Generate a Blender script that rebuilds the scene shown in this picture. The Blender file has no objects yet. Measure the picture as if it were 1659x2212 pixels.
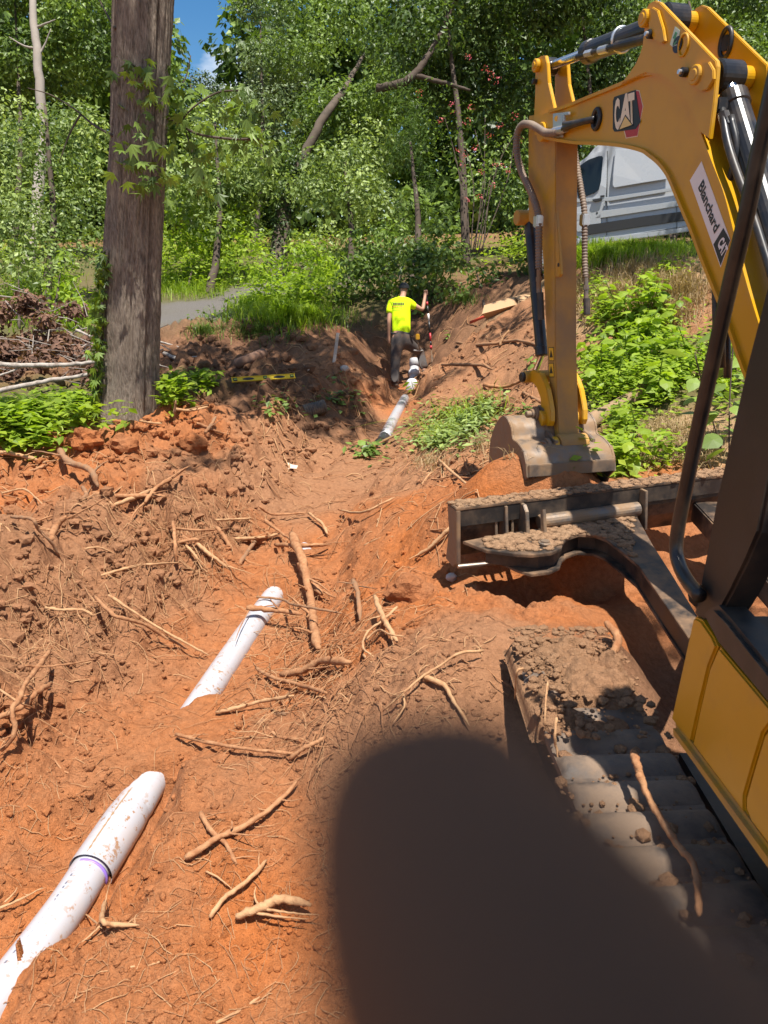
import bpy, bmesh, math, random
import numpy as np
from mathutils import Vector, Matrix, Euler

scene = bpy.context.scene
C = scene.collection
R = math.radians
rng = np.random.default_rng(7)
random.seed(7)

# ------------------------------------------------------------------ camera, sky, sun, exposure
CAM_Z, PITCH = 2.2, R(18)
cam_data = bpy.data.cameras.new('camera')
cam = bpy.data.objects.new('camera', cam_data)
C.objects.link(cam)
cam.location = (0, 0, CAM_Z)
cam.rotation_euler = (R(90) - PITCH, 0, 0)
cam_data.sensor_fit = 'VERTICAL'
cam_data.sensor_height = 34.6
cam_data.lens = 26
cam_data.clip_start = 0.004
cam_data.clip_end = 600
cam_data.dof.use_dof = True
cam_data.dof.focus_distance = 6.0
cam_data.dof.aperture_fstop = 8.0        # the 3.3 mm pupil of a phone lens
scene.camera = cam

SUN_EL = R(72)
SUN_AZ = Vector((0.36, -0.9, 0)).normalized()      # horizontal direction towards the sun
SUN_DIR = Vector((SUN_AZ.x * math.cos(SUN_EL), SUN_AZ.y * math.cos(SUN_EL), math.sin(SUN_EL)))
sun_data = bpy.data.lights.new('sun', 'SUN')
sun_data.energy = 5.0
sun_data.angle = R(0.53)
sun_data.color = (1.0, 0.955, 0.88)
sun = bpy.data.objects.new('sun', sun_data)
C.objects.link(sun)
sun.rotation_euler = (-SUN_DIR).to_track_quat('-Z', 'Y').to_euler()

world = bpy.data.worlds.new('World')
scene.world = world
world.use_nodes = True
wt = world.node_tree
wt.nodes.clear()
w_out = wt.nodes.new('ShaderNodeOutputWorld')
w_bg = wt.nodes.new('ShaderNodeBackground')
w_bg.inputs['Strength'].default_value = 0.08
w_sky = wt.nodes.new('ShaderNodeTexSky')
w_sky.sky_type = 'NISHITA'
w_sky.sun_disc = False
w_sky.sun_elevation = SUN_EL
w_sky.sun_rotation = math.atan2(SUN_AZ.x, SUN_AZ.y)
w_sky.air_density = 1.0
w_sky.dust_density = 0.25
w_sky.ozone_density = 2.5
w_tc = wt.nodes.new('ShaderNodeTexCoord')
w_map = wt.nodes.new('ShaderNodeMapping')
w_map.inputs['Scale'].default_value = (1, 1, 2.2)
w_map.inputs['Location'].default_value = (1.7, 0.2, 0.6)
w_ns = wt.nodes.new('ShaderNodeTexNoise')
w_ns.inputs['Scale'].default_value = 3.4
w_ns.inputs['Detail'].default_value = 7
w_ns.inputs['Roughness'].default_value = 0.55
w_rmp = wt.nodes.new('ShaderNodeValToRGB')
w_rmp.color_ramp.elements[0].position = 0.52
w_rmp.color_ramp.elements[1].position = 0.64
w_mix = wt.nodes.new('ShaderNodeMix')
w_mix.data_type = 'RGBA'
w_mix.inputs['B'].default_value = (8.2, 8.4, 8.7, 1)
wt.links.new(w_tc.outputs['Generated'], w_map.inputs['Vector'])
wt.links.new(w_map.outputs['Vector'], w_ns.inputs['Vector'])
wt.links.new(w_ns.outputs['Fac'], w_rmp.inputs['Fac'])
wt.links.new(w_rmp.outputs['Color'], w_mix.inputs['Factor'])
w_hs = wt.nodes.new('ShaderNodeHueSaturation')
w_hs.inputs['Saturation'].default_value = 1.35
w_hs.inputs['Value'].default_value = 0.9
wt.links.new(w_sky.outputs['Color'], w_hs.inputs['Color'])
wt.links.new(w_hs.outputs['Color'], w_mix.inputs['A'])
wt.links.new(w_mix.outputs['Result'], w_bg.inputs['Color'])
wt.links.new(w_bg.outputs['Background'], w_out.inputs['Surface'])

scene.view_settings.view_transform = 'Standard'
scene.view_settings.look = 'None'
scene.view_settings.gamma = 1.0
scene.view_settings.use_curve_mapping = False
scene.view_settings.exposure = 0.8
scene.cycles.max_bounces = 8
scene.cycles.transparent_max_bounces = 8
scene.cycles.use_denoising = True

# ------------------------------------------------------------------ survey: a photo position and a distance give a point of the place
FP, CU, CV = 1662.4, 829.5, 1106.0
SP, CP = math.sin(PITCH), math.cos(PITCH)

def ray(u, v):
    a, b = (u - CU) / FP, (v - CV) / FP
    return np.array((a, CP - b * SP, -SP - b * CP))

def W(u, v, D):
    return np.array((0, 0, CAM_Z)) + ray(u, v) * D

def on_plane(u, v, p, n):
    r = ray(u, v)
    o = np.array((0, 0, CAM_Z))
    return o + r * (np.dot(np.asarray(p) - o, n) / np.dot(r, n))

# ------------------------------------------------------------------ noise
def _hash(ix, iy, seed):
    h = (ix.astype(np.int64) * 374761393 + iy.astype(np.int64) * 668265263 + seed * 1274126177) & 0xFFFFFFFF
    h = ((h ^ (h >> 13)) * 1274126177) & 0xFFFFFFFF
    h = h ^ (h >> 16)
    return (h & 0xFFFF) / 65535.0

def vnoise(x, y, seed=0):
    ix, iy = np.floor(x), np.floor(y)
    fx, fy = x - ix, y - iy
    fx = fx * fx * (3 - 2 * fx)
    fy = fy * fy * (3 - 2 * fy)
    a = _hash(ix, iy, seed); b = _hash(ix + 1, iy, seed)
    c = _hash(ix, iy + 1, seed); d = _hash(ix + 1, iy + 1, seed)
    return (a * (1 - fx) + b * fx) * (1 - fy) + (c * (1 - fx) + d * fx) * fy

def fbm(x, y, scale, octaves=4, seed=0, gain=0.5):
    s = np.zeros_like(x, dtype=float); amp = 1.0; tot = 0.0; f = 1.0 / scale
    for o in range(octaves):
        s += amp * (vnoise(x * f, y * f, seed + o * 17) - 0.5); tot += amp
        amp *= gain; f *= 2.03
    return s / tot * 2

def lumps(x, y, scale, seed=0):
    """rounded clods: height of the tallest bump over each point"""
    ix, iy = np.floor(x / scale), np.floor(y / scale)
    best = np.zeros_like(x, dtype=float)
    for dx in (-1, 0, 1):
        for dy in (-1, 0, 1):
            cx, cy = ix + dx, iy + dy
            px = (cx + _hash(cx, cy, seed)) * scale
            py = (cy + _hash(cx, cy, seed + 5)) * scale
            r = scale * (0.3 + 0.6 * _hash(cx, cy, seed + 9) ** 2)
            d2 = ((x - px) ** 2 + (y - py) ** 2) / (r * r)
            best = np.maximum(best, np.sqrt(np.maximum(0, 1 - d2)) * r)
    return best / scale

# ------------------------------------------------------------------ object helpers
def link(o):
    C.objects.link(o); return o

def props(o, label=None, category=None, group=None, kind=None):
    if label: o['label'] = label
    if category: o['category'] = category
    if group: o['group'] = group
    if kind: o['kind'] = kind
    return o

def thing(name, label, category, loc=(0, 0, 0), group=None, rotz=0.0):
    o = bpy.data.objects.new(name, None)
    o.empty_display_size = 0.2
    link(o)
    o.location = loc
    o.rotation_euler = (0, 0, rotz)
    return props(o, label, category, group)

class MB:
    """collects shapes and links them as one mesh object"""
    def __init__(self):
        self.v = []; self.f = []; self.sm = []; self.mi = []
    def add(self, verts, faces, smooth=False, mi=0):
        b = len(self.v)
        self.v.extend([tuple(map(float, p)) for p in verts])
        self.f.extend([tuple(b + i for i in f) for f in faces])
        self.sm.extend([smooth] * len(faces))
        self.mi.extend([mi] * len(faces))
        return self
    def box(self, c, s, ax=None, bev=0.0, mi=0):
        """box of full size s at c; ax = three axis vectors"""
        ax = ax or (Vector((1, 0, 0)), Vector((0, 1, 0)), Vector((0, 0, 1)))
        ax = [Vector(a).normalized() for a in ax]
        M = Matrix((ax[0], ax[1], ax[2])).transposed()
        bm = bmesh.new()
        bmesh.ops.create_cube(bm, size=1)
        for v in bm.verts:
            v.co = Vector((v.co.x * s[0], v.co.y * s[1], v.co.z * s[2]))
        if bev > 0:
            bmesh.ops.bevel(bm, geom=list(bm.edges), offset=bev, segments=2, affect='EDGES', clamp_overlap=True)
        bm.verts.ensure_lookup_table()
        vs = [M @ v.co + Vector(c) for v in bm.verts]
        fs = [[v.index for v in f.verts] for f in bm.faces]
        bm.free()
        return self.add(vs, fs, False, mi)
    def prism(self, pts, vec, bev=0.0, mi=0):
        """closed outline pts (3D, planar) pushed along vec, with rounded-off edges"""
        vec = Vector(vec)
        n = len(pts)
        bm = bmesh.new()
        a = [bm.verts.new(Vector(p)) for p in pts]
        b = [bm.verts.new(Vector(p) + vec) for p in pts]
        bm.faces.new(a); bm.faces.new(list(reversed(b)))
        for i in range(n):
            j = (i + 1) % n
            bm.faces.new((a[j], a[i], b[i], b[j]))
        bmesh.ops.recalc_face_normals(bm, faces=list(bm.faces))
        if bev > 0:
            rim = [e for e in bm.edges if (e.verts[0] in a and e.verts[1] in a) or (e.verts[0] in b and e.verts[1] in b)]
            bmesh.ops.bevel(bm, geom=rim, offset=bev, segments=2, affect='EDGES', clamp_overlap=True)
        bmesh.ops.triangulate(bm, faces=[f for f in bm.faces if len(f.verts) > 4])
        bm.verts.ensure_lookup_table(); bm.verts.index_update()
        vs = [v.co.copy() for v in bm.verts]
        fs = [[v.index for v in f.verts] for f in bm.faces]
        bm.free()
        return self.add(vs, fs, False, mi)
    def tube(self, pts, rad, n=8, caps=True, mi=0, smooth=True):
        v, f = tube_data(pts, rad, n, caps)
        return self.add(v, f, smooth, mi)
    def cyl(self, a, b, r, n=20, mi=0, bev=0.0):
        a, b = Vector(a), Vector(b)
        d = (b - a)
        if bev > 0:
            L = d.length; u = d / L
            return self.tube([a, a + u * 1e-4, a + u * bev, b - u * bev, b - u * 1e-4, b],
                             [r - bev, r - bev, r, r, r - bev, r - bev], n, True, mi, False)
        return self.tube([a, b], [r, r], n, True, mi, False)
    def build(self, name, mat, parent=None, off=None, smooth=None):
        me = bpy.data.meshes.new(name)
        v = np.array(self.v, dtype=float).reshape(-1, 3)
        if off is not None: v = v - np.asarray(off, dtype=float)
        me.from_pydata(v.tolist(), [], self.f)
        for m in (mat if isinstance(mat, (list, tuple)) else [mat]): me.materials.append(m)
        sm = self.sm if smooth is None else [smooth] * len(self.f)
        me.polygons.foreach_set('use_smooth', sm)
        me.polygons.foreach_set('material_index', self.mi)
        me.update()
        o = link(bpy.data.objects.new(name, me))
        if parent: o.parent = parent
        return o

def tube_data(pts, rad, n=8, caps=True):
    pts = np.asarray([tuple(p) for p in pts], dtype=float)
    m = len(pts)
    rad = np.broadcast_to(np.asarray(rad, dtype=float), (m,)) if np.ndim(rad) < 2 else np.asarray(rad)
    t = np.gradient(pts, axis=0) if m > 2 else np.repeat((pts[1] - pts[0])[None], 2, 0)
    t /= np.linalg.norm(t, axis=1)[:, None] + 1e-12
    ref = np.array((0, 0, 1.0)) if abs(t[0][2]) < 0.9 else np.array((1.0, 0, 0))
    nrm = np.cross(t[0], ref); nrm /= np.linalg.norm(nrm)
    ang = np.arange(n) * 2 * np.pi / n
    V = []
    for i in range(m):
        nrm = nrm - t[i] * np.dot(nrm, t[i]); nrm /= np.linalg.norm(nrm) + 1e-12
        bn = np.cross(t[i], nrm)
        V.append(pts[i] + rad[i] * (np.cos(ang)[:, None] * nrm + np.sin(ang)[:, None] * bn))
    V = np.concatenate(V)
    F = []
    for i in range(m - 1):
        for k in range(n):
            k2 = (k + 1) % n
            F.append((i * n + k, i * n + k2, (i + 1) * n + k2, (i + 1) * n + k))
    if caps:
        F.append(tuple(range(n - 1, -1, -1)))
        F.append(tuple((m - 1) * n + k for k in range(n)))
    return V, F

def smooth_path(pts, per=6):
    """Catmull-Rom through the points"""
    p = [np.asarray(q, dtype=float) for q in pts]
    if len(p) < 3: return p
    p = [2 * p[0] - p[1]] + p + [2 * p[-1] - p[-2]]
    out = []
    for i in range(1, len(p) - 2):
        for k in range(per):
            t = k / per
            out.append(0.5 * (2 * p[i] + (p[i + 1] - p[i - 1]) * t + (2 * p[i - 1] - 5 * p[i] + 4 * p[i + 1] - p[i + 2]) * t * t
                              + (3 * p[i] - p[i - 1] - 3 * p[i + 1] + p[i + 2]) * t ** 3))
    out.append(p[-2])
    return out

def fast_mesh(name, V, F, mat, smooth=False, tint=None):
    """quads or tris from arrays; tint = one number per face"""
    me = bpy.data.meshes.new(name)
    k = F.shape[1]
    me.vertices.add(len(V)); me.vertices.foreach_set('co', np.ascontiguousarray(V, dtype=np.float32).ravel())
    me.loops.add(F.size); me.loops.foreach_set('vertex_index', np.ascontiguousarray(F, dtype=np.int32).ravel())
    me.polygons.add(len(F))
    me.polygons.foreach_set('loop_start', np.arange(0, F.size, k, dtype=np.int32))
    me.polygons.foreach_set('use_smooth', np.full(len(F), smooth))
    me.update(calc_edges=True)
    if tint is not None:
        a = me.attributes.new('tint', 'FLOAT', 'FACE')
        a.data.foreach_set('value', np.ascontiguousarray(tint, dtype=np.float32))
    if mat: me.materials.append(mat)
    return me

def place(name, me, parent=None, loc=None):
    o = link(bpy.data.objects.new(name, me))
    if parent: o.parent = parent
    if loc is not None: o.location = loc
    return o

# ------------------------------------------------------------------ materials
def nodes_of(name):
    m = bpy.data.materials.new(name); m.use_nodes = True
    nt = m.node_tree; nt.nodes.clear()
    out = nt.nodes.new('ShaderNodeOutputMaterial')
    return m, nt, out

def N(nt, typ, **kw):
    n = nt.nodes.new(typ)
    for k, val in kw.items():
        if k.startswith('in_'):
            n.inputs[k[3:].replace('_', ' ')].default_value = val
        else: setattr(n, k, val)
    return n

def mixc(nt, fac, a, b, blend='MIX'):
    n = nt.nodes.new('ShaderNodeMix'); n.data_type = 'RGBA'; n.blend_type = blend
    for key, val in (('Factor', fac), ('A', a), ('B', b)):
        s = n.inputs[key]
        if hasattr(val, 'links') or hasattr(val, 'is_output'): nt.links.new(val, s)
        elif isinstance(val, (int, float)): s.default_value = val
        else: s.default_value = (*val, 1) if len(val) == 3 else val
    return n.outputs['Result']

def ramp(nt, fac, stops):
    r = nt.nodes.new('ShaderNodeValToRGB')
    e = r.color_ramp.elements
    while len(e) < len(stops): e.new(0.5)
    for el, (p, c) in zip(e, stops):
        el.position = p; el.color = (*c, 1) if len(c) == 3 else (c[0],) * 3 + (1,)
    nt.links.new(fac, r.inputs['Fac'])
    return r.outputs['Color']

def noise(nt, scale, detail=5, rough=0.55, vec=None, out='Fac'):
    n = N(nt, 'ShaderNodeTexNoise', in_Scale=scale, in_Detail=detail, in_Roughness=rough)
    if vec is not None: nt.links.new(vec, n.inputs['Vector'])
    return n.outputs[out]

def pos(nt):
    return nt.nodes.new('ShaderNodeNewGeometry').outputs['Position']

def surface(name, col, rough=0.6, metal=0.0, dirt=None, dirt_amt=0.0, dirt_scale=6.0, bump=0.0, bump_scale=60.0, vary=0.12, spec=0.5, coat=0.0, vscale=3.0, thresh=(0.45, 0.7)):
    """a solid colour with mottling, wear and dirt"""
    m, nt, out = nodes_of(name)
    b = N(nt, 'ShaderNodeBsdfPrincipled', in_Roughness=rough, in_Metallic=metal)
    b.inputs['Specular IOR Level'].default_value = spec
    b.inputs['Coat Weight'].default_value = coat
    b.inputs['Coat Roughness'].default_value = 0.08
    p = pos(nt)
    n1 = noise(nt, vscale, 4, 0.6, p)
    c = mixc(nt, n1, tuple(x * (1 - vary) for x in col), tuple(min(1, x * (1 + vary)) for x in col))
    if dirt:
        n2 = noise(nt, dirt_scale, 8, 0.62, p)
        f = ramp(nt, n2, ((thresh[0], (0,)), (thresh[1], (dirt_amt,))))
        c = mixc(nt, f, c, dirt)
        rr = N(nt, 'ShaderNodeMapRange'); rr.inputs['To Min'].default_value = rough; rr.inputs['To Max'].default_value = 0.95
        nt.links.new(f, rr.inputs['Value']); nt.links.new(rr.outputs['Result'], b.inputs['Roughness'])
    nt.links.new(c, b.inputs['Base Color'])
    if bump > 0:
        bp = N(nt, 'ShaderNodeBump', in_Strength=1.0, in_Distance=bump)
        nt.links.new(noise(nt, bump_scale, 6, 0.6, p), bp.inputs['Height'])
        nt.links.new(bp.outputs['Normal'], b.inputs['Normal'])
    nt.links.new(b.outputs['BSDF'], out.inputs['Surface'])
    return m

def leaf_mat(name, dark, light, trans=0.35, rough=0.45, wild=(0.2, 0.24, 0.03)):
    """leaf: colour from each leaf's own tint, some light shining through"""
    m, nt, out = nodes_of(name)
    at = N(nt, 'ShaderNodeAttribute', attribute_name='tint')
    c = ramp(nt, at.outputs['Fac'], ((0.0, dark), (0.8, light), (1.0, wild)))
    b = N(nt, 'ShaderNodeBsdfPrincipled', in_Roughness=rough)
    b.inputs['Specular IOR Level'].default_value = 0.42
    t = N(nt, 'ShaderNodeBsdfTranslucent')
    tc = mixc(nt, 1.0, c, (1.25, 1.3, 0.55), 'MULTIPLY')
    nt.links.new(c, b.inputs['Base Color']); nt.links.new(tc, t.inputs['Color'])
    mx = N(nt, 'ShaderNodeMixShader'); mx.inputs['Fac'].default_value = trans
    nt.links.new(b.outputs['BSDF'], mx.inputs[1]); nt.links.new(t.outputs['BSDF'], mx.inputs[2])
    nt.links.new(mx.outputs['Shader'], out.inputs['Surface'])
    return m

CLAY = (0.42, 0.135, 0.045)
BROWN = (0.34, 0.155, 0.075)
DUST = (0.36, 0.235, 0.13)
M = {}
M['yellow'] = surface('yellow_paint', (0.56, 0.285, 0.006), 0.34, 0, DUST, 0.30, 7, 0, 60, 0.05, 0.4, 0.1, 3.0, (0.48, 0.72))
M['yellow_dirty'] = surface('dirty_yellow_paint', (0.50, 0.255, 0.010), 0.42, 0, (0.30, 0.20, 0.10), 0.75, 5, 0.0004, 90, 0.06, thresh=(0.36, 0.66))
M['stick_back'] = surface('shaded_yellow_paint', (0.50, 0.24, 0.018), 0.5, 0, (0.27, 0.17, 0.085), 0.92, 3.5, 0.0005, 90, 0.08, thresh=(0.25, 0.6))  # browner yellow: shade on the stick's cab side put into the colour
M['black'] = surface('black_paint', (0.012, 0.012, 0.013), 0.32, 0, DUST, 0.12, 9, 0, 60, 0.05)
M['black_dirty'] = surface('dusty_black_paint', (0.017, 0.016, 0.016), 0.45, 0, (0.2, 0.13, 0.075), 0.45, 7, 0.0004, 90, 0.1)
M['pillar'] = surface('matt_black_pillar', (0.016, 0.013, 0.011), 0.5, 0, (0.12, 0.075, 0.04), 0.3, 7, 0.0003, 120, 0.1)
M['steel_worn'] = surface('worn_steel', (0.17, 0.145, 0.125), 0.36, 0.6, (0.34, 0.22, 0.125), 0.9, 9, 0.0012, 60, 0.25, thresh=(0.36, 0.6))
M['steel_dark'] = surface('dark_blade_steel', (0.035, 0.028, 0.024), 0.5, 0.3, (0.28, 0.165, 0.09), 0.85, 6, 0.001, 60, 0.25, thresh=(0.42, 0.62))
M['chrome'] = surface('chrome', (0.75, 0.72, 0.68), 0.12, 1.0)
M['zinc'] = surface('zinc_plate', (0.62, 0.64, 0.66), 0.3, 0.8, DUST, 0.2, 20)
M['rubber'] = surface('dusty_rubber', (0.05, 0.045, 0.042), 0.45, 0, (0.22, 0.15, 0.10), 0.95, 11, 0.004, 45, 0.25, thresh=(0.30, 0.58))
M['hose_wrap'] = surface('dusty_spiral_hose', (0.17, 0.125, 0.095), 0.6, 0, (0.34, 0.25, 0.17), 0.5, 14)
M['hose_black'] = surface('black_hose', (0.015, 0.015, 0.016), 0.38, 0, DUST, 0.15, 12)
# ------------------------------------------------------------------ the lie of the land: surveyed spots (photo position, distance, kind of soil)
SPOTS = [
 # trench floor along the pipe
 (60,2000,2.55,'o'),(-60,1800,2.95,'r'),(300,1900,2.62,'r'),(330,1600,3.45,'r'),(200,1560,3.6,'r'),(520,1500,3.95,'r'),(420,1330,4.6,'r'),
 (600,1330,4.75,'r'),(560,1240,5.35,'r'),(640,1180,6.0,'r'),(640,1100,6.75,'b'),(700,1010,8.3,'b'),(745,960,9.0,'b'),(790,900,10.0,'d'),
 (820,860,11.4,'r'),(855,840,13.35,'r'),(905,805,14.0,'d'),(880,785,14.7,'d'),(820,820,13.6,'d'),(930,790,13.9,'d'),
 # right of the near pipe
 (450,2150,2.33,'r'),(620,2000,2.5,'o'),(700,2190,2.2,'r'),(640,1720,3.05,'r'),(760,1640,3.05,'b'),(700,1480,3.75,'r'),(780,1400,3.85,'r'),
 (850,1450,3.45,'b'),(960,1560,2.95,'b'),(1020,1480,3.1,'b'),(1090,1500,3.12,'b'),(1130,1600,2.85,'b'),(1165,1720,2.55,'b'),(1240,1950,2.17,'b'),(1020,1600,2.95,'b'),(960,1800,2.65,'b'),(1000,1380,3.5,'b'),
 (1100,1350,3.72,'o'),(1250,1320,3.95,'r'),(1340,1400,3.45,'d'),(1420,1480,3.15,'d'),(1380,1300,4.05,'r'),(1480,1180,4.7,'r'),
 (1050,1290,4.05,'o'),(950,1290,4.2,'o'),(900,1200,4.6,'o'),(820,1250,4.75,'o'),(760,1180,5.3,'r'),(860,1110,5.3,'o'),(800,1090,6.0,'r'),(960,1080,4.95,'o'),
 (1040,1030,4.6,'o'),(1095,1006,4.42,'o'),(1165,990,4.34,'o'),(1230,1022,4.30,'o'),(1285,1050,4.35,'r'),(1050,1082,4.3,'o'),(1200,1000,4.6,'r'),(1350,1052,4.75,'r'),(1480,1030,4.95,'r'),
 (900,1040,6.2,'b'),(980,990,6.6,'b'),(1040,940,7.0,'b'),(860,990,7.4,'b'),(960,930,8.4,'b'),(820,960,8.8,'b'),
 # left spoil bank
 (50,1500,3.65,'b'),(-80,1450,3.6,'b'),(180,1440,4.15,'b'),(0,1200,4.75,'b'),(200,1200,5.05,'b'),(100,1320,4.3,'b'),(330,1250,5.0,'b'),(350,1350,4.6,'b'),(300,1050,6.0,'r'),
 (440,1120,5.9,'b'),(150,965,6.95,'r'),(40,1010,6.4,'r'),(-150,1000,6.3,'r'),(20,1080,5.6,'o'),(260,950,7.05,'o'),(380,900,7.45,'o'),(480,880,8.1,'r'),(555,930,8.2,'b'),(600,1000,7.7,'b'),(520,1020,6.9,'b'),
 # far left of the trench, dark bank
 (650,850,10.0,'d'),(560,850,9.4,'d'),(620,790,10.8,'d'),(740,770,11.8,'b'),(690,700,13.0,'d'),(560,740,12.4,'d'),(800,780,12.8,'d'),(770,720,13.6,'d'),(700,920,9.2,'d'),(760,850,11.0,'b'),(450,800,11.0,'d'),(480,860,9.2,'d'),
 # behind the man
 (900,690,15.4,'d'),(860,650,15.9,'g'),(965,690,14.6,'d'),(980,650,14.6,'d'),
 # right mound
 (960,820,11.9,'b'),(1000,800,11.5,'b'),(1000,900,9.6,'b'),(1080,870,9.2,'b'),(1120,840,9.4,'b'),(1100,760,10.9,'b'),(1110,690,11.9,'b'),(1040,720,12.1,'b'),(1130,660,12.9,'s'),
 (1140,930,7.4,'b'),(1220,800,8.6,'b'),
 # right, weeds and bank
 (1300,850,7.3,'g'),(1400,750,8.0,'g'),(1350,890,6.9,'g'),(1450,930,6.2,'s'),(1400,990,5.5,'s'),(1330,1020,5.2,'g'),(1560,960,5.6,'s'),(1640,850,6.4,'g'),
 (1300,650,9.5,'s'),(1450,690,8.6,'b'),(1400,600,10.0,'s'),(1280,580,11.0,'b'),(1400,548,11.4,'g'),(1240,540,12.2,'g'),(1560,540,11.2,'g'),(1180,590,13.0,'d'),
 # left, weeds, brush, lane
 (100,930,7.9,'g'),(100,860,9.4,'g'),(380,850,9.6,'g'),(100,800,11.0,'d'),(-100,800,11.0,'d'),(250,760,11.8,'d'),(100,720,14.2,'g'),(400,780,11.6,'d'),
 (180,712,15.2,'g'),(350,690,15.6,'v'),(450,655,17.6,'v'),(560,637,20.0,'v'),(400,640,20.0,'g'),(600,690,15.2,'g'),(700,650,17.0,'g'),(100,680,17.5,'g'),
]
# spots off the picture and far away: (x, y, z, kind)
FAR = [(0.45,3.95,0.47,'r'),(0.75,3.95,0.45,'r'),(1.15,4.0,0.45,'r'),(0.95,3.7,0.45,'r'),(1.5,4.0,0.45,'r'),(0.6,3.65,0.46,'r'),(1.35,3.3,0.3,'d'),(1.25,2.9,0.28,'d'),(-8,2,0.9,'g'),(-5,3.2,0.5,'b'),(-3.2,0.5,0.2,'b'),(-1.4,0,0.1,'r'),(0.2,0.2,0.15,'r'),(1,0.6,0.22,'b'),(2.6,1,0.3,'b'),(2.6,3,0.5,'r'),(5,1,0.6,'g'),(5,5,1.0,'g'),(7,9,2.0,'g'),(6,13,2.35,'g'),
 (0,-4,0.3,'b'),(-6,-5,0.8,'g'),(6,-6,0.6,'g'),(1.7,2.4,0.3,'r'),
 (-12,12,1.1,'g'),(-20,20,1.5,'g'),(-12,26,2.0,'g'),(-5,28,2.2,'g'),(2,24,2.3,'g'),(8,20,2.5,'g'),(4,16,2.2,'g'),(16,14,2.7,'g'),(20,25,3.5,'g'),
 (-40,10,2.2,'g'),(40,10,3.5,'g'),(-60,60,5,'g'),(0,60,4.5,'g'),(60,60,6,'g'),(0,110,6,'g'),(-110,30,5,'g'),(110,30,6,'g'),(0,-70,1,'g'),(-70,-50,2,'g'),(70,-50,2,'g'),(-110,110,7,'g'),(110,110,8,'g')]
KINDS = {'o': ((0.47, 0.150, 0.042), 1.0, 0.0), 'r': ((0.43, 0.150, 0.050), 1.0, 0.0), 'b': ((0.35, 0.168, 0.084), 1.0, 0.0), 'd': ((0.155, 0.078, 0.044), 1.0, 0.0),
         's': ((0.42, 0.27, 0.145), 0.5, 0.35), 'g': ((0.12, 0.115, 0.045), 0.5, 1.0), 'v': ((0.16, 0.145, 0.133), 0.12, 0.0)}
_p = [tuple(W(u, v, D)) + (k,) for u, v, D, k in SPOTS] + FAR
SX = np.array([[a[0], a[1]] for a in _p]); SZ = np.array([a[2] for a in _p])
SC = np.array([KINDS[a[3]][0] + KINDS[a[3]][1:] for a in _p])
_c2 = 0.18 ** 2
def _phi(d2): return np.sqrt(d2 + _c2)
_d2 = ((SX[:, None] - SX[None]) ** 2).sum(-1)
_A = np.zeros((len(SX) + 3,) * 2)
_A[:len(SX), :len(SX)] = _phi(_d2) - np.eye(len(SX)) * 0.02
_A[:len(SX), len(SX)] = 1; _A[:len(SX), len(SX) + 1:] = SX
_A[len(SX):, :len(SX)] = _A[:len(SX), len(SX):].T
_w = np.linalg.solve(_A, np.concatenate([SZ, np.zeros(3)]))

def base_and_kind(x, y):
    z = np.zeros_like(x); col = np.zeros(x.shape + (5,))
    wx = x + 0.35 * fbm(x, y, 0.9, 3, 71) * np.minimum(1, y / 4); wy = y + 0.35 * fbm(x, y, 0.9, 3, 72) * np.minimum(1, y / 4)
    for s in range(0, x.size, 60000):
        e = min(x.size, s + 60000)
        d2 = (x[s:e, None] - SX[:, 0]) ** 2 + (y[s:e, None] - SX[:, 1]) ** 2
        z[s:e] = _phi(d2) @ _w[:len(SX)] + _w[len(SX)] + x[s:e] * _w[-2] + y[s:e] * _w[-1]
        d2 = (wx[s:e, None] - SX[:, 0]) ** 2 + (wy[s:e, None] - SX[:, 1]) ** 2
        wt_ = 1 / (d2 + 0.02) ** 2
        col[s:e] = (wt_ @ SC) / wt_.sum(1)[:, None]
    return z, col

# the buried pipe line: points on its axis, and how deep the soil lies over it along its length
PIPE_R = 0.073
PIPE = np.array([(-1.62, 0.4, -0.03), (-1.15, 2.05, 0.0), (-0.88, 4.05, 0.02), (-0.62, 5.6, 0.04), (-0.30, 7.6, 0.06), (-0.04, 9.2, 0.08), (0.12, 10.6, 0.09), (0.40, 12.9, 0.10), (0.53, 14.0, 0.12)])
def pipe_at(y):
    return np.interp(y, PIPE[:, 1], PIPE[:, 0]), np.interp(y, PIPE[:, 1], PIPE[:, 2])

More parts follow.
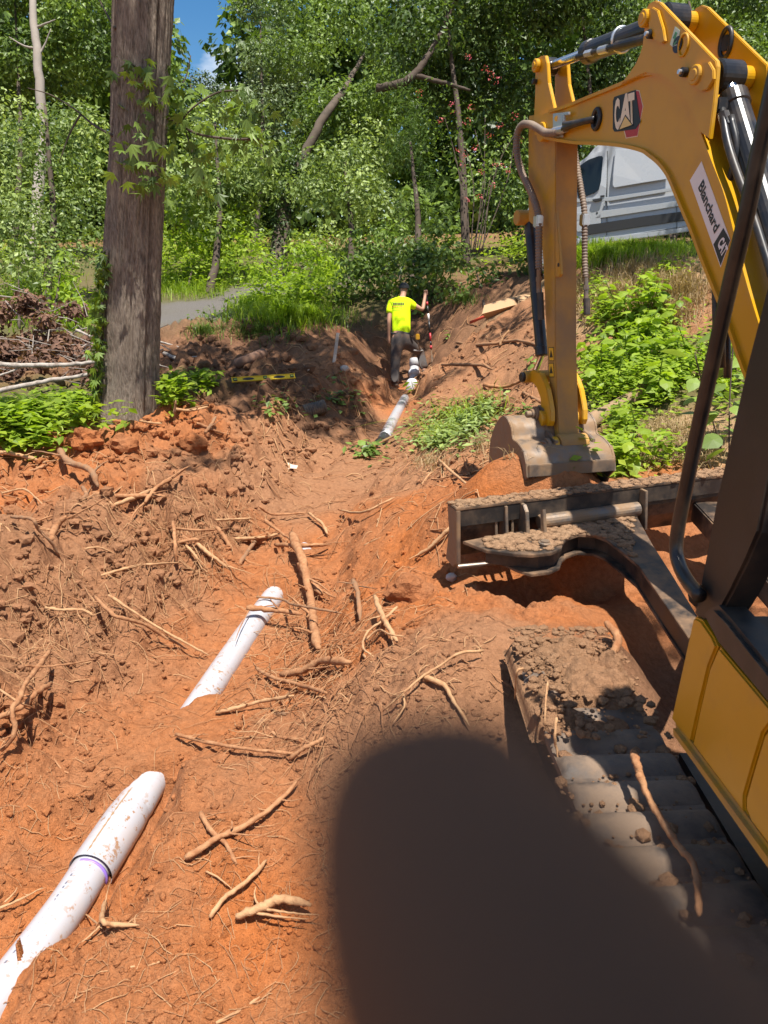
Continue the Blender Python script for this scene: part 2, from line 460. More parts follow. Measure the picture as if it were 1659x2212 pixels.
def height(x, y):
    shape = np.shape(x)
    x = np.asarray(x, dtype=float).ravel(); y = np.asarray(y, dtype=float).ravel()
    z, col = base_and_kind(x, y)
    rough = col[:, 3]
    near = np.clip(1.25 - y / 30, 0.3, 1)
    px, pz = pipe_at(y)
    dp = np.abs(x - px)
    inp = (y > 0.3) & (y < 14)
    smooth_bed = np.where(inp, np.clip((dp - 0.1) / 0.5, 0, 1), 1.0)
    calm = 0.35 + 0.65 * smooth_bed
    left = np.clip((-0.55 - (x + 0.02 * y)) / 0.6, 0, 1)          # the left bank is the cloddiest
    z = z + rough * calm * (0.12 * fbm(x, y, 0.75, 4, 3) + 0.03 * fbm(x, y, 0.12, 3, 4) * (0.6 + 0.8 * left)) * near
    hol = fbm(x, y, 0.34, 3, 81)
    z = z + rough * calm * left * (0.13 * np.abs(hol) ** 0.8 * 1.6 - 0.07) * near
    pat = np.clip(fbm(x, y, 0.6, 2, 31) * 1.5 + 0.62, 0.1, 1.2)
    l1 = lumps(x + 0.05 * fbm(x, y, 0.1, 2, 8), y + 0.05 * fbm(x, y, 0.1, 2, 9), 0.22, 11)
    l2 = lumps(x + 0.02 * fbm(x, y, 0.05, 2, 18), y + 0.02 * fbm(x, y, 0.05, 2, 19), 0.085, 12)
    l3 = lumps(x, y, 0.034, 13)
    z = z + rough * calm * pat * (0.105 * l1 * (0.35 + 1.1 * left) + 0.055 * l2 * (0.6 + 0.6 * left) + 0.022 * l3)
    farther = np.clip((y - 5) / 3, 0, 1) * np.clip((18 - y) / 3, 0, 1)
    l0 = lumps(x + 0.12 * fbm(x, y, 0.3, 2, 28), y + 0.12 * fbm(x, y, 0.3, 2, 29), 0.42, 14)
    z = z + rough * calm * farther * (0.15 * l0 * np.clip(pat + 0.2, 0, 1) + 0.10 * np.abs(fbm(x, y, 0.5, 4, 33)) + 0.05 * l1 - 0.105)
    for bx, by, ba, bs in ((0.62, 4.34, 0.03, 0.12), (0.84, 4.28, 0.03, 0.12)):
        z = z + ba * np.exp(-((x - bx) ** 2 + (y - by) ** 2) / (2 * bs * bs)) * (1 + 0.5 * fbm(x, y, 0.1, 3, 85))
    # soil against and over the pipe: a bed that leaves its upper part bare, heaped where the photograph shows it buried
    yj = y + 0.10 * fbm(x, y, 0.13, 3, 44) - 0.9 * (x - px) * np.clip(5 - y, 0, 1)
    if True:
        cover = np.full_like(y, 0.0)
        for y0, y1, top in BURIED:
            s = np.clip((yj - y0) / 0.08, 0, 1) * np.clip((y1 - yj) / 0.08, 0, 1)
            cover = np.maximum(cover, s * top)
        nz = 0.022 * fbm(x, y, 0.16, 3, 41) + 0.016 * pat * l2 + 0.008 * l3
        bed = pz - 0.005 + nz + 0.012 * np.sign(px - x) * np.clip(dp / 0.1, 0, 1) - 0.05 * (x > px) * (y < 2.9) * np.exp(-((dp - 0.10) / 0.045) ** 2)
        bur = pz + PIPE_R + 0.035 + nz
        want = bed * (1 - cover) + bur * cover
        k = np.clip(1 - (dp - 0.09) / (0.45 + 0.5 * fbm(x, y, 0.3, 3, 46)), 0, 1); k = k * k * (3 - 2 * k)
        edge = np.clip((y - 0.2) / 0.3, 0, 1) * np.clip((14.0 - y) / 0.3, 0, 1)
        z = z + (want - z) * k * edge
    k2 = np.exp(-(((x - px - 0.135) / 0.10) ** 2 + ((y - 1.86) / 0.17) ** 2)) * (y > 1.0)
    z = z + k2 * (0.17 + 0.04 * l2 + 0.03 * fbm(x, y, 0.08, 3, 87))
    for bx, by, ba, bs in MOUNDS:
        z = z + ba * np.exp(-((x - bx) ** 2 + (y - by) ** 2) / (2 * bs * bs)) * (1 + 0.6 * fbm(x, y, 0.25, 3, 88))
    return z.reshape(shape), col.reshape(shape + (5,))

MOUNDS = [(W(490, 890, 7.7)[0], W(490, 890, 7.7)[1], 0.14, 0.28), (W(410, 905, 7.3)[0], W(410, 905, 7.3)[1], 0.10, 0.22), (W(190, 965, 6.8)[0], W(190, 965, 6.8)[1], 0.08, 0.25), (W(60, 1260, 4.6)[0], W(60, 1260, 4.6)[1], 0.10, 0.25), (W(230, 1130, 5.4)[0], W(230, 1130, 5.4)[1], 0.08, 0.25)]
# stretches of pipe under soil: (from y, to y, how much)
BURIED = [(2.76, 3.40, 0.95), (4.80, 5.48, 1.0), (5.56, 8.75, 1.0), (12.35, 12.75, 0.9)]

# ------------------------------------------------------------------ ground sheet
fr = R(37)
ang = np.concatenate([np.linspace(-fr, fr, 540), np.linspace(fr, 2 * math.pi - fr, 74)[1:-1]])
rad = np.concatenate([np.linspace(0.12, 1.2, 20)[:-1], np.geomspace(1.2, 16, 640)[:-1], np.geomspace(16, 120, 60)])
AA, RR = np.meshgrid(ang, rad)
GX, GY = np.sin(AA) * RR, np.cos(AA) * RR
GZ, GC = height(GX, GY)
na, nr = len(ang), len(rad)
idx = np.arange(na * nr).reshape(nr, na)
nxt = np.roll(idx, -1, axis=1)
Fq = np.stack([idx[:-1], idx[1:], nxt[1:], nxt[:-1]], -1).reshape(-1, 4)

gm, nt, out = nodes_of('soil')
gb = N(nt, 'ShaderNodeBsdfPrincipled', in_Roughness=0.95)
gb.inputs['Specular IOR Level'].default_value = 0.15
gp = pos(nt)
ga = N(nt, 'ShaderNodeAttribute', attribute_name='soil')
v1 = noise(nt, 2.3, 6, 0.6, gp)
v2 = noise(nt, 34, 6, 0.65, gp)
v3 = noise(nt, 150, 4, 0.6, gp)
v1r = ramp(nt, v1, ((0.36, (0,)), (0.66, (0.5,))))
v1m = N(nt, 'ShaderNodeMath', operation='MULTIPLY'); nt.links.new(v1r, v1m.inputs[0]); nt.links.new(ga.outputs['Alpha'], v1m.inputs[1])
c = mixc(nt, v1m.outputs[0], ga.outputs['Color'], (0.36, 0.185, 0.098))
c = mixc(nt, ramp(nt, v2, ((0.3, (0.75,)), (0.62, (0,)))), c, (0.60, 0.58, 0.56), 'MULTIPLY')  # low spots of the bump noise darkened: crevice shade put into the colour
v3m = N(nt, 'ShaderNodeMath', operation='MULTIPLY'); nt.links.new(ramp(nt, v3, ((0.60, (0,)), (0.74, (0.5,)))), v3m.inputs[0]); nt.links.new(ga.outputs['Alpha'], v3m.inputs[1])
c = mixc(nt, v3m.outputs[0], c, (0.52, 0.31, 0.17))
nt.links.new(c, gb.inputs['Base Color'])
bp1 = N(nt, 'ShaderNodeBump', in_Strength=1.0, in_Distance=0.02)
bp2 = N(nt, 'ShaderNodeBump', in_Strength=1.0, in_Distance=0.007)
nt.links.new(v2, bp1.inputs['Height']); nt.links.new(v3, bp2.inputs['Height'])
nt.links.new(bp1.outputs['Normal'], bp2.inputs['Normal']); nt.links.new(bp2.outputs['Normal'], gb.inputs['Normal'])
nt.links.new(gb.outputs['BSDF'], out.inputs['Surface'])
M['soil'] = gm

V = np.stack([GX.ravel(), GY.ravel(), GZ.ravel()], -1)
# close the hole under the viewer's feet
ctr = len(V)
V = np.concatenate([V, [[0, 0, GZ[0].mean()]]])
Fc = np.stack([np.full(na, ctr), idx[0], nxt[0], nxt[0]], -1)
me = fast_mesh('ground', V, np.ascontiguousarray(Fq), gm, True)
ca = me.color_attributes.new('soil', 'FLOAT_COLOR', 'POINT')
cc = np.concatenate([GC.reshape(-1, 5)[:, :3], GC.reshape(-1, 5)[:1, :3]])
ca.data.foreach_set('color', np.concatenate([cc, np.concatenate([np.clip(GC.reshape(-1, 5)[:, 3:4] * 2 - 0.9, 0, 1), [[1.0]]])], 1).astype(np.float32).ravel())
ground = props(place('ground', me), 'red clay and brown topsoil thrown up along a trench', None, None, 'structure')

def gz(x, y):
    """ground height by looking up the sheet"""
    x = np.asarray(x, dtype=float); y = np.asarray(y, dtype=float)
    r = np.hypot(x, y); a = np.arctan2(x, y)
    a = np.where(a < -fr, a + 2 * math.pi, a)
    ri = np.clip(np.interp(r, rad, np.arange(nr)), 0, nr - 1.001)
    ext_a = np.append(ang, 2 * math.pi - fr)
    ai = np.interp(a, ext_a, np.arange(na + 1))
    r0 = ri.astype(int); a0 = ai.astype(int) % na; a1 = (a0 + 1) % na
    fr_, fa = ri - r0, ai - np.floor(ai)
    return ((GZ[r0, a0] * (1 - fa) + GZ[r0, a1] * fa) * (1 - fr_) + (GZ[r0 + 1, a0] * (1 - fa) + GZ[r0 + 1, a1] * fa) * fr_)

def G(u, v, lift=0.0):
    """where the sight line through a photo position first meets the ground"""
    d = ray(u, v)
    t = np.geomspace(1.2, 60, 2500)
    zz = CAM_Z + d[2] * t - gz(d[0] * t, d[1] * t)
    k = np.argmax(zz < 0)
    if zz[k] >= 0: k = len(t) - 1
    p = np.array((0, 0, CAM_Z)) + d * t[k]
    p[2] = gz(p[0], p[1]) + lift
    return p

def kind_at(x, y):
    """roughness of the ground kind: the gravel lane is the smoothest"""
    r = np.hypot(x, y); a = np.arctan2(x, y); ri = int(np.clip(np.interp(r, rad, np.arange(nr)), 0, nr - 1)); ai = int(np.interp(a, ang, np.arange(na))) % na
    return GC[ri, ai, 3]

def soil_at(x, y):
    r = math.hypot(x, y); a = math.atan2(x, y); ri = int(np.clip(np.interp(r, rad, np.arange(nr)), 0, nr - 1)); ai = int(np.interp(a, ang, np.arange(na))) % na
    return GC[ri, ai, :3]
# ------------------------------------------------------------------ excavator
ex = thing('excavator', 'yellow mini excavator with raised blade and bucket resting on a red soil heap', 'excavator', (1.5, 1.2, 0.25))
EO = np.array(ex.location)
def part(mb, name, mat, parent=None, smooth=None, label=None):
    o = mb.build(name, mat, parent or ex, EO, smooth)
    if label: o['label'] = label
    return o

BA = np.array((0.91, 4.62, 2.84))                 # boom nose, on the boom's left face
BP = np.array((-0.2655, 0.9641, 0.0))             # forward along the boom
BN = np.array((0.9641, 0.2655, 0.0))              # to the boom's right
BW = 0.20                                         # boom width
def B(u, v, off=0.0):
    """a point on the boom's left face (off = metres further right)"""
    return on_plane(u, v, BA + BN * off, BN)
def Bs(pts, off=0.0): return [B(u, v, off) for u, v in pts]
def shift(pts, d): return [np.asarray(p) + BN * d for p in pts]

# -- boom
boom_top = [(1156,250),(1190,238),(1223,228),(1273,208),(1346,178),(1383,161),(1406,155),(1427,157),(1453,170),(1473,190),(1489,213),(1509,257),(1526,300),(1545,350),(1569,412),(1586,475),(1606,560),(1636,665),(1680,800),(1730,930)]
boom_bot = [(1700,1000),(1650,890),(1608,797),(1576,705),(1547,630),(1518,558),(1497,501),(1479,459),(1461,416),(1445,380),(1426,355),(1405,338),(1389,328),(1346,318),(1293,313),(1243,311),(1186,301),(1160,290),(1150,268)]
mb = MB()
mb.prism(Bs(boom_top + boom_bot), BN * BW, 0.004)
boom = part(mb, 'boom', M['yellow'])
def flange(edge, name, t, lip=0.016, mat=None):
    pts = [np.array(p) for p in smooth_path(Bs(edge), 4)]
    mb = MB()
    L, Rr = [], []
    nrm = []
    for i in range(len(pts)):
        a = pts[max(0, i - 1)]; b = pts[min(len(pts) - 1, i + 1)]
        d = (b - a) / np.linalg.norm(b - a)
        nrm.append(np.cross(d, BN))
    V, F = [], []
    for p, q in zip(pts, nrm):
        for off in (-lip, BW + lip):
            V.append(p + BN * off + q * 0.001); V.append(p + BN * off + q * t)
    for i in range(len(pts) - 1):
        a = i * 4; b = a + 4
        F += [(a, b, b + 1, a + 1), (a + 1, b + 1, b + 3, a + 3), (a + 3, b + 3, b + 2, a + 2), (a + 2, b + 2, b, a)]
    F += [(0, 1, 3, 2), (len(V) - 4, len(V) - 2, len(V) - 1, len(V) - 3)]
    mb.add(V, F)
    return part(mb, name, mat or M['yellow'], boom)
flange(boom_top[1:], 'top_flange', -0.014)
flange(boom_bot[1:-1], 'bottom_flange', -0.014)

# knee plates that carry the pins
knee = [(1350,182),(1368,160),(1383,138),(1393,116),(1398,98),(1402,66),(1404,26),(1412,9),(1424,2),(1436,6),(1550,124),(1558,132),(1560,144),(1553,222),(1543,300),(1523,285),(1500,232),(1470,185),(1440,163),(1405,158)]
for k, off in enumerate((-0.024, BW + 0.004)):
    mb = MB(); mb.prism(shift(Bs(knee), off), BN * 0.02, 0.003)
    part(mb, 'knee_plate', M['yellow'], boom)
def boss(u, v, r, a, b, name='pin_boss', mat=None, parent=None, n=28):
    mb = MB(); c = B(u, v); mb.cyl(c + BN * a, c + BN * b, r, n, bev=min(0.004, r * 0.2))
    return part(mb, name, mat or M['yellow'], parent or boom)
for (u, v, r, bu, bv) in ((1409, 41, 0.034, 1421, 75), (1522, 163, 0.036, 1494, 157)):
    boss(u, v, r, -0.05, -0.022)
    boss(u, v, r * 0.62, -0.054, -0.04, 'pin', M['yellow'])
    boss(u, v, r * 1.25, BW - 0.055, BW + 0.002)
    boss(u, v, r * 1.25, 0.002, 0.035)
    boss(bu, bv, 0.018, -0.05, -0.022, 'bolt', M['black'])
    boss(bu, bv, 0.010, -0.062, -0.048, 'bolt', M['zinc'])
# keeper plates of the two pins
for pl in ([(1400,22),(1408,15),(1420,22),(1432,62),(1436,88),(1428,94),(1412,86),(1401,64)], [(1496,138),(1530,133),(1540,150),(1541,170),(1527,193),(1515,197),(1500,190)]):
    mb = MB(); mb.prism(Bs(pl, -0.038), BN * 0.014, 0.003); part(mb, 'keeper_plate', M['yellow'], boom)
boss(1476, 97, 0.030, -0.0245, -0.0255, 'cable_hole', M['black'])
mb = MB(); c = B(1476, 97, -0.027)
mb.tube([c + (BP * math.cos(a) + np.array((0, 0, 1.3)) * math.sin(a)) * 0.03 for a in np.linspace(0, 2 * math.pi, 25)], 0.005, 6, False)
part(mb, 'hole_rim', M['yellow'], boom)
mb = MB(); c = B(1568, 93, BW + 0.001)
mb.tube([c + (BP * math.cos(a) + np.array((0, 0, 1.6)) * math.sin(a)) * 0.034 for a in np.linspace(0, 2 * math.pi, 25)], 0.010, 8, False)
mb.cyl(c - BN * 0.004, c + BN * 0.01, 0.03, 20)
part(mb, 'grommet', M['hose_black'], boom)
mb = MB(); mb.prism(Bs([(1458,57),(1469,66),(1460,107),(1447,96)], -0.0265), BN * 0.001); part(mb, 'small_sticker', surface('pale_green_print', (0.55, 0.66, 0.52), 0.4), boom)
mb = MB(); mb.prism(Bs([(1459,68),(1463,71),(1458,86),(1463,88),(1456,98),(1453,96),(1456,84),(1453,82)], -0.0275), BN * 0.0008); part(mb, 'sticker_mark', surface('green_print', (0.08, 0.28, 0.12), 0.4), boom)

# -- lettering
def text_quad(txt, o, ex_, ey_, off, name, mat, parent, bold=0.02, stretch=1.0):
    """lettering fitted into the parallelogram origin o, baseline end ex_, top of the first letter ey_ (photo positions on the boom's face)"""
    cu = bpy.data.curves.new('lettering_source', 'FONT'); cu.body = txt; cu.offset = bold; cu.resolution_u = 3
    to = link(bpy.data.objects.new('lettering_source', cu))
    dg = bpy.context.evaluated_depsgraph_get(); dg.update()
    me = bpy.data.meshes.new_from_object(to.evaluated_get(dg))
    bpy.data.objects.remove(to); bpy.data.curves.remove(cu)
    co = np.array([v.co[:] for v in me.vertices])
    lo, hi = co.min(0), co.max(0)
    O, X, Y = B(*o, off), B(*ex_, off), B(*ey_, off)
    for v in me.vertices:
        a = (v.co.x - lo[0]) / (hi[0] - lo[0]); b_ = (v.co.y - lo[1]) / (hi[1] - lo[1])
        v.co = Vector(O + (X - O) * a + (Y - O) * b_ - EO)
    me.materials.clear(); me.materials.append(mat)
    me.name = name
    o_ = link(bpy.data.objects.new(name, me)); o_.parent = parent
    return o_
P_BLACK = surface('black_print', (0.012, 0.012, 0.013), 0.4)
P_CREAM = surface('cream_print', (0.78, 0.68, 0.50), 0.4)
P_RED = surface('red_print', (0.42, 0.03, 0.035), 0.4)
P_WHITE = surface('white_print', (0.74, 0.70, 0.68), 0.4)
def decal(pts, off, name, mat, parent=None):
    mb = MB(); mb.prism(Bs(pts, off), BN * 0.0012); return part(mb, name, mat, parent or boom)
r1 = lambda x, y: (1106 + x / 3, y / 3)
r2 = lambda x, y: (1071.4 + x / 2.8235, 207.4 + y / 2.8235)
decal([r1(*q) for q in ((803,582),(826,586),(850,690),(814,884),(738,897),(724,842),(795,838))], -0.0015, 'emblem_border', P_CREAM)
logo = decal([r1(*q) for q in ((805,588),(821,590),(845,690),(811,879),(741,891),(729,846),(798,836))], -0.0030, 'emblem_red_panel', P_RED)
decal([r1(*q) for q in ((654,655),(663,628),(800,582),(818,700),(832,790),(800,836),(700,850),(664,853),(653,835))], -0.0045, 'emblem_black_panel', P_BLACK)
text_quad('C', r1(664, 846), r1(698, 838), r1(664, 642), -0.0062, 'emblem_letter', P_CREAM, boom, 0.05)
text_quad('A', r1(690, 838), r1(768, 815), r1(702, 618), -0.0062, 'emblem_letter', P_CREAM, boom, 0.05)
text_quad('T', r1(756, 816), r1(797, 806), r1(752, 608), -0.0062, 'emblem_letter', P_CREAM, boom, 0.05)
decal([r1(*q) for q in ((734,742),(784,812),(688,842))], -0.0075, 'emblem_edge', P_BLACK)
decal([r1(*q) for q in ((734,754),(776,808),(696,838))], -0.0090, 'emblem_triangle', surface('pale_yellow_print', (0.75, 0.55, 0.2), 0.4))
decal([r2(*q) for q in ((1253,398),(1430,880),(1370,1045),(1182,515))], -0.0015, 'dealer_sticker', P_WHITE)
text_quad('Blanchard', r2(1232, 562), r2(1331, 842), r2(1264, 506), -0.0030, 'dealer_lettering', P_BLACK, boom, 0.028)
decal([r2(*q) for q in ((1386,805),(1426,880),(1369,1032),(1326,905))], -0.0030, 'dealer_black_panel', P_BLACK)
text_quad('CAT', r2(1349, 905), r2(1379, 985), r2(1387, 850), -0.0048, 'dealer_emblem_letters', P_WHITE, boom, 0.05)

# -- stick
SO = 0.032; SWD = BW - 2 * SO
stick_o = [(1142,250),(1186,243),(1200,300),(1199,520),(1199,743),(1203,880),(1207,976),(1203,990),(1195,990),(1189,930),(1186,830),(1181,743),(1178,674),(1173,560),(1168,505),(1150,485),(1142,478),(1141,406),(1141,320)]
mb = MB(); mb.prism(Bs(stick_o, SO), BN * SWD, 0.004)
stick = part(mb, 'stick', [M['yellow_dirty']])
# the face towards the cab, the boom's shade put into its duller colour
rear = [(1200,302),(1199,520),(1199,743),(1203,880),(1207,972)]
mb = MB()
rp = Bs(rear, SO)
for k in range(len(rp) - 1):
    a, b = rp[k], rp[k + 1]
    d = -BP * 0.004
    mb.prism([a + d + BN * 0.004, b + d + BN * 0.004, b + d + BN * (SWD - 0.004), a + d + BN * (SWD - 0.004)], BP * 0.0035)
part(mb, 'rear_face', M['stick_back'], stick)
ear = [(1143,262),(1146,190),(1146,136),(1150,125),(1158,120),(1167,119),(1171,135),(1174,178),(1188,240)]
for off in (SO - 0.003, SO + SWD - 0.017):
    mb = MB(); mb.prism(shift(Bs(ear), off), BN * 0.02, 0.003); part(mb, 'ear_plate', M['yellow'], stick)
boss(1153, 141, 0.034, SO - 0.03, SO - 0.004, 'pin_boss', M['yellow'], stick)
boss(1153, 141, 0.018, SO - 0.036, SO - 0.02, 'pin', M['yellow'], stick)
boss(1149, 176, 0.014, SO - 0.03, SO - 0.003, 'bolt', M['black'], stick)
boss(1172, 285, 0.05, SO - 0.045, SO + SWD + 0.045, 'boom_pin', M['yellow'], stick)
# eye plates on the cab side
for off in (SO + 0.002, SO + SWD - 0.02):
    a = B(1199, 455, off); b = B(1199, 545, off); c = B(1199, 592, off); d = B(1199, 598, off)
    mb = MB(); mb.prism([a, a - BP * 0.012, b - BP * 0.05, c - BP * 0.066, d - BP * 0.045, d], BN * 0.018, 0.003)
    pl = part(mb, 'eye_plate', M['yellow_dirty'], stick)
    mb = MB(); e = B(1199, 572, off) - BP * 0.042; mb.cyl(e - BN * 0.002, e + BN * 0.02, 0.011, 16); part(mb, 'eye_hole', M['black'], stick)
# warning stickers
for (a, b) in ((700, 730), (734, 765)):
    k = [(1184.5, 743 - 743 + a + 50), (1196, a + 50), (1197, b + 50), (1186, b + 50)]
    mb = MB(); mb.prism(Bs(k, SO - 0.0015), BN * 0.001); part(mb, 'warning_sticker', M['black'], stick)
    k2 = [(1185.5, a + 51.5), (1195, a + 51.5), (1196, b + 48.5), (1187, b + 48.5)]
    mb = MB(); mb.prism(Bs(k2, SO - 0.0028), BN * 0.001); part(mb, 'warning_print', surface('warning_yellow', (0.74, 0.42, 0.02), 0.45), stick)
    mid = (a + b) / 2 + 50
    mb = MB(); mb.prism(Bs([(1190, mid - 9), (1194, mid + 7), (1187, mid + 7)], SO - 0.0042), BN * 0.001); part(mb, 'warning_mark', M['black'], stick)

# -- cylinders
def cylinder(name, a, b, r, rod_end, rr, mat=None, n=24):
    mb = MB(); mb.cyl(a, b, r, n, bev=0.01)
    o = part(mb, name, mat or M['black'])
    a, b, e = np.array(a), np.array(b), np.array(rod_end)
    u = (b - a) / np.linalg.norm(b - a)
    mb = MB(); mb.cyl(b - u * 0.05, b + u * 0.012, r * 1.12, n, bev=0.006); part(mb, 'cylinder_gland', mat or M['black'], o)
    mb = MB(); mb.cyl(b, e, rr, n); part(mb, 'cylinder_rod', M['chrome'], o)
    mb = MB(); mb.cyl(e - BN * 0.036, e + BN * 0.036, rr * 1.9, n, bev=0.006); part(mb, 'rod_eye', M['black'], o)
    return o
MID = BW / 2
pA, pB, pC = B(1409, 41, 0) + BN * MID, B(1262, 106, 0) + BN * MID, B(1153, 141, 0) + BN * MID
d_ = (pC - pA) / np.linalg.norm(pC - pA)
sc_ = cylinder('stick_cylinder', pA + d_ * 0.0, pA + d_ * 0.72, 0.050, pC, 0.024)
mb = MB(); mb.cyl(pA - BN * 0.052, pA + BN * 0.052, 0.066, 28, bev=0.008); part(mb, 'cylinder_eye', M['black'], sc_)
mb = MB()
g = np.cross(d_, BN); g = g if g[2] < 0 else -g
mb.cyl(pA + d_ * 0.10 - BN * 0.045 + g * 0.05, pA + d_ * 0.36 - BN * 0.045 + g * 0.035, 0.022, 14)
mb.cyl(pA + d_ * 0.36 - BN * 0.045 + g * 0.035, pA + d_ * 0.45 - BN * 0.045 + g * 0.03, 0.015, 14)
part(mb, 'hose_sleeve', M['hose_black'], sc_)
mb = MB()
mb.cyl(pA + d_ * 0.44 - BN * 0.045 + g * 0.032, pA + d_ * 0.52 - BN * 0.045 + g * 0.028, 0.019, 14)
part(mb, 'hose_collar', M['zinc'], sc_); mb = MB()
mb.cyl(pA + d_ * 0.59 - BN * 0.045 + g * 0.024, pA + d_ * 0.66 - BN * 0.045 + g * 0.02, 0.017, 6)
part(mb, 'hose_fitting', M['zinc'], sc_)
mb = MB(); mb.cyl(pA + d_ * 0.5 - BN * 0.045 + g * 0.028, pA + d_ * 0.75 - BN * 0.045 + g * 0.018, 0.013, 14); part(mb, 'hose', M['hose_black'], sc_)
mb = MB(); mb.tube([pA + d_ * 0.40 + (BN * math.cos(a) + g * math.sin(a)) * 0.053 for a in np.linspace(0, 2 * math.pi, 21)], 0.008, 6, False); part(mb, 'clamp', M['zinc'], sc_)
pD = B(1522, 163, 0) + BN * MID
pE = np.array((1.60, 2.32, 1.25))
dE = (pD - pE) / np.linalg.norm(pD - pE)
bc = cylinder('boom_cylinder', pE, pD - dE * 0.10, 0.052, pD, 0.03)
mb = MB(); mb.cyl(pD - BN * 0.055, pD + BN * 0.055, 0.062, 28, bev=0.008); part(mb, 'cylinder_eye', M['black'], bc)
mb = MB(); s0 = pD - dE * 0.16 - BN * 0.066
mb.tube(smooth_path([s0, s0 - dE * 0.2 - BN * 0.02, s0 - dE * 0.55, s0 - dE * 1.0]), 0.016, 10)
mb.box(s0 + dE * 0.02, (0.05, 0.05, 0.05), None, 0.008)
mb.cyl(s0 - dE * 0.02, s0 - dE * 0.08, 0.022, 6)
part(mb, 'hose', M['hose_black'], bc)
mb = MB()
for q in range(3):
    s1 = B(1545 + 12 * q, 260 + 30 * q, 0.04 + 0.05 * q) - BP * 0.09
    mb.tube(smooth_path([s1, s1 - BP * 0.06 + np.array((0, 0, -0.15)), s1 - BP * 0.0 + np.array((0, 0, -0.4)), s1 - BP * 0.1 + np.array((0, 0, -0.9))]), 0.015, 10)
part(mb, 'boom_hoses', M['hose_black'])
# bucket cylinder on the far side of the stick
qa = B(1147, 470, MID) + BP * 0.02; qb = B(1174, 766, MID) + BP * 0.02; qc = B(1152, 812, MID)
bk = cylinder('bucket_cylinder', qa, qb, 0.036, qc, 0.018)
mb = MB(); mb.cyl(qa - BN * 0.09, qa + BN * 0.05, 0.045, 20, bev=0.005); part(mb, 'cylinder_eye', M['yellow_dirty'], bk)

# -- hoses in dusty spiral wrap
def conduit(path, off, r, name='spiral_hose', mat=None):
    pts = np.array(smooth_path([B(u, v, o) for (u, v), o in zip(path, off)], 8))
    seg = np.linalg.norm(np.diff(pts, axis=0), axis=1); s = np.concatenate([[0], np.cumsum(seg)])
    step = 0.0042
    ss = np.arange(0, s[-1], step)
    P_ = np.stack([np.interp(ss, s, pts[:, k]) for k in range(3)], -1)
    rr = r * (1 + 0.10 * np.where((np.arange(len(ss)) // 2) % 2 == 0, 1, -1))
    mb = MB(); mb.tube(P_, rr, 10); return part(mb, name, mat or M['hose_wrap'])
conduit([(1203,286),(1180,287),(1162,277),(1146,269),(1128,270),(1117,292),(1117,335),(1128,374),(1146,413),(1160,452),(1164,487),(1164,540),(1164,580)], [-0.035]*4 + [-0.03]*3 + [-0.02] * 6, 0.0195)
conduit([(1240,318),(1248,367),(1256,413),(1262,452),(1263,500),(1263,560),(1265,600)], [BW + 0.03] * 7, 0.0165)
for (u, v0, v1, off) in ((1164,582,632,-0.02), (1266,600,650,BW+0.03)):
    mb = MB(); mb.cyl(B(u, v0, off), B(u, v0 + 18, off), 0.013, 12); mb.cyl(B(u, v0 + 16, off), B(u, v0 + 26, off), 0.018, 6); mb.cyl(B(u, v0 + 24, off), B(u, v1, off), 0.014, 12)
    part(mb, 'hose_fitting', M['steel_worn'])
mb = MB(); mb.cyl(B(1167, 632, -0.015), B(1169, 690, -0.01), 0.019, 12); part(mb, 'coupling', M['black_dirty'])
mb = MB(); mb.cyl(B(1267, 645, BW + 0.03), B(1268, 680, BW + 0.03), 0.02, 12); part(mb, 'coupling', M['black_dirty'])
for (u, v, off) in ((1163, 478, -0.02), (1263, 475, BW + 0.03)):
    mb = MB(); c = B(u, v, off); mb.box(c, (0.05, 0.045, 0.065), (BP, BN, (0, 0, 1)), 0.006); part(mb, 'hose_clamp', M['zinc'])
mb = MB()
mb.prism(Bs([(1194,245),(1215,243),(1215,296),(1194,297)], -0.018), BN * 0.008, 0.002)
mb.prism(Bs([(1215,243),(1228,241),(1228,247),(1219,249),(1219,262),(1215,262)], -0.03), BN * 0.012, 0.002)
br = part(mb, 'hose_bracket', M['zinc'], boom)
mb = MB(); mb.cyl(B(1203, 256, -0.019), B(1203, 256, -0.017), 0.014, 20); part(mb, 'bracket_hole', M['yellow_dirty'], br)
mb = MB()
for k in (0, 1):
    mb.tube(smooth_path([B(1212 + 8 * k, 282 - 14 * k, -0.03), B(1230, 272 - 4 * k, -0.04), B(1262, 262, -0.035), B(1285, 257, -0.01)]), 0.016, 12)
part(mb, 'hose', M['hose_black'], boom)
mb = MB()
c = B(1291, 257, 0)
mb.cyl(c - BN * 0.004, c + BN * 0.003, 0.045, 24)
mb.tube([c - BN * 0.006 + (BP * math.cos(a) * 0.032 + np.array((0, 0, 1)) * math.sin(a) * 0.043) for a in np.linspace(0, 2 * math.pi, 25)], 0.012, 8, False)
part(mb, 'grommet', M['hose_black'], boom)
mb = MB(); mb.cyl(B(1196, 284, -0.03), B(1222, 278, -0.03), 0.02, 10); part(mb, 'hose_fitting', M['zinc'], boom)

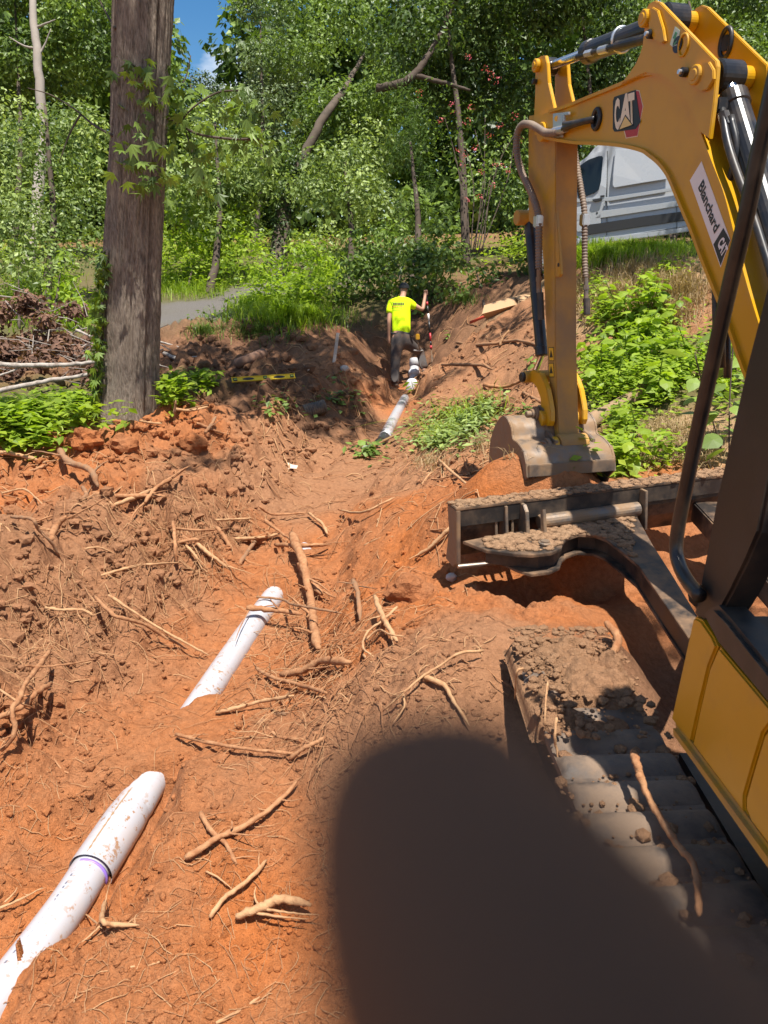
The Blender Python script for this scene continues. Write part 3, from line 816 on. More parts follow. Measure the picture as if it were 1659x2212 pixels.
# -- bucket and its linkage; local frame: f = forward along the boom, z up, about the stick-end pin
H0 = B(1200, 962, 0)
def K(f, z, off): return H0 + BP * f + np.array((0, 0, z)) + BN * off
BL, BR = -0.235, 0.305
prof = [(-0.15,-0.135),(-0.13,-0.06),(-0.09,-0.005),(0.0,0.03),(0.07,0.04),(0.10,0.10),(0.18,0.145),(0.27,0.12),(0.36,0.02),(0.40,-0.12),(0.36,-0.27),(0.24,-0.37),(0.08,-0.42),(-0.06,-0.425)]
mb = MB()
pp = smooth_path([np.array((f, z, 0)) for f, z in prof], 3)
V = []
for p in pp:
    V += [K(p[0], p[1], BL + 0.01), K(p[0], p[1], BR - 0.01)]
inner = []
cen = np.array((0.10, -0.16, 0))
for p in pp:
    q = cen + (p - cen) * 0.93
    inner += [K(q[0], q[1], BL + 0.01), K(q[0], q[1], BR - 0.01)]
n_ = len(V); V += inner
F = []
for i in range(len(pp) - 1):
    a = 2 * i
    F.append((a, a + 2, a + 3, a + 1)); F.append((n_ + a + 1, n_ + a + 3, n_ + a + 2, n_ + a))
F.append((0, 1, n_ + 1, n_)); e = n_ - 2; F.append((e, n_ + e, n_ + e + 1, e + 1))
mb.add(V, F, True)
bucket = part(mb, 'bucket', M['steel_worn'])
for off in (BL - 0.004, BR - 0.008):
    mb = MB()
    side = [K(p[0], p[1], off) for p in pp] + [K(-0.10, -0.36, off), K(-0.07, -0.26, off), K(-0.10, -0.18, off)]
    mb.prism(side, BN * 0.016, 0.003); part(mb, 'side_plate', M['steel_worn'], bucket)
    mb = MB()
    edge = [K(f, z, off - 0.004) for f, z in ((-0.15,-0.135),(-0.13,-0.06),(-0.09,0.0),(-0.05,0.0),(-0.09,-0.07),(-0.105,-0.14))]
    mb.prism(edge, BN * 0.024, 0.003); part(mb, 'edge_plate', M['steel_worn'], bucket)
mb = MB(); mb.box((K(-0.145, -0.10, BL) + K(-0.145, -0.10, BR)) / 2, (0.02, BR - BL, 0.07), (BP, BN, (0, 0, 1)), 0.004); part(mb, 'lip_plate', M['steel_worn'], bucket)
for k in range(4):
    mb = MB(); o = BL + 0.07 + k * (BR - BL - 0.14) / 3
    mb.prism([K(-0.05, -0.405, o - 0.03), K(-0.05, -0.445, o - 0.03), K(-0.17, -0.432, o - 0.03)], BN * 0.06, 0.002); part(mb, 'tooth', M['steel_worn'], bucket)
for off in (-0.03, BW + 0.005):
    mb = MB(); mb.prism([K(f, z, off) for f, z in ((-0.05,-0.02),(-0.045,0.035),(0.0,0.05),(0.08,0.07),(0.13,0.19),(0.2,0.2),(0.25,0.12),(0.1,0.0))], BN * 0.025, 0.004)
    part(mb, 'bucket_ear', M['steel_worn'], bucket)
for (f, z, r) in ((0.0, 0.0, 0.036), (0.17, 0.155, 0.034)):
    mb = MB(); mb.cyl(K(f, z, -0.085), K(f, z, -0.03), r * 0.9, 20, bev=0.004); mb.cyl(K(f, z, -0.115), K(f, z, -0.08), r * 0.6, 16, bev=0.004)
    mb.cyl(K(f, z, -0.065), K(f, z, -0.045), r * 1.3, 20, bev=0.003)
    mb.cyl(K(f, z, -0.03), K(f, z, BW + 0.06), r * 0.8, 20)
    part(mb, 'bucket_pin', M['steel_worn'], bucket)
mb = MB(); mb.cyl(K(0.0, 0.0, -0.026), K(0.0, 0.0, 0.005), 0.052, 24, bev=0.004); part(mb, 'seal_ring', M['yellow'], bucket)
mb = MB(); mb.cyl(K(0, 0, 0.012), K(0, 0, BW - 0.012), 0.062, 24, bev=0.004); part(mb, 'stick_end', M['stick_back'], stick)
# gusset on the bucket's right shoulder
mb = MB(); mb.prism([K(0.10, 0.05, BW + 0.02), K(0.17, 0.21, BW + 0.02), K(0.20, 0.21, BW + 0.02), K(0.20, 0.06, BW + 0.14), K(0.12, 0.03, BW + 0.14)], BP * 0.012); part(mb, 'gusset', M['steel_worn'], bucket)
r3 = lambda x, y: (1019.6 + x * 0.2083, 743 + y * 0.2083)
lk = [r3(*q) for q in ((585,300),(660,268),(735,300),(775,380),(805,470),(830,600),(845,700),(845,800),(830,850),(790,850),(735,830),(730,760),(748,690),(740,560),(700,450),(650,390),(590,380))]
for off in (-0.02, BW - 0.01):
    mb = MB(); mb.prism(shift(Bs(lk), off), BN * 0.032, 0.004); part(mb, 'bucket_link', M['yellow'])
u_, v_ = r3(615, 340)
boss(u_, v_, 0.036, -0.05, BW + 0.04, 'link_pin', M['yellow_dirty'], ex)
boss(u_, v_, 0.03, -0.07, -0.045, 'link_pin', M['black_dirty'], ex)
u_, v_ = r3(770, 775)
boss(u_, v_, 0.05, -0.05, BW + 0.04, 'link_boss', M['yellow'], ex)

# -- dozer blade
r4 = lambda x, y: (950.5 + x / 3, 1002.3 + y / 3)
TL, TR = W(984, 1099, 3.98), W(1560, 1027, 4.40)
TR = TL + (TR - TL) * 1.18
e1 = (TR - TL) / np.linalg.norm(TR - TL)
e3 = np.array((0, 0, 1.0)) - e1 * e1[2]; e3 /= np.linalg.norm(e3)
e2 = np.cross(e3, e1)                                  # forwards
BLW = np.linalg.norm(TR - TL)
def Q(s, t, d): return TL + e1 * s + e3 * t + e2 * d   # along, up (negative down), forward
mb = MB()
sec = [(0.055,0.0),(0.03,-0.06),(0.02,-0.13),(0.035,-0.2),(0.075,-0.265),(0.09,-0.30),(0.105,-0.30),(0.092,-0.26),(0.05,-0.2),(0.036,-0.13),(0.046,-0.06),(0.072,0.0)]
mb.prism([Q(0, t, d) for d, t in sec], e1 * BLW)
blade = part(mb, 'blade', M['steel_dark'])
mb = MB(); mb.box(Q(BLW / 2, 0.006, 0.025), (BLW + 0.02, 0.13, 0.014), (e1, e2, e3), 0.003); part(mb, 'top_plate', M['steel_dark'], blade)
mb = MB(); mb.box(Q(BLW / 2, -0.045, -0.03), (BLW, 0.014, 0.09), (e1, e2, e3), 0.003); part(mb, 'shade_strip', M['black_dirty'], blade)  # added black strip standing for the shade under the top plate
for s in (-0.011, BLW + 0.001):
    mb = MB(); mb.prism([Q(s, 0.0, -0.045), Q(s, 0.0, 0.09), Q(s, -0.14, 0.07), Q(s, -0.32, 0.12), Q(s, -0.33, 0.02), Q(s, -0.29, -0.045)], e1 * 0.022, 0.003); part(mb, 'end_plate', M['steel_worn'], blade)
def bs(u, v):
    p = on_plane(*r4(u, v), TL, e2); return float(np.dot(p - TL, e1))
for (u, v, t0, t1, dp) in ((396, 290, -0.005, -0.20, -0.05), (1270, 160, -0.004, -0.22, -0.09)):
    s = bs(u, v); mb = MB(); mb.prism([Q(s, t0, 0.02), Q(s, t0, dp), Q(s, t1, dp - 0.02), Q(s, t1, 0.02)], e1 * 0.016, 0.002); part(mb, 'rib', M['steel_worn'], blade)
s = bs(500, 265)
mb = MB(); mb.prism([Q(s, 0.0, -0.02), Q(s, 0.0, -0.07), Q(s, -0.03, -0.10), Q(s, -0.14, -0.12), Q(s, -0.22, -0.13), Q(s, -0.22, -0.02)], e1 * 0.02, 0.003); part(mb, 'lug_plate', M['steel_worn'], blade)
s2 = bs(590, 320)
mb = MB(); mb.prism([Q(s2, -0.03, -0.10), Q(s2 + 0.005, -0.02, -0.12), Q(s2 + 0.01, -0.21, -0.15), Q(s2, -0.21, -0.12)], e1 * 0.018, 0.002); part(mb, 'lug_plate', M['steel_worn'], blade)
mb = MB(); mb.cyl(Q(s2 + 0.02, -0.115, -0.05), Q(bs(1255, 240), -0.115, -0.05), 0.040, 18, bev=0.006); part(mb, 'blade_tube', M['steel_worn'], blade)
mb = MB(); mb.cyl(Q(0.01, -0.325, 0.0), Q(bs(545, 660), -0.335, -0.02), 0.012, 12, bev=0.003); part(mb, 'cutting_edge', surface('bright_worn_edge', (0.42, 0.36, 0.31), 0.3, 0.8, DUST, 0.4, 20), blade)
for (u, v) in ((455, 395), (350, 470)):
    mb = MB(); s = bs(u, v); mb.cyl(Q(s, -0.05, -0.02), Q(s, -0.19, -0.03), 0.008, 8); part(mb, 'rod', M['steel_worn'], blade)
# push arm with its swept inner edge
zp = lambda u, v, dz=0.0: on_plane(*r4(u, v), np.array((1.0, 3.85, 0.855 + dz)), np.array((0, -0.09, 1.0)))
upper = [(150,500),(300,560),(500,585),(600,590),(720,575),(785,548),(800,505),(830,478),(900,455),(1000,460),(1080,490),(1170,560),(1290,660),(1440,880),(1600,1110),(1690,1240),(1790,1180),(1640,940),(1500,710),(1380,525),(1310,400),(1250,290),(1000,345),(800,392),(560,430),(300,470)]
mb = MB(); mb.prism([zp(*q) for q in upper], (0, 0, -0.016), 0.002); arm = part(mb, 'push_arm', M['steel_dark'])
arm['label'] = 'dirt covered push arm with swept inner edge'
wall = [(300,520),(500,545),(640,555),(745,535),(770,505),(800,462),(900,428),(1010,434),(1100,470),(1200,545),(1300,660),(1450,880),(1612,1110),(1700,1240),(1785,1180),(1635,940),(1495,710),(1375,525),(1300,400),(1240,300),(1000,355),(800,402),(560,440),(300,480)]
mb = MB(); mb.prism([zp(*q) - np.array((0, 0, 0.017)) for q in wall], (0, 0, -0.085)); part(mb, 'arm_box', M['black_dirty'], arm)
low = [(500,560)] + upper[3:]
mb = MB(); mb.prism([zp(*q) - np.array((0, 0, 0.104)) for q in low], (0, 0, -0.014), 0.002); part(mb, 'lower_plate', M['steel_dark'], arm)
mb = MB(); c = zp(680, 520); mb.cyl(c, c + np.array((0, 0, 0.014)), 0.035, 20, bev=0.003); mb.cyl(c, c + np.array((0, 0, 0.02)), 0.025, 6); part(mb, 'bolt', M['steel_worn'], arm)
# second arm, over on the right
mb = MB(); a_ = np.array((1.78, 2.2, 0.72)); b_ = Q(1.55, -0.2, -0.02)
dd = (b_ - a_); mb.box((a_ + b_) / 2, (np.linalg.norm(dd), 0.2, 0.12), (dd, np.cross((0, 0, 1), dd), (0, 0, 1)), 0.008); part(mb, 'push_arm', M['steel_dark'])

# -- tracks
def track(x0, x1, front, back, ztop, zbot, yaw):
    r = (ztop - zbot) / 2; zc = (ztop + zbot) / 2
    ca, sa = math.cos(yaw), math.sin(yaw)
    piv = np.array(((x0 + x1) / 2, front, 0))
    def T(x, y, z):
        p = np.array((x, y, z)) - piv
        return piv + np.array((p[0] * ca - p[1] * sa, p[0] * sa + p[1] * ca, p[2]))
    def path(rr):
        o = []
        for a in np.linspace(math.pi / 2, -math.pi / 2, 15): o.append((front - r + rr * math.cos(a), zc + rr * math.sin(a)))
        for a in np.linspace(-math.pi / 2, -1.5 * math.pi, 15): o.append((back + r + rr * math.cos(a), zc + rr * math.sin(a)))
        return o
    po, pi_ = path(r), path(r - 0.035)
    mb = MB(); n = len(po); V = []
    for (ay, az), (by, bz) in zip(po, pi_):
        V += [T(x0, ay, az), T(x1, ay, az), T(x0, by, bz), T(x1, by, bz)]
    F = []
    for i in range(n):
        a = 4 * i; b = 4 * ((i + 1) % n)
        F += [(a, a + 1, b + 1, b), (a + 2, b + 2, b + 3, a + 3), (a, b, b + 2, a + 2), (a + 1, a + 3, b + 3, b + 1)]
    mb.add(V, F)
    belt = part(mb, 'track_belt', M['rubber'])
    # lugs all round
    P_ = np.array(po + po[:1]); seg = np.linalg.norm(np.diff(P_, axis=0), axis=1); s = np.concatenate([[0], np.cumsum(seg)])
    k = int(s[-1] / 0.128)
    src = None
    for i in range(k):
        q = s[-1] * i / k
        y = np.interp(q, s, P_[:, 0]); z = np.interp(q, s, P_[:, 1])
        y2 = np.interp((q + 0.02) % s[-1], s, P_[:, 0]); z2 = np.interp((q + 0.02) % s[-1], s, P_[:, 1])
        d = np.array((0, y2 - y, z2 - z)); d /= np.linalg.norm(d)
        up = np.array((0, -d[2], d[1])); 
        if src is None:
            mb = MB(); V = []; F = []; w_ = (x1 - x0) / 2 + 0.004; prof_ = [(-0.058, -0.002), (-0.050, 0.004), (-0.036, 0.016), (-0.020, 0.024), (0.0, 0.027), (0.020, 0.024), (0.036, 0.016), (0.050, 0.004), (0.058, -0.002)]
            cols = [(-w_, 0.0), (-w_ + 0.006, 0.6), (-w_ + 0.02, 1.0), (0, 1.0), (w_ - 0.02, 1.0), (w_ - 0.006, 0.6), (w_, 0.0)]
            for (xx, hh) in cols: V += [(xx, yy, zz_ * hh if zz_ > 0 else zz_) for yy, zz_ in prof_]
            k_ = len(prof_)
            for ci in range(len(cols) - 1):
                F += [(ci * k_ + j, (ci + 1) * k_ + j, (ci + 1) * k_ + j + 1, ci * k_ + j + 1) for j in range(k_ - 1)]
            mb.add(V, F, True)
            src = mb.build('track_lug', M['rubber'], belt); o = src
        else:
            o = src.copy(); link(o); o.parent = belt
        c = T((x0 + x1) / 2, y, z) - EO
        X = T(1, 0, 0) - T(0, 0, 0); Dv = T(*(d)) - T(0, 0, 0); U = np.cross(X, Dv)
        Mx = Matrix((X, Dv, U)).transposed().to_4x4(); Mx.translation = Vector(c)
        o.matrix_basis = Mx
    mb = MB(); mb.box(T((x0 + x1) / 2, (front + back) / 2, zc), (x1 - x0 - 0.1, front - back - r * 1.6, r), ((ca, sa, 0), (-sa, ca, 0), (0, 0, 1)), 0.02); 
    part(mb, 'track_frame', M['black_dirty'])
    for yy in (front - r, back + r):
        mb = MB(); mb.cyl(T(x0 + 0.05, yy, zc), T(x1 - 0.05, yy, zc), r - 0.05, 28, bev=0.02); part(mb, 'track_wheel', M['black_dirty'])
    return T
TT = track(0.50, 0.86, 2.74, 0.35, 0.745, 0.27, R(2.5))
track(2.02, 2.37, 2.74, 0.35, 0.745, 0.27, R(2.5))
mb = MB(); mb.box((1.45, 1.55, 0.62), (1.1, 1.1, 0.22), None, 0.03); mb.cyl((1.5, 1.2, 0.72), (1.5, 1.2, 0.93), 0.42, 32); part(mb, 'undercarriage', M['black_dirty'])

# -- upper body
X0 = 0.80
r5 = lambda x, y: (1296 + x / 2.3273, 950.5 + y / 2.3273)
def PX(u, v, x=X0): return on_plane(u, v, np.array((x, 0, 0)), np.array((1.0, 0, 0)))
def panel(pts, name, mat, depth=0.03, x=X0, bev=0.006, parent=None):
    mb = MB(); mb.prism([PX(*r5(*q), x) for q in pts], (depth, 0, 0), bev); return part(mb, name, mat, parent)
panel([(470,888),(505,905),(560,985),(584,1038),(543,1140),(500,1320),(455,1522),(400,1462),(357,1402)], 'corner_panel', M['yellow'])
panel([(596,1042),(850,1345),(905,1415),(880,1410),(848,1432),(815,1475),(765,1640),(722,1790),(722,1850),(742,1905),(465,1530),(508,1330),(551,1148)], 'side_panel', M['yellow'])
panel([(912,1425),(1500,2130),(1500,2900),(760,1925),(733,1855),(733,1795),(775,1645),(824,1482),(853,1440),(884,1420)], 'rear_panel', M['yellow'])
panel([(357,1412),(450,1538),(800,2010),(1500,2960),(1500,3070),(800,2120),(445,1610),(362,1495)], 'skirt_rail', M['yellow_dirty'], 0.06, X0 - 0.012, 0.012)
mb = MB(); mb.box((1.50, 0.62, 1.105), (1.36, 2.36, 0.31), None, 0.02); part(mb, 'body_core', M['black'])
mb = MB(); mb.box((1.5, -0.35, 1.45), (1.4, 0.6, 0.6), None, 0.1); part(mb, 'engine_cover', M['yellow'])
panel([(505,872),(530,845),(572,830),(640,905),(850,1165),(1400,1850),(1400,2010),(850,1350),(592,1036)], 'door_sill', M['black_dirty'], 0.085, X0 - 0.006, 0.012)
mb = MB(); mb.box((1.36, 0.85, 1.325), (0.93, 1.9, 0.02), None, 0.004); fl = part(mb, 'cab_floor', M['pillar'])
for k in range(9):
    mb = MB(); c = np.array((0.945, 1.66 - 0.06 * k, 1.335)); mb.cyl(c, c + np.array((0, 0, 0.012)), 0.012, 12, bev=0.003); part(mb, 'bolt', M['steel_worn'], fl)
mb = MB(); mb.box((0.905, 0.9, 1.337), (0.03, 1.7, 0.012), None, 0.004); part(mb, 'tread_strip', M['rubber'], fl)
pl = [(1660,603),(1613,786),(1583,918),(1548,1072),(1527,1185),(1507,1288),(1498,1328),(1520,1345),(1545,1330),(1558,1316),(1578,1280),(1610,1215),(1637,1152),(1660,1036),(1710,800),(1770,520),(1860,100),(1900,-100),(1790,-100),(1740,200)]
mb = MB(); mb.prism([PX(u, v, X0 + 0.012) for u, v in pl], (0.075, 0, 0), 0.008); part(mb, 'front_pillar', M['pillar'])
mb = MB(); mb.tube(smooth_path([PX(u, v, X0 - 0.012) for u, v in ((1790,-350),(1712,-10),(1680,150),(1640,330),(1609,480),(1574,628),(1538,790),(1503,950),(1481,1058),(1465,1140),(1461,1190),(1469,1225),(1487,1258),(1512,1288))], 6), 0.0185, 14)
part(mb, 'grab_rail', M['black'])
mb = MB(); mb.tube([PX(1512, 1288, X0 + 0.02), PX(1550, 1290, X0 + 0.3), PX(1550, 1290, X0 + 0.9)], 0.03, 10); part(mb, 'cab_crossbar', M['pillar'])
for (x, y) in ((1.78, 1.83), (1.78, 0.1), (0.84, 0.1)):
    mb = MB(); mb.box((x, y, 2.2), (0.08, 0.08, 1.75), None, 0.01); part(mb, 'cab_pillar', M['pillar'])
mb = MB(); mb.box((1.42, 0.75, 3.12), (0.84, 1.75, 0.09), None, 0.03); part(mb, 'cab_roof', M['black'])  # unseen roof, set back on the left so sun reaches the track
mb = MB(); mb.box((1.35, 0.55, 1.55), (0.5, 0.5, 0.14), None, 0.04); mb.box((1.35, 0.3, 1.9), (0.48, 0.12, 0.6), None, 0.04); part(mb, 'seat', M['pillar'])
# swing post
mb = MB(); mb.box((1.55, 2.1, 0.98), (0.36, 0.5, 0.26), None, 0.03); mb.cyl((1.55, 2.35, 0.8), (1.55, 2.35, 1.2), 0.12, 24); part(mb, 'swing_post', M['yellow_dirty'])
# ------------------------------------------------------------------ pipes
pm, nt, out = nodes_of('white_pipe')
pb = N(nt, 'ShaderNodeBsdfPrincipled', in_Roughness=0.28)
pp_ = pos(nt)
sm_ = noise(nt, 26, 8, 0.7, pp_); sp_ = noise(nt, 3.2, 4, 0.5, pp_)
f1 = ramp(nt, sm_, ((0.56, (0,)), (0.60, (1,))))
f2 = ramp(nt, sp_, ((0.40, (0,)), (0.56, (1,))))
f = mixc(nt, 1.0, f1, f2, 'MULTIPLY')
c = mixc(nt, f, (0.42, 0.42, 0.445), (0.30, 0.16, 0.075))
c = mixc(nt, ramp(nt, noise(nt, 7, 4, 0.6, pp_), ((0.45, (0,)), (0.8, (0.3,)))), c, (0.55, 0.38, 0.27))
nt.links.new(c, pb.inputs['Base Color']); nt.links.new(pb.outputs['BSDF'], out.inputs['Surface'])
M['pipe'] = pm
M['pipe_clean'] = surface('clean_white_pipe', (0.66, 0.67, 0.70), 0.3)
M['pipe_black'] = surface('black_pipe', (0.03, 0.032, 0.036), 0.4, 0, (0.62, 0.62, 0.64), 0.9, 9, 0, 50, 0.2, thresh=(0.55, 0.6))
M['purple'] = surface('purple_primer', (0.28, 0.18, 0.62), 0.4)
def pipe_run(y0, y1, n):
    ys = np.linspace(y0, y1, n); x, z = pipe_at(ys)
    k = 5; xs = np.convolve(np.pad(x, k, 'edge'), np.ones(2 * k + 1) / (2 * k + 1), 'valid') if n > 20 else x
    xs[0], xs[-1] = x[0], x[-1]
    return np.stack([xs, ys, z], -1)
def pipe_thing(name, y0, y1, label, mat, r=PIPE_R, bell=None, n=40):
    pts = pipe_run(y0, y1, n); mb = MB(); mb.tube(pts, r, 36)
    o = mb.build(name, mat); props(o, label, 'pipe')
    return o
p1 = pipe_thing('drain_pipe', 0.35, 2.42, 'white plastic drain pipe running out of the view at the near end of the trench', M['pipe'])
mb = MB(); q = pipe_run(2.335, 2.35, 2); q1 = pipe_run(2.36, 2.36, 2)[:1]
d = (pipe_run(2.45, 2.45, 2)[0] - q[0]); d /= np.linalg.norm(d)
mb.tube([q[0] - d * 0.006, q[0] + d * 0.004], PIPE_R + 0.0015, 36); mb.build('primer_ring', M['purple'], p1)
mb = MB(); run = pipe_run(2.36, 2.74, 24); sd = np.array((-0.12, 0, 0.99)); rb_ = np.interp(run[:, 1], [2.34, 2.36, 2.62, 2.70, 2.80], [0.0865, 0.0875, 0.0865, 0.080, 0.0735])
for i in range(23):
    a_, b_ = run[i] + sd * (rb_[i] + 0.0006), run[i + 1] + sd * (rb_[i + 1] + 0.0006); wv = np.array((0.99, 0, 0.12)) * (0.0015 + 0.003 * abs(math.sin(i * 1.7)))
    mb.add([a_ - wv, a_ + wv, b_ + wv, b_ - wv], [(0, 1, 2, 3)])
DRIP = (mb, surface('primer_drip', (0.33, 0.2, 0.1), 0.5))
# printed line along the near pipe
mb = MB()
run = pipe_run(0.6, 2.3, 90)
side = np.array((-0.25, 0, 0.97)); side /= np.linalg.norm(side)
for i in range(0, 88):
    if (i * 7) % 11 < 7:
        mb.box(run[i] + side * (PIPE_R + 0.0004), (0.006, 0.011, 0.0012), ((0.97, 0, 0.25), run[i + 1] - run[i], side))
o = mb.build('printed_line', surface('grey_print', (0.12, 0.125, 0.17), 0.4), p1); o['kind'] = 'stuff'
p2 = pipe_thing('drain_pipe', 2.62, 6.3, 'white drain pipe with wide bell joint lying in red soil, middle of the trench', M['pipe'])
bell = pipe_run(2.345, 2.80, 14); mb = MB()
rr = np.interp(bell[:, 1], [2.34, 2.36, 2.62, 2.70, 2.80], [0.0865, 0.0875, 0.0865, 0.080, 0.0735]); mb.tube(bell, rr, 36, False)
inn = bell[:2].copy(); mb.tube([bell[0], bell[0] + (bell[1] - bell[0]) * 0.9], [0.0865, 0.0735], 36, False)
bs_o = mb.build('bell_socket', M['pipe'], p2); DRIP[0].build('primer_drip', DRIP[1], bs_o)
p3 = pipe_thing('sewer_pipe', 8.5, 9.75, 'black pipe section smeared with white, nearest the cut green weeds', M['pipe_black'], PIPE_R * 0.98)
mb = MB(); q = pipe_run(9.05, 9.22, 3); mb.tube(q, PIPE_R * 1.16, 32); mb.build('rubber_coupling', M['black'], p3)
p4 = pipe_thing('drain_pipe', 9.6, 13.95, 'white drain pipe at the far end of the trench by the man', M['pipe'])
ft = thing('pipe_fitting', 'white cleanout fitting with upright riser between the feet of the man', 'pipe fitting', (0.53, 14.0, 0.12))
FO = np.array(ft.location)
b0 = np.array((0.50, 13.82, 0.12)); b1 = np.array((0.535, 14.06, 0.13)); top = W(897, 777, 14.1)
mb = MB(); mb.tube(smooth_path([b0, b1, b1 + (top - b1) * 0.35 + np.array((0, 0.02, 0)), top - (top - b1) * 0.12], 6), 0.086, 28); mb.build('riser', M['pipe_clean'], ft, FO)
mb = MB(); mb.tube([b0 - np.array((0.004, 0.06, 0)), b0 + np.array((0.004, 0.06, 0))], 0.104, 28); mb.build('hub', M['pipe_clean'], ft, FO)
u_ = (top - b1) / np.linalg.norm(top - b1)
mb = MB(); mb.tube([top - u_ * 0.12, top - u_ * 0.118, top], [0.088, 0.104, 0.104], 28, False); mb.tube([top, top - u_ * 0.1], [0.103, 0.088], 28, True); mb.build('hub', M['pipe_clean'], ft, FO)
mb = MB(); mb.tube([b1 + u_ * 0.12, b1 + u_ * 0.2], 0.101, 28); mb.build('hub', M['pipe_clean'], ft, FO)

# ------------------------------------------------------------------ roots
M['root'] = surface('root_bark', (0.40, 0.205, 0.10), 0.95, 0, (0.26, 0.105, 0.045), 0.85, 26, 0.005, 70, 0.2, 0.2, thresh=(0.4, 0.65))
M['root_pale'] = surface('pale_root', (0.47, 0.275, 0.14), 0.9, 0, (0.30, 0.135, 0.06), 0.8, 24, 0.004, 70, 0.15, 0.2, thresh=(0.45, 0.7))
M['root_dark'] = surface('dark_root', (0.26, 0.15, 0.085), 0.95, 0, (0.36, 0.16, 0.07), 0.7, 22, 0.005, 70, 0.2, 0.2, thresh=(0.4, 0.65))
def Gl(u, v, lift):
    d = ray(u, v); t = np.geomspace(1.0, 60, 2600)
    zz = CAM_Z + d[2] * t - gz(d[0] * t, d[1] * t) - lift
    k = int(np.argmax(zz < 0)); k = k if zz[k] < 0 else len(t) - 1
    return np.array((0, 0, CAM_Z)) + d * t[k], t[k]
ra = lambda x, y: (345.6 + x / 2.2857, 1036.9 + y / 2.2857)
rb = lambda x, y: (x / 2.743, 777.7 + y / 2.743)
rd = lambda x, y: (x / 2.743, 1296.1 + y / 2.743)
rg = lambda x, y: (x * 0.5, 1659 + y * 0.5)
rc = lambda x, y: (1036.9 + x / 2.6667, 1348 + y / 2.6667)
rf = lambda x, y: (830 + x * 0.5, 553 + y * 0.5)
rr_ = random.Random(5)
def root_mesh(pts, rads, mb, n=9, wob=0.25, seed=0, knots=True):
    P_ = np.array(smooth_path(pts, 7)); R_ = np.interp(np.linspace(0, 1, len(P_)), np.linspace(0, 1, len(rads)), rads)
    q = random.Random(seed)
    kn = np.array([q.uniform(-1, 1) for _ in range(len(P_))]); kn = np.convolve(np.pad(kn, 1, 'edge'), (0.25, 0.5, 0.25), 'valid')
    R_ = R_ * (1 + 0.22 * kn); R_[0] *= 0.75; R_[-1] *= 0.45; R_[-2] *= 0.75
    for i in range(len(P_)):
        P_[i] += np.array([q.uniform(-1, 1) for _ in range(3)]) * R_[i] * wob
    V, F = tube_data(P_, R_, n, True)
    g_ = np.random.default_rng(seed); V = np.asarray(V)
    C_ = np.repeat(P_, n, 0); V[:] = C_ + (V - C_) * (1 + g_.uniform(-0.16, 0.16, (len(V), 1)))
    mb.add(V, F, True)
    return P_, R_
def root(fn, pts, r, label, mat='root', lift=None, taper=0.4, twigs=4, branch=(), seed=None):
    """pts in picture coordinates; r in display pixels; lift above soil per point"""
    seed = seed if seed is not None else rr_.randrange(9999)
    lift = lift or [0.35] * len(pts)
    W3 = []; ds = []
    for (x, y), l in zip(pts, lift):
        p, D = Gl(*fn(x, y), 0.0); ds.append(D)
        rad_ = r / FP * D
        p, D = Gl(*fn(x, y), l if l >= 0.5 and l < 0 else (l * rad_ if l > 0.3 else l)); W3.append(p)
    r0 = 0.82 * r / FP * float(np.mean(ds))
    for q_ in range(1, len(W3) - 1): W3[q_] = W3[q_] + np.array([rr_.uniform(-1, 1), rr_.uniform(-1, 1), rr_.uniform(-0.9, 0.3)]) * r0 * 1.3
    mb = MB(); P_, R_ = root_mesh(W3, [r0, r0 * (1 + taper) / 2, r0 * taper], mb, 9, 0.22, seed)
    o = mb.build('root', M[mat]); props(o, label, 'root')
    q = random.Random(seed + 1)
    for bpts, br, bl in branch:
        bp_ = [Gl(*fn(*b), bl * 1.0)[0] for b in bpts]; mb = MB(); root_mesh(bp_, [br / FP * ds[0], br / FP * ds[0] * 0.5], mb, 7, 0.25, seed + 3); mb.build('side_root', M[mat], o)
    for k in range(twigs + 1):
        i = q.randrange(1, len(P_) - 1); a = P_[i]
        L = r0 * q.uniform(4, 11); t = P_[min(i + 2, len(P_) - 1)] - P_[i - 1]; t /= np.linalg.norm(t) + 1e-9
        s = np.array((q.uniform(-1, 1), q.uniform(-1, 1), q.uniform(-0.1, 0.5))); s /= np.linalg.norm(s)
        e = a + (t * 0.6 + s) * L; m_ = (a + e) / 2 + s * L * 0.12
        e[2] = max(e[2], float(gz(e[0], e[1])) - 0.01)
        mb = MB(); root_mesh([a, m_, e], [r0 * 0.34, r0 * 0.12], mb, 5, 0.3, seed + 20 + k); mb.build('rootlet', M[mat], o)
    return o
# lift values up to 0.3 are metres; 0.35 and above are multiples of the root's own radius
root(ra, [(650,265),(690,420),(725,560),(755,720),(782,835)], 12, 'thickest reddish root lying across the trench beside the far end of the white pipe', 'root', [0.16,0.16,0.13,0.08,0.03], 0.8, 5, (([(515,195),(600,262),(655,300)], 4, 0.14),))
root(ra, [(690,405),(750,470),(800,565)], 11, 'short stubby root end forking from the thickest root', 'root', [0.12,0.09,0.05], 0.8, 1)
root(ra, [(570,318),(700,322),(832,318)], 6, 'level straight root behind the thickest root', 'root', [0.06,0.09,0.05], 0.9, 2)
root(ra, [(425,632),(560,648),(700,662)], 8, 'stout root lying over the end of the white pipe', 'root', [0.13,0.13,0.1], 0.85, 1, (([(440,640),(400,720),(370,795)], 1.4, 0.12),))
root(ra, [(475,577),(600,585),(650,612),(760,636),(900,658)], 3.6, 'thin dark root crossing over the thickest root', 'root_dark', [0.1,0.1,0.17,0.18,0.06], 0.7, 3)
root(ra, [(955,495),(965,565),(988,692)], 7, 'grey peeling root stub right of the thickest root', 'root_dark', [0.10,0.07,0.02], 0.8, 2)
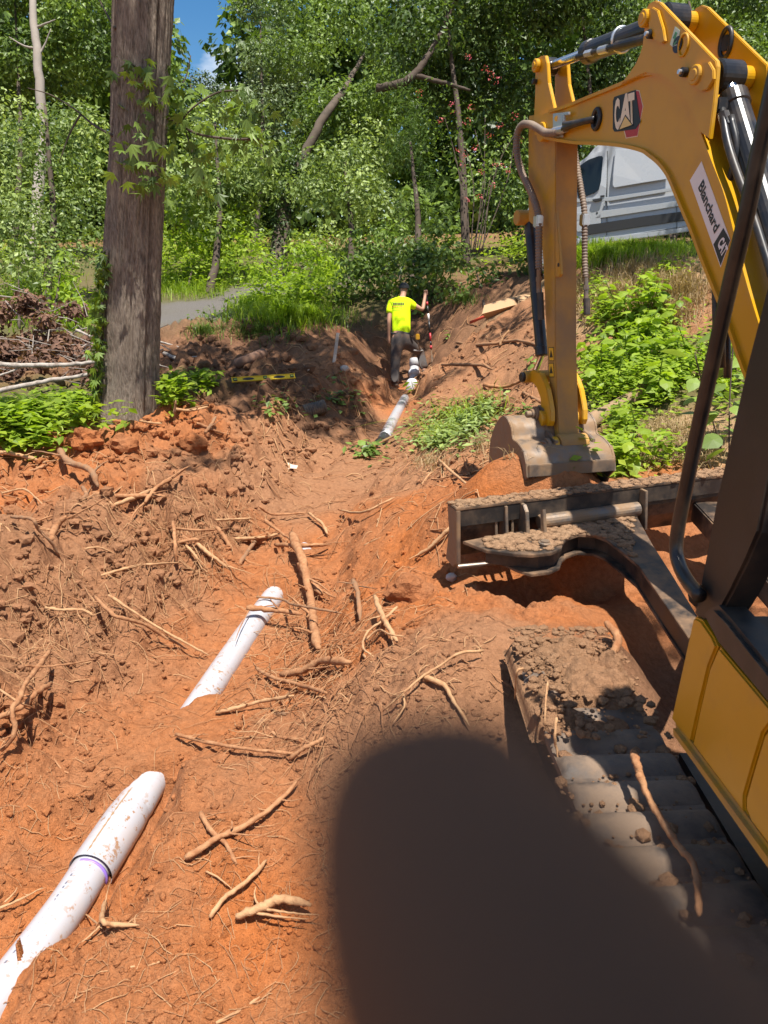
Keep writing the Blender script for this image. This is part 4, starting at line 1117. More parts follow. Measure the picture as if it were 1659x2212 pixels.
root(ra, [(1060,575),(1080,650),(1112,725),(1172,802)], 6.5, 'pale bent root like a walking stick below the blade corner', 'root_pale', [0.12,0.10,0.07,0.02], 0.9, 1)
root(ra, [(1172,625),(1105,685),(1030,745),(1000,820),(1055,872)], 3.6, 'pale curly root wound like a hook beside the bent root', 'root_pale', [0.06,0.09,0.10,0.08,0.03], 0.7, 2, (([(1000,800),(1080,742),(1135,762),(1205,772)], 2.6, 0.06),))
root(ra, [(1003,862),(1050,895),(1132,914)], 3.4, 'short pale root under the curly hooked root', 'root_pale', None, 0.7, 1)
root(ra, [(600,962),(720,926),(805,908),(942,900)], 9, 'thick root with pale bare end at the foot of the thickest root', 'root', [0.05,0.06,0.05,0.04], 1.1, 4)
root(ra, [(475,930),(560,972),(700,1003),(825,1052)], 5.5, 'forked root in front of the thick pale-ended root', 'root', [0.05,0.05,0.05,0.03], 0.9, 4)
root(ra, [(275,1148),(400,1122),(520,1088),(662,1066)], 5, 'peeled root with frayed near end, right of the white pipe', 'root_pale', [0.02,0.03,0.05,0.05], 0.9, 3)
root(ra, [(598,1108),(660,1075),(722,1040)], 3, 'thin root resting against the frayed peeled root', 'root_dark', None, 0.6, 1)
root(ra, [(78,1255),(250,1300),(450,1327),(672,1352)], 5.5, 'long straight root pointing at the gap between the white pipes', 'root', [0.03,0.04,0.04,0.02], 0.75, 3)
root(ra, [(530,1222),(600,1264),(712,1282)], 5, 'knobbly root among shredded bark, right end of the long straight root', 'root', None, 0.8, 4)
root(ra, [(640,1380),(700,1338),(760,1292),(822,1268)], 6, 'slanting root just left of the dark finger tip', 'root', [0.02,0.05,0.05,0.03], 0.9, 2)
root(ra, [(480,1205),(560,1160),(640,1150)], 5, 'splintered root half buried above the knobbly root', 'root_dark', None, 0.9, 3)
root(ra, [(1598,842),(1480,856),(1380,912),(1300,966),(1200,1052),(1100,1142)], 4, 'long branching root above the dark finger tip', 'root_pale', [0.04,0.05,0.05,0.05,0.05,0.03], 0.6, 4, (([(1290,965),(1400,1012),(1450,1092),(1530,1215)], 6, 0.03), ([(1200,1052),(1205,1120),(1150,1200)], 2.5, 0.03)))
root(ra, [(1432,232),(1340,312),(1262,378)], 5, 'straight broken stick on the red slope left of the blade', 'root_pale', [0.05,0.05,0.03], 1.1, 0)
root(ra, [(1008,322),(1080,287),(1152,278)], 2.6, 'thin arched root on the red slope above the pipe line', 'root_pale', None, 0.7, 1)
root(ra, [(375,292),(480,280),(592,264)], 4.2, 'pale root pointing at the buried pipe from the left bank', 'root', [0.03,0.06,0.04], 0.7, 2)
root(ra, [(395,412),(450,340),(482,292)], 5.5, 'grey weathered root at the foot of the left bank', 'root_dark', None, 0.9, 1)
root(ra, [(735,162),(790,212),(828,268)], 4, 'forked root on the trench floor beyond the thickest root', 'root_pale', [0.05,0.06,0.03], 0.8, 3)
root(ra, [(488,130),(560,165),(732,160)], 3.4, 'long thin root across the trench floor near the grassy bank edge', 'root', [0.05,0.05,0.05], 0.7, 3)
root(ra, [(890,150),(1000,160),(1100,120),(1160,85)], 3.4, 'thin root on top of the trench floor towards the bucket', 'root_pale', [0.05,0.06,0.05,0.03], 0.7, 3)
root(rb, [(350,535),(440,602),(520,655),(580,752)], 9, 'stout root stub jutting from the top of the left bank', 'root_dark', [0.10,0.12,0.10,0.02], 0.7, 3)
root(rb, [(-20,543),(130,570),(272,612)], 6, 'pale root on the bank edge below the green weeds, left of the clods', 'root_pale', [0.05,0.06,0.03], 0.7, 3)
root(rb, [(160,668),(220,645),(282,622)], 4.5, 'short stick just below the pale bank-edge root', 'root', None, 0.8, 0)
root(rb, [(500,785),(700,797),(840,802),(985,810)], 6.5, 'long level root lying across the middle of the left bank', 'root', [0.03,0.05,0.06,0.03], 0.9, 2)
root(rb, [(680,858),(800,806),(905,764)], 5.5, 'slanting pale root over the long level root', 'root_pale', [0.03,0.09,0.05], 0.9, 2, (([(690,880),(660,850),(650,835)], 2.5, 0.03),))
root(rb, [(860,842),(920,762),(1010,692),(1112,634)], 5, 'bent root rising right of the long level root', 'root', [0.1,0.11,0.12,0.10], 0.7, 3, (([(860,842),(800,900),(758,988)], 2.6, 0.05),))
root(rb, [(488,752),(512,800),(478,832)], 6, 'knotty root end at the left of the long level root', 'root_dark', None, 0.8, 3)
root(rb, [(70,930),(170,942),(230,1002),(292,1082),(355,1168)], 4.5, 'dark curved root on the cloddy left bank near the picture edge', 'root_dark', [0.06,0.10,0.10,0.08,0.02], 0.8, 2)
root(rb, [(300,1062),(340,992),(392,922)], 9, 'thick short root standing from the cloddy bank beside the dark curved root', 'root', [0.02,0.08,0.14], 0.7, 1)
root(rb, [(10,790),(140,766),(210,812),(262,866)], 2.8, 'thin pale root bent over the bright red patch at the left', 'root_pale', [0.04,0.06,0.05,0.02], 0.7, 1)
root(rb, [(198,962),(300,922),(400,896),(545,912)], 2.8, 'thin wavy root across the middle of the cloddy left bank', 'root', [0.03,0.04,0.05,0.03], 0.6, 2)
root(rb, [(500,1118),(580,1110),(682,1148)], 2.6, 'pale arched root alone on smooth brown soil of the left bank', 'root_pale', [0.02,0.05,0.02], 0.7, 0)
root(rb, [(600,1276),(780,1216),(900,1206),(1072,1200)], 3.8, 'long thin root along the foot of the left bank', 'root_pale', [0.03,0.06,0.08,0.06], 0.7, 3)
root(rb, [(1025,955),(1036,1080),(1046,1205)], 5.5, 'upright root hanging down the left bank', 'root', [0.12,0.12,0.08], 0.8, 3)
root(rb, [(968,1138),(1080,1082),(1212,1058)], 5, 'slanting root crossing behind the upright hanging root', 'root', [0.05,0.09,0.06], 0.8, 3)
root(rb, [(1168,1088),(1240,1160),(1372,1248)], 5.5, 'pale split root below the upright hanging root', 'root_pale', [0.07,0.06,0.02], 0.8, 3)
root(rb, [(1100,1095),(1160,1160),(1210,1262)], 4, 'thin root between the upright root and the pale split root', 'root_pale', [0.09,0.07,0.02], 0.7, 2)
root(rb, [(1000,992),(1150,1003),(1282,1006)], 3.6, 'level thin root at the grassy lip of the left bank', 'root', [0.08,0.08,0.07], 0.8, 2)
root(rb, [(1280,988),(1330,1052),(1374,1122)], 6, 'brown root sliding down from the grassy lip', 'root', [0.05,0.05,0.02], 0.8, 1)
root(rb, [(1395,1060),(1560,1042),(1655,1028)], 4.2, 'pale root reaching from the bank towards the trench floor', 'root_pale', [0.04,0.07,0.06], 0.8, 2)
root(rb, [(1280,950),(1380,945),(1482,937)], 3.2, 'short level root over grass roots at the bank lip', 'root_pale', [0.07,0.07,0.06], 0.8, 1)
root(rb, [(0,968),(50,1010),(92,1062)], 2.8, 'thin root at the picture edge of the cloddy bank', 'root_pale', None, 0.7, 0)
root(rb, [(1165,372),(1290,420),(1360,440)], 3.6, 'thin root on the mound right of the big trunk', 'root', [0.08,0.08,0.05], 0.8, 3)
root(rb, [(1030,355),(1036,300),(1042,238)], 4, 'upright broken root beside the base of the big trunk', 'root_dark', [0.02,0.12,0.22], 0.7, 0)
root(rb, [(830,362),(900,370),(960,375)], 3.6, 'short root at the right foot of the big trunk', 'root_pale', [0.08,0.09,0.08], 0.8, 2)
root(rb, [(1215,432),(1250,385),(1280,335)], 4.5, 'brown root leaning on the mound right of the trunk', 'root_dark', [0.05,0.10,0.14], 0.8, 1)
root(rb, [(1030,290),(1140,300),(1232,275)], 4.2, 'root lying along the top of the mound right of the trunk', 'root_pale', [0.09,0.09,0.08], 0.8, 2)
root(rd, [(292,303),(220,400),(170,480),(120,590),(90,645),(60,780),(12,895)], 6.5, 'upright crooked root with side arm at the left picture edge', 'root', [0.16,0.22,0.24,0.24,0.23,0.16,0.05], 0.9, 2, (([(150,388),(250,396),(400,381),(585,348)], 2.6, 0.2),))
root(rd, [(-20,700),(130,612),(200,556),(305,492)], 7, 'stout root crossing the upright crooked root', 'root', [0.12,0.16,0.15,0.08], 1.1, 2)
root(rd, [(-10,525),(100,602),(205,642)], 2.8, 'pale thin root crossing low over the crooked root', 'root_pale', [0.2,0.22,0.15], 0.7, 1)
root(rd, [(560,-20),(680,80),(850,136),(960,206),(1112,292)], 5, 'long root reaching out of the fibre tangle towards the pipe', 'root', [0.14,0.14,0.13,0.10,0.04], 0.7, 3)
root(rd, [(640,-30),(850,100),(1000,190),(1150,282),(1238,328)], 3.6, 'longest thin root from the fibre tangle to the pipe side', 'root_pale', [0.15,0.14,0.12,0.08,0.03], 0.7, 2)
root(rd, [(268,44),(350,58),(480,64),(560,95)], 4.2, 'root lying on top of the fibre tangle in the left bank', 'root_pale', [0.08,0.10,0.10,0.08], 0.8, 3)
root(rd, [(475,750),(440,850),(498,930),(500,1042)], 2.4, 'thin kinked root on smooth red soil left of the pipe gap', 'root', None, 0.8, 1)
root(rd, [(308,928),(380,1012),(488,1020)], 2.4, 'thin bent root left of the kinked one, near the bell joint', 'root', None, 0.8, 1)
root(rg, [(800,392),(920,312),(1050,242),(1170,152),(1288,52)], 8, 'long straight root left of the dark finger, crossing a broken piece', 'root', [0.02,0.05,0.05,0.05,0.03], 0.8, 2, (([(1000,262),(1003,240),(1001,228)], 3, 0.05),))
root(rg, [(866,192),(910,262),(960,342),(1022,416)], 7, 'broken root piece under the long straight root', 'root', [0.02,0.02,0.02,0.01], 0.7, 1)
root(rg, [(905,648),(980,552),(1060,482),(1152,398)], 6.5, 'smooth curved root below the crossed pair', 'root_pale', [0.02,0.03,0.03,0.02], 0.9, 0, (([(888,446),(940,472),(1002,522)], 2.6, 0.02),))
root(rg, [(1020,642),(1120,586),(1230,562),(1345,592)], 11, 'thick bare root end touching the edge of the dark finger', 'root_pale', [0.03,0.07,0.08,0.06], 0.9, 2)
root(rg, [(455,578),(458,640),(500,662),(602,680)], 6.5, 'pale elbow-shaped root right of the near white pipe', 'root_pale', [0.05,0.05,0.04,0.02], 0.8, 2, (([(455,660),(400,715),(355,752)], 2.4, 0.03), ([(440,690),(380,640),(320,605)], 2.2, 0.04)))
root(rg, [(552,862),(640,846),(702,834)], 2.8, 'small pale stick below the elbow-shaped root', 'root_pale', None, 0.8, 0)
root(rg, [(932,1104),(1040,1042),(1122,988)], 5, 'pale stick at the lower edge of the view, left of the finger', 'root_pale', None, 0.8, 1)
root(rg, [(-10,608),(80,562),(184,516)], 3.4, 'forked root at the left picture edge beside the near pipe', 'root_pale', [0.04,0.05,0.03], 0.7, 1, (([(20,580),(60,540),(75,515)], 2.2, 0.04),))
root(rg, [(1030,830),(1060,880),(1078,922)], 2.6, 'thin twig on a dark clod low in the view', 'root', None, 0.8, 1)
root(rf, [(430,556),(520,556),(612,530)], 5, 'long root lying on the brown slope left of the bucket link', 'root', [0.06,0.07,0.06], 0.8, 2)
root(rf, [(600,590),(650,610),(690,640)], 5, 'short grey root just left of the bucket link', 'root_dark', [0.04,0.05,0.04], 0.9, 1)
root(rf, [(235,878),(300,942),(398,1022)], 4, 'thin stick on the crest of the red heap left of the bucket', 'root_pale', [0.04,0.06,0.03], 0.8, 0)
root(rf, [(165,985),(200,945),(205,930)], 4, 'stubby root on the red slope left of the crest stick', 'root_pale', None, 0.8, 0)
root(rf, [(310,375),(420,385),(560,360),(670,385)], 4.5, 'long dark root across the brown mound behind the excavator stick', 'root_dark', [0.06,0.07,0.06,0.05], 0.8, 2)
root(rf, [(500,388),(515,350),(540,320)], 3.2, 'pale twig standing on the brown mound below the cardboard', 'root_pale', [0.04,0.12,0.16], 0.8, 1)
root(rf, [(250,470),(400,470),(470,490)], 4.5, 'root ledge in the brown slope right of the shovel', 'root_dark', [0.05,0.07,0.05], 0.8, 2)
root(rf, [(-60,830),(40,770),(150,745)], 3.6, 'root poking out right of the black pipe section', 'root_dark', [0.05,0.10,0.08], 0.8, 2)

# ------------------------------------------------------------------ soil heaped on the left track
def heap(name, poly_fn, x0, x1, y0, y1, nx, ny, label, zb, seed, col=(0.30, 0.165, 0.088), thing_=False):
    xs, ys = np.meshgrid(np.linspace(x0, x1, nx), np.linspace(y0, y1, ny))
    f = poly_fn(xs, ys)
    z = zb - 0.01 + f * 0.02 + f * (0.07 * fbm(xs, ys, 0.22, 4, seed) + 0.05 * lumps(xs, ys, 0.09, seed + 1) + 0.02 * lumps(xs, ys, 0.035, seed + 2)) - (1 - np.clip(f * 6, 0, 1)) * 0.05
    V = np.stack([xs.ravel(), ys.ravel(), z.ravel()], -1); i_ = np.arange(nx * ny).reshape(ny, nx)
    F = np.stack([i_[:-1, :-1], i_[:-1, 1:], i_[1:, 1:], i_[1:, :-1]], -1).reshape(-1, 4)
    F = F[(f.ravel()[F] > 0.001).any(1)]
    me = fast_mesh(name, V, F, M['soil'], True)
    ca = me.color_attributes.new('soil', 'FLOAT_COLOR', 'POINT')
    ca.data.foreach_set('color', np.tile(np.array(col + (1,), dtype=np.float32), (len(V), 1)).ravel())
    o = place(name, me); return props(o, label, 'soil', None, 'stuff'), (xs, ys, z)
def trk(x, y):
    cx = np.clip((x - 0.485) / 0.05, 0, 1) * np.clip((0.90 - x) / 0.06, 0, 1)
    e = 1.98 + 0.22 * (x - 0.5) / 0.4 + 0.10 * fbm(x, y, 0.15, 3, 91) + 0.55 * np.clip((0.62 - x) / 0.12, 0, 1) * 0.3
    return np.clip(cx, 0, 1) * np.clip((y - e) / 0.12, 0, 1) * np.clip((2.80 - y) / 0.12, 0, 1)
heap('track_soil', trk, 0.46, 0.92, 1.7, 2.84, 110, 230, 'brown soil and fibres piled on the front of the left track', 0.76, 61)
root(rc, [(730,-10),(772,80),(742,190),(752,262),(792,348)], 9, 'thick root lying along the soil on the left track', 'root', [0.25]*5, 0.9, 2)
def root3(P3, r, label, mat='root', twigs=1):
    mb = MB(); root_mesh([np.array(p) for p in P3], [r, r * 0.9, r * 0.75], mb, 10, 0.2, rr_.randrange(999)); o = mb.build('root', M[mat]); return props(o, label, 'root')
def Zp(u, v, z):
    d = ray(u, v); return np.array((0, 0, CAM_Z)) + d * ((z - CAM_Z) / d[2])
root3([Zp(*rc(x, y), z) for (x, y), z in zip(((880,735),(905,800),(922,870),(975,1010),(1060,1150),(1150,1285),(1235,1400),(1255,1550),(1265,1680)), (0.87,0.88,0.86,0.82,0.81,0.81,0.81,0.81,0.80))], 0.0105, 'long pale root draped along the dusty rubber track')
root3([Zp(*rc(x, y), z) for (x, y), z in zip(((440,540),(432,640),(445,740),(490,930)), (0.86,0.82,0.76,0.7))], 0.005, 'thin root hanging over the outer edge of the track', 'root_pale')
root3([Zp(*rc(x, y), z) for (x, y), z in zip(((390,330),(378,450),(374,585)), (0.88,0.86,0.80))], 0.0035, 'thin upright root near the front of the track', 'root_pale')
root3([Zp(*rc(x, y), z) for (x, y), z in zip(((250,255),(212,280),(200,430)), (0.86,0.85,0.72))], 0.005, 'thin root dangling from the front corner of the track', 'root_pale')

# ------------------------------------------------------------------ clods
def ico(sub):
    bm = bmesh.new(); bmesh.ops.create_icosphere(bm, subdivisions=sub, radius=1)
    bm.verts.ensure_lookup_table(); v = np.array([x.co[:] for x in bm.verts]); f = np.array([[y.index for y in x.verts] for x in bm.faces]); bm.free(); return v, f
iv, if_ = ico(1); iv2, if2 = ico(3)
def clod_shape(q, s, v=iv2):
    d = v.copy()
    n = np.zeros(len(d))
    for k in range(4):
        a = q.normal(size=3); a /= np.linalg.norm(a); n += 0.11 * np.abs(np.sin((d @ a) * q.uniform(1.5, 4.5) + q.uniform(0, 6)))
    d *= (0.75 + n + 0.10 * q.normal(size=len(d)))[:, None]
    return d * np.asarray(s)
clr = np.random.default_rng(77)
def soil_colour(me, nv, cols):
    ca = me.color_attributes.new('soil', 'FLOAT_COLOR', 'POINT'); ca.data.foreach_set('color', np.concatenate([cols, np.ones((nv, 1))], 1).astype(np.float32).ravel())
for (u, v, r, lab) in ((188,962,0.13,'large red clod at the foot of the big trunk, left of the two'), (266,972,0.125,'large red clod at the foot of the big trunk, right of the two'), (118,962,0.10,'crumbly red clod nearest the green weeds'),
                       (420,968,0.12,'flat red clod on the bank right of the trunk'), (885,1290,0.12,'overhanging crusted red clod below the blade corner, left of it'), (560,1170,0.07,'round orange clod on the trench floor')):
    p = G(u, v); d = clod_shape(clr, (r, r * 0.8, r * 0.78)); d *= (1 + 0.05 * np.round(3 * np.sin(d[:, :1] / r * 4 + u) * np.sin(d[:, 2:3] / r * 5 + v))); d[:, 2] += r * 0.25
    me = fast_mesh('clod', d, if2, M['soil'], False); soil_colour(me, len(d), np.tile((0.40, 0.135, 0.045), (len(d), 1)))
    props(place('clod', me, None, p), lab, 'clod')
n = 9000
u_ = clr.uniform(-60, 1250, n); v_ = np.where(clr.random(n) < 0.22, clr.uniform(680, 1000, n), 920 + (2212 - 920) * clr.uniform(0, 1, n) ** 0.8)
keep = []
VV, FF, CC = [], [], []
for u, v in zip(u_, v_):
    p = G(u, v)
    if p[0] > 0.44 and p[1] < 4.9: continue
    if p[1] > 13.5: continue
    px_, _ = pipe_at(np.array([p[1]]))
    if abs(p[0] - px_[0]) < 0.11 and clr.uniform() < 0.97: continue
    left = p[0] < px_[0] - 0.5
    s = 0.003 + 0.008 * clr.random() ** 3 + (0.030 * clr.random() ** 5 if left else 0.012 * clr.random() ** 6)
    s *= 0.6 + 0.13 * p[1] + 0.08 * max(0, p[1] - 6)
    d = clod_shape(clr, (s * clr.uniform(.8, 1.4), s * clr.uniform(.8, 1.4), s * clr.uniform(.6, 1.0)), iv)
    a = clr.uniform(0, 6.28); ca_, sa_ = math.cos(a), math.sin(a)
    d = np.stack([d[:, 0] * ca_ - d[:, 1] * sa_, d[:, 0] * sa_ + d[:, 1] * ca_, d[:, 2]], -1)
    VV.append(d + p + np.array((0, 0, s * 0.1))); FF.append(if_ + len(iv) * len(FF))
    base = soil_at(p[0], p[1])
    CC.append(np.tile(base * clr.uniform(0.8, 1.12), (len(iv), 1)))
me = fast_mesh('soil_clods', np.concatenate(VV), np.concatenate(FF), M['soil'], False); soil_colour(me, len(VV) * len(iv), np.concatenate(CC))
props(place('soil_clods', me), 'loose crumbs and small clods of red soil all over the trench banks', 'soil', None, 'stuff')

# soil lying on the blade's top plate and on the push arm
VV, FF = [], []
for _ in range(2400):
    k = clr.random()
    if k < 0.55:
        p = Q(clr.uniform(0.0, BLW * 0.95), 0.012, clr.uniform(-0.03, 0.085)); s = 0.004 + 0.014 * clr.random() ** 3
    else:
        x, y = 300 + clr.random() * 950, 0
        a = np.interp(x, [300, 800, 1000, 1250, 1300], [480, 400, 350, 300, 320]); b_ = np.interp(x, [300, 500, 720, 800, 900, 1100, 1300], [545, 570, 560, 495, 450, 490, 640])
        p = zp(x, clr.uniform(a + 8, b_ - 6)); s = 0.004 + 0.018 * clr.random() ** 3
    d = clod_shape(clr, (s * 1.5, s * 1.5, s * 0.55), iv)
    VV.append(d + p + np.array((0, 0, s * 0.2))); FF.append(if_ + len(iv) * len(FF))
me = fast_mesh('blade_soil', np.concatenate(VV), np.concatenate(FF), M['soil'], True); soil_colour(me, len(VV) * len(iv), np.tile((0.38, 0.24, 0.14), (len(VV) * len(iv), 1)))
props(place('blade_soil', me), 'dry crumbly soil lying on the blade top plate and push arm', 'soil', None, 'stuff')

# crumbs of soil along the left track
VV, FF = [], []
for _ in range(1500):
    x, y = clr.uniform(0.5, 0.9), 2.8 - 1.9 * clr.random() ** 1.7
    if y < 2.0 and clr.random() < 0.55: y = 2.0 - (round((2.0 - y) / 0.128) * 0.128) + clr.normal(0, 0.02)
    s = 0.003 + 0.016 * clr.random() ** 5
    d = clod_shape(clr, (s * 1.3, s * 1.3, s * 0.8), iv)
    z = 0.75 + (0.045 if y > 2.05 else 0.004)
    VV.append(d + np.array((x, y, z)) + np.array((0, 0, s * 0.2))); FF.append(if_ + len(iv) * len(FF))
me = fast_mesh('track_crumbs', np.concatenate(VV), np.concatenate(FF), M['soil'], False); soil_colour(me, len(VV) * len(iv), np.tile((0.31, 0.175, 0.095), (len(VV) * len(iv), 1)))
props(place('track_crumbs', me), 'crumbs of brown soil scattered along the left track', 'soil', None, 'stuff')

# thin roots and fibres lying everywhere
mb = MB(); q = random.Random(99)
def litter(u, v, L, r, up=0.0):
    p = G(u, v)
    if p[0] > 0.44 and p[1] < 4.4: return
    a = q.uniform(0, 6.28); pts = []
    bend = q.uniform(-1.2, 1.2); x, y = p[0], p[1]
    for k in range(5):
        z = float(gz(x, y)) + r * 0.6 + up * math.sin(k / 4 * math.pi) * q.uniform(0.5, 1)
        pts.append((x, y, z)); x += math.cos(a) * L / 4; y += math.sin(a) * L / 4; a += bend * 0.35 + q.uniform(-0.4, 0.4)
    V, F = tube_data(pts, np.array([1, 0.9, 0.8, 0.65, 0.4]) * r, 4, False); mb.add(V, F, True)
for _ in range(1900):
    u, v = q.uniform(-50, 1150), 950 + 1262 * q.random() ** 1.1
    s = (2.6 if v > 1500 else 4.2 if v > 1150 else 6.5) / 4
    litter(u, v, q.uniform(0.04, 0.22) * s, q.uniform(0.0008, 0.003) * s, 0.02 * s)
for (uc, vc, su, sv, cnt) in ((200,1340,90,45,160),(330,1230,60,50,120),(400,1180,60,50,110),(660,1360,60,60,170),(700,1480,60,40,90),(440,1110,50,30,90),(60,1480,40,60,50),(520,1130,90,40,90),(620,1560,70,50,70)):
    for _ in range(cnt): litter(q.gauss(uc, su), q.gauss(vc, sv), q.uniform(0.08, 0.35), q.uniform(0.0010, 0.0030), 0.06)
for _ in range(420):
    litter(q.uniform(560, 1160), q.uniform(690, 1040), q.uniform(0.1, 0.5), q.uniform(0.003, 0.008), 0.05)
mb.mi = [1 if (k // 16) % 5 < 2 else 0 for k in range(len(mb.f))]
o = mb.build('root_litter', [M['root'], M['root_pale']]); props(o, 'tangle of thin roots and fibres strewn over the soil', 'roots', None, 'stuff')
# ------------------------------------------------------------------ white van on the bank
rv = lambda x, y: (1071.4 + x / 2.8235, 207.4 + y / 2.8235)
VA, VB_ = W(1258, 527, 13.0), W(1490, 490, 12.35)
va = (VB_ - VA) / np.linalg.norm(VB_ - VA)            # towards the rear
vu = np.array((0, 0, 1.0)) - va * va[2]; vu /= np.linalg.norm(vu)
vn = np.cross(vu, va); vn = vn if vn[1] > 0 else -vn    # into the van
def VP(u, v, off=0.0): return on_plane(u, v, VA + vn * off, vn)
def VS(p, off=0.0): return [VP(*rv(*q), off) for q in p]
def vst(u, v):
    p = VP(u, v) - VA; return float(p @ va), float(p @ vu)
def VL(s, t, off=0.0): return VA + va * s + vu * t + vn * off
M['van'] = surface('van_white', (0.40, 0.42, 0.445), 0.25, 0, (0.5, 0.45, 0.38), 0.15, 3, 0, 60, 0.02, 0.5, 0.6)
M['van_black'] = surface('van_black_trim', (0.03, 0.031, 0.033), 0.55)
gl, nt, out = nodes_of('van_glass')
b = N(nt, 'ShaderNodeBsdfPrincipled', in_Roughness=0.05); b.inputs['Base Color'].default_value = (0.012, 0.016, 0.016, 1); nt.links.new(b.outputs['BSDF'], out.inputs['Surface']); M['glass'] = gl
van = thing('van', 'white cargo van parked on the grassy bank behind the excavator boom', 'van', tuple(VL(1.4, -0.35, 1.0)))
VO = np.array(van.location)
def vpart(mb, name, mat, parent=None): return mb.build(name, mat, parent or van, VO)
s_sill = 0.0; tS = 0.0
sr, tr = vst(*rv(560, 318)); print('van: roof front s,t', sr, tr, 'handle', vst(*rv(620, 635)), 'window', vst(*rv(510, 410)), vst(*rv(640, 600)), 'seam', vst(*rv(676, 340)))
H_roof = tr + 0.22
body = [(-0.92, 0.02), (-0.96, 0.35), (-0.93, 0.62), (-0.8, 0.80), (-0.45, 0.95), (sr - 0.22, tr - 0.28), (sr + 0.12, tr + 0.03), (sr + 0.6, H_roof - 0.06), (sr + 1.3, H_roof), (3.55, H_roof), (3.75, H_roof - 0.1), (3.78, 0.05), (3.2, 0.0), (3.15, 0.0), (-0.55, 0.0), (-0.6, 0.02)]
mb = MB()
# sides lean in towards the roof
n_ = len(body); V = []
for (s, t) in body:
    k = np.clip((t - 0.75) / (H_roof - 0.75), 0, 1); lean = 0.16 * k ** 1.3 + (0.04 if t > H_roof - 0.03 else 0)
    V += [VL(s, t, lean), VL(s, t, 1.95 - lean)]
bm = bmesh.new(); bv = [bm.verts.new(Vector(p)) for p in V]
bm.faces.new([bv[2 * i] for i in range(n_)]); bm.faces.new([bv[2 * i + 1] for i in range(n_)][::-1])
for i in range(n_):
    j = (i + 1) % n_; bm.faces.new((bv[2 * i], bv[2 * j], bv[2 * j + 1], bv[2 * i + 1]))
bmesh.ops.recalc_face_normals(bm, faces=list(bm.faces))
bmesh.ops.bevel(bm, geom=list(bm.edges), offset=0.035, segments=3, affect='EDGES', clamp_overlap=True)
bmesh.ops.triangulate(bm, faces=[f for f in bm.faces if len(f.verts) > 4])
bm.verts.ensure_lookup_table(); bm.verts.index_update()
mb.add([v.co.copy() for v in bm.verts], [[v.index for v in f.verts] for f in bm.faces]); bm.free()
vbody = vpart(mb, 'body', M['van'])
def lean(t): return 0.16 * max(0, (t - 0.75) / (H_roof - 0.75)) ** 1.3
def vpoly(pts, name, mat, proud=0.006, parent=None, thick=0.03, bev=0.004):
    P3 = []
    for x, y in pts:
        s, t = vst(*rv(x, y)); P3.append(VL(s, t, lean(t) - proud))
    mb = MB(); mb.prism(P3, vn * thick, bev); return vpart(mb, name, mat, parent)
door = vpoly([(505,400),(560,360),(650,325),(676,322),(673,560),(668,640),(640,720),(640,800),(500,830),(470,800),(470,450)], 'door', M['van'], 0.010, None, 0.02, 0.006)
vpoly([(505,425),(560,385),(625,362),(645,362),(650,375),(640,520),(628,570),(600,592),(545,612),(505,625),(490,560)], 'window', M['glass'], 0.014, door, 0.02)
vpoly([(588,632),(645,622),(650,634),(630,642),(600,648)], 'handle', M['van_black'], 0.05, door, 0.04)
vpoly([(637,607),(663,604),(663,614),(637,618)], 'lock_cover', M['van_black'], 0.02, door, 0.02)
vpoly([(610,708),(622,706),(622,720),(610,722)], 'fuel_cap', M['van_black'], 0.014, vbody, 0.02)
vpoly([(725,320),(1060,318),(1060,505),(900,530),(722,560),(710,545),(712,480)], 'side_panel', M['van'], 0.012, vbody, 0.02, 0.008)
vpoly([(560,785),(640,775),(900,735),(1250,690),(1250,745),(900,795),(640,835),(560,848)], 'black_cladding', M['van_black'], 0.02, vbody, 0.03)
vpoly([(470,625),(700,615),(1000,570),(1300,520),(1300,540),(1000,592),(700,640),(470,650)], 'crease', M['van'], 0.010, vbody, 0.03, 0.006)
vpoly([(480,715),(640,700),(1000,655),(1300,605),(1300,640),(1000,690),(640,745),(480,760)], 'crease', M['van'], 0.010, vbody, 0.03, 0.006)
vpoly([(470,880),(900,835),(1250,790),(1250,815),(900,865),(470,915)], 'sill', M['van'], 0.012, vbody, 0.04, 0.008)
for (x, nm) in ((676, 'door_seam'), (1103, 'panel_seam')):
    vpoly([(x - 1.5, 330), (x + 1.5, 330), (x + 1.5, 850), (x - 1.5, 850)], nm, M['van_black'], 0.0125, vbody, 0.02, 0)
for s in (-0.62, 2.85):
    for off in (0.03, 1.70):
        mb = MB(); c = VL(s, -0.06, off); mb.cyl(c, c + vn * 0.22, 0.35, 32, bev=0.04); w = vpart(mb, 'wheel', M['van_black'])
        mb = MB(); mb.cyl(c - vn * 0.004 if off < 1 else c + vn * 0.2, c + vn * 0.02 if off < 1 else c + vn * 0.226, 0.2, 24); vpart(mb, 'rim', M['zinc'], w)
mb = MB(); mb.box(VL(sr - 0.55, 0.95, -0.18), (0.12, 0.2, 0.3), (va, vn, vu), 0.03); vpart(mb, 'mirror', M['van_black'])
mb = MB(); mb.prism([VL(-0.44, 0.95, 0.12), VL(sr - 0.23, tr - 0.27, 0.22), VL(sr - 0.23, tr - 0.27, 1.73), VL(-0.44, 0.95, 1.83)], vu * 0.012 - va * 0.012); vpart(mb, 'windscreen', M['glass'])

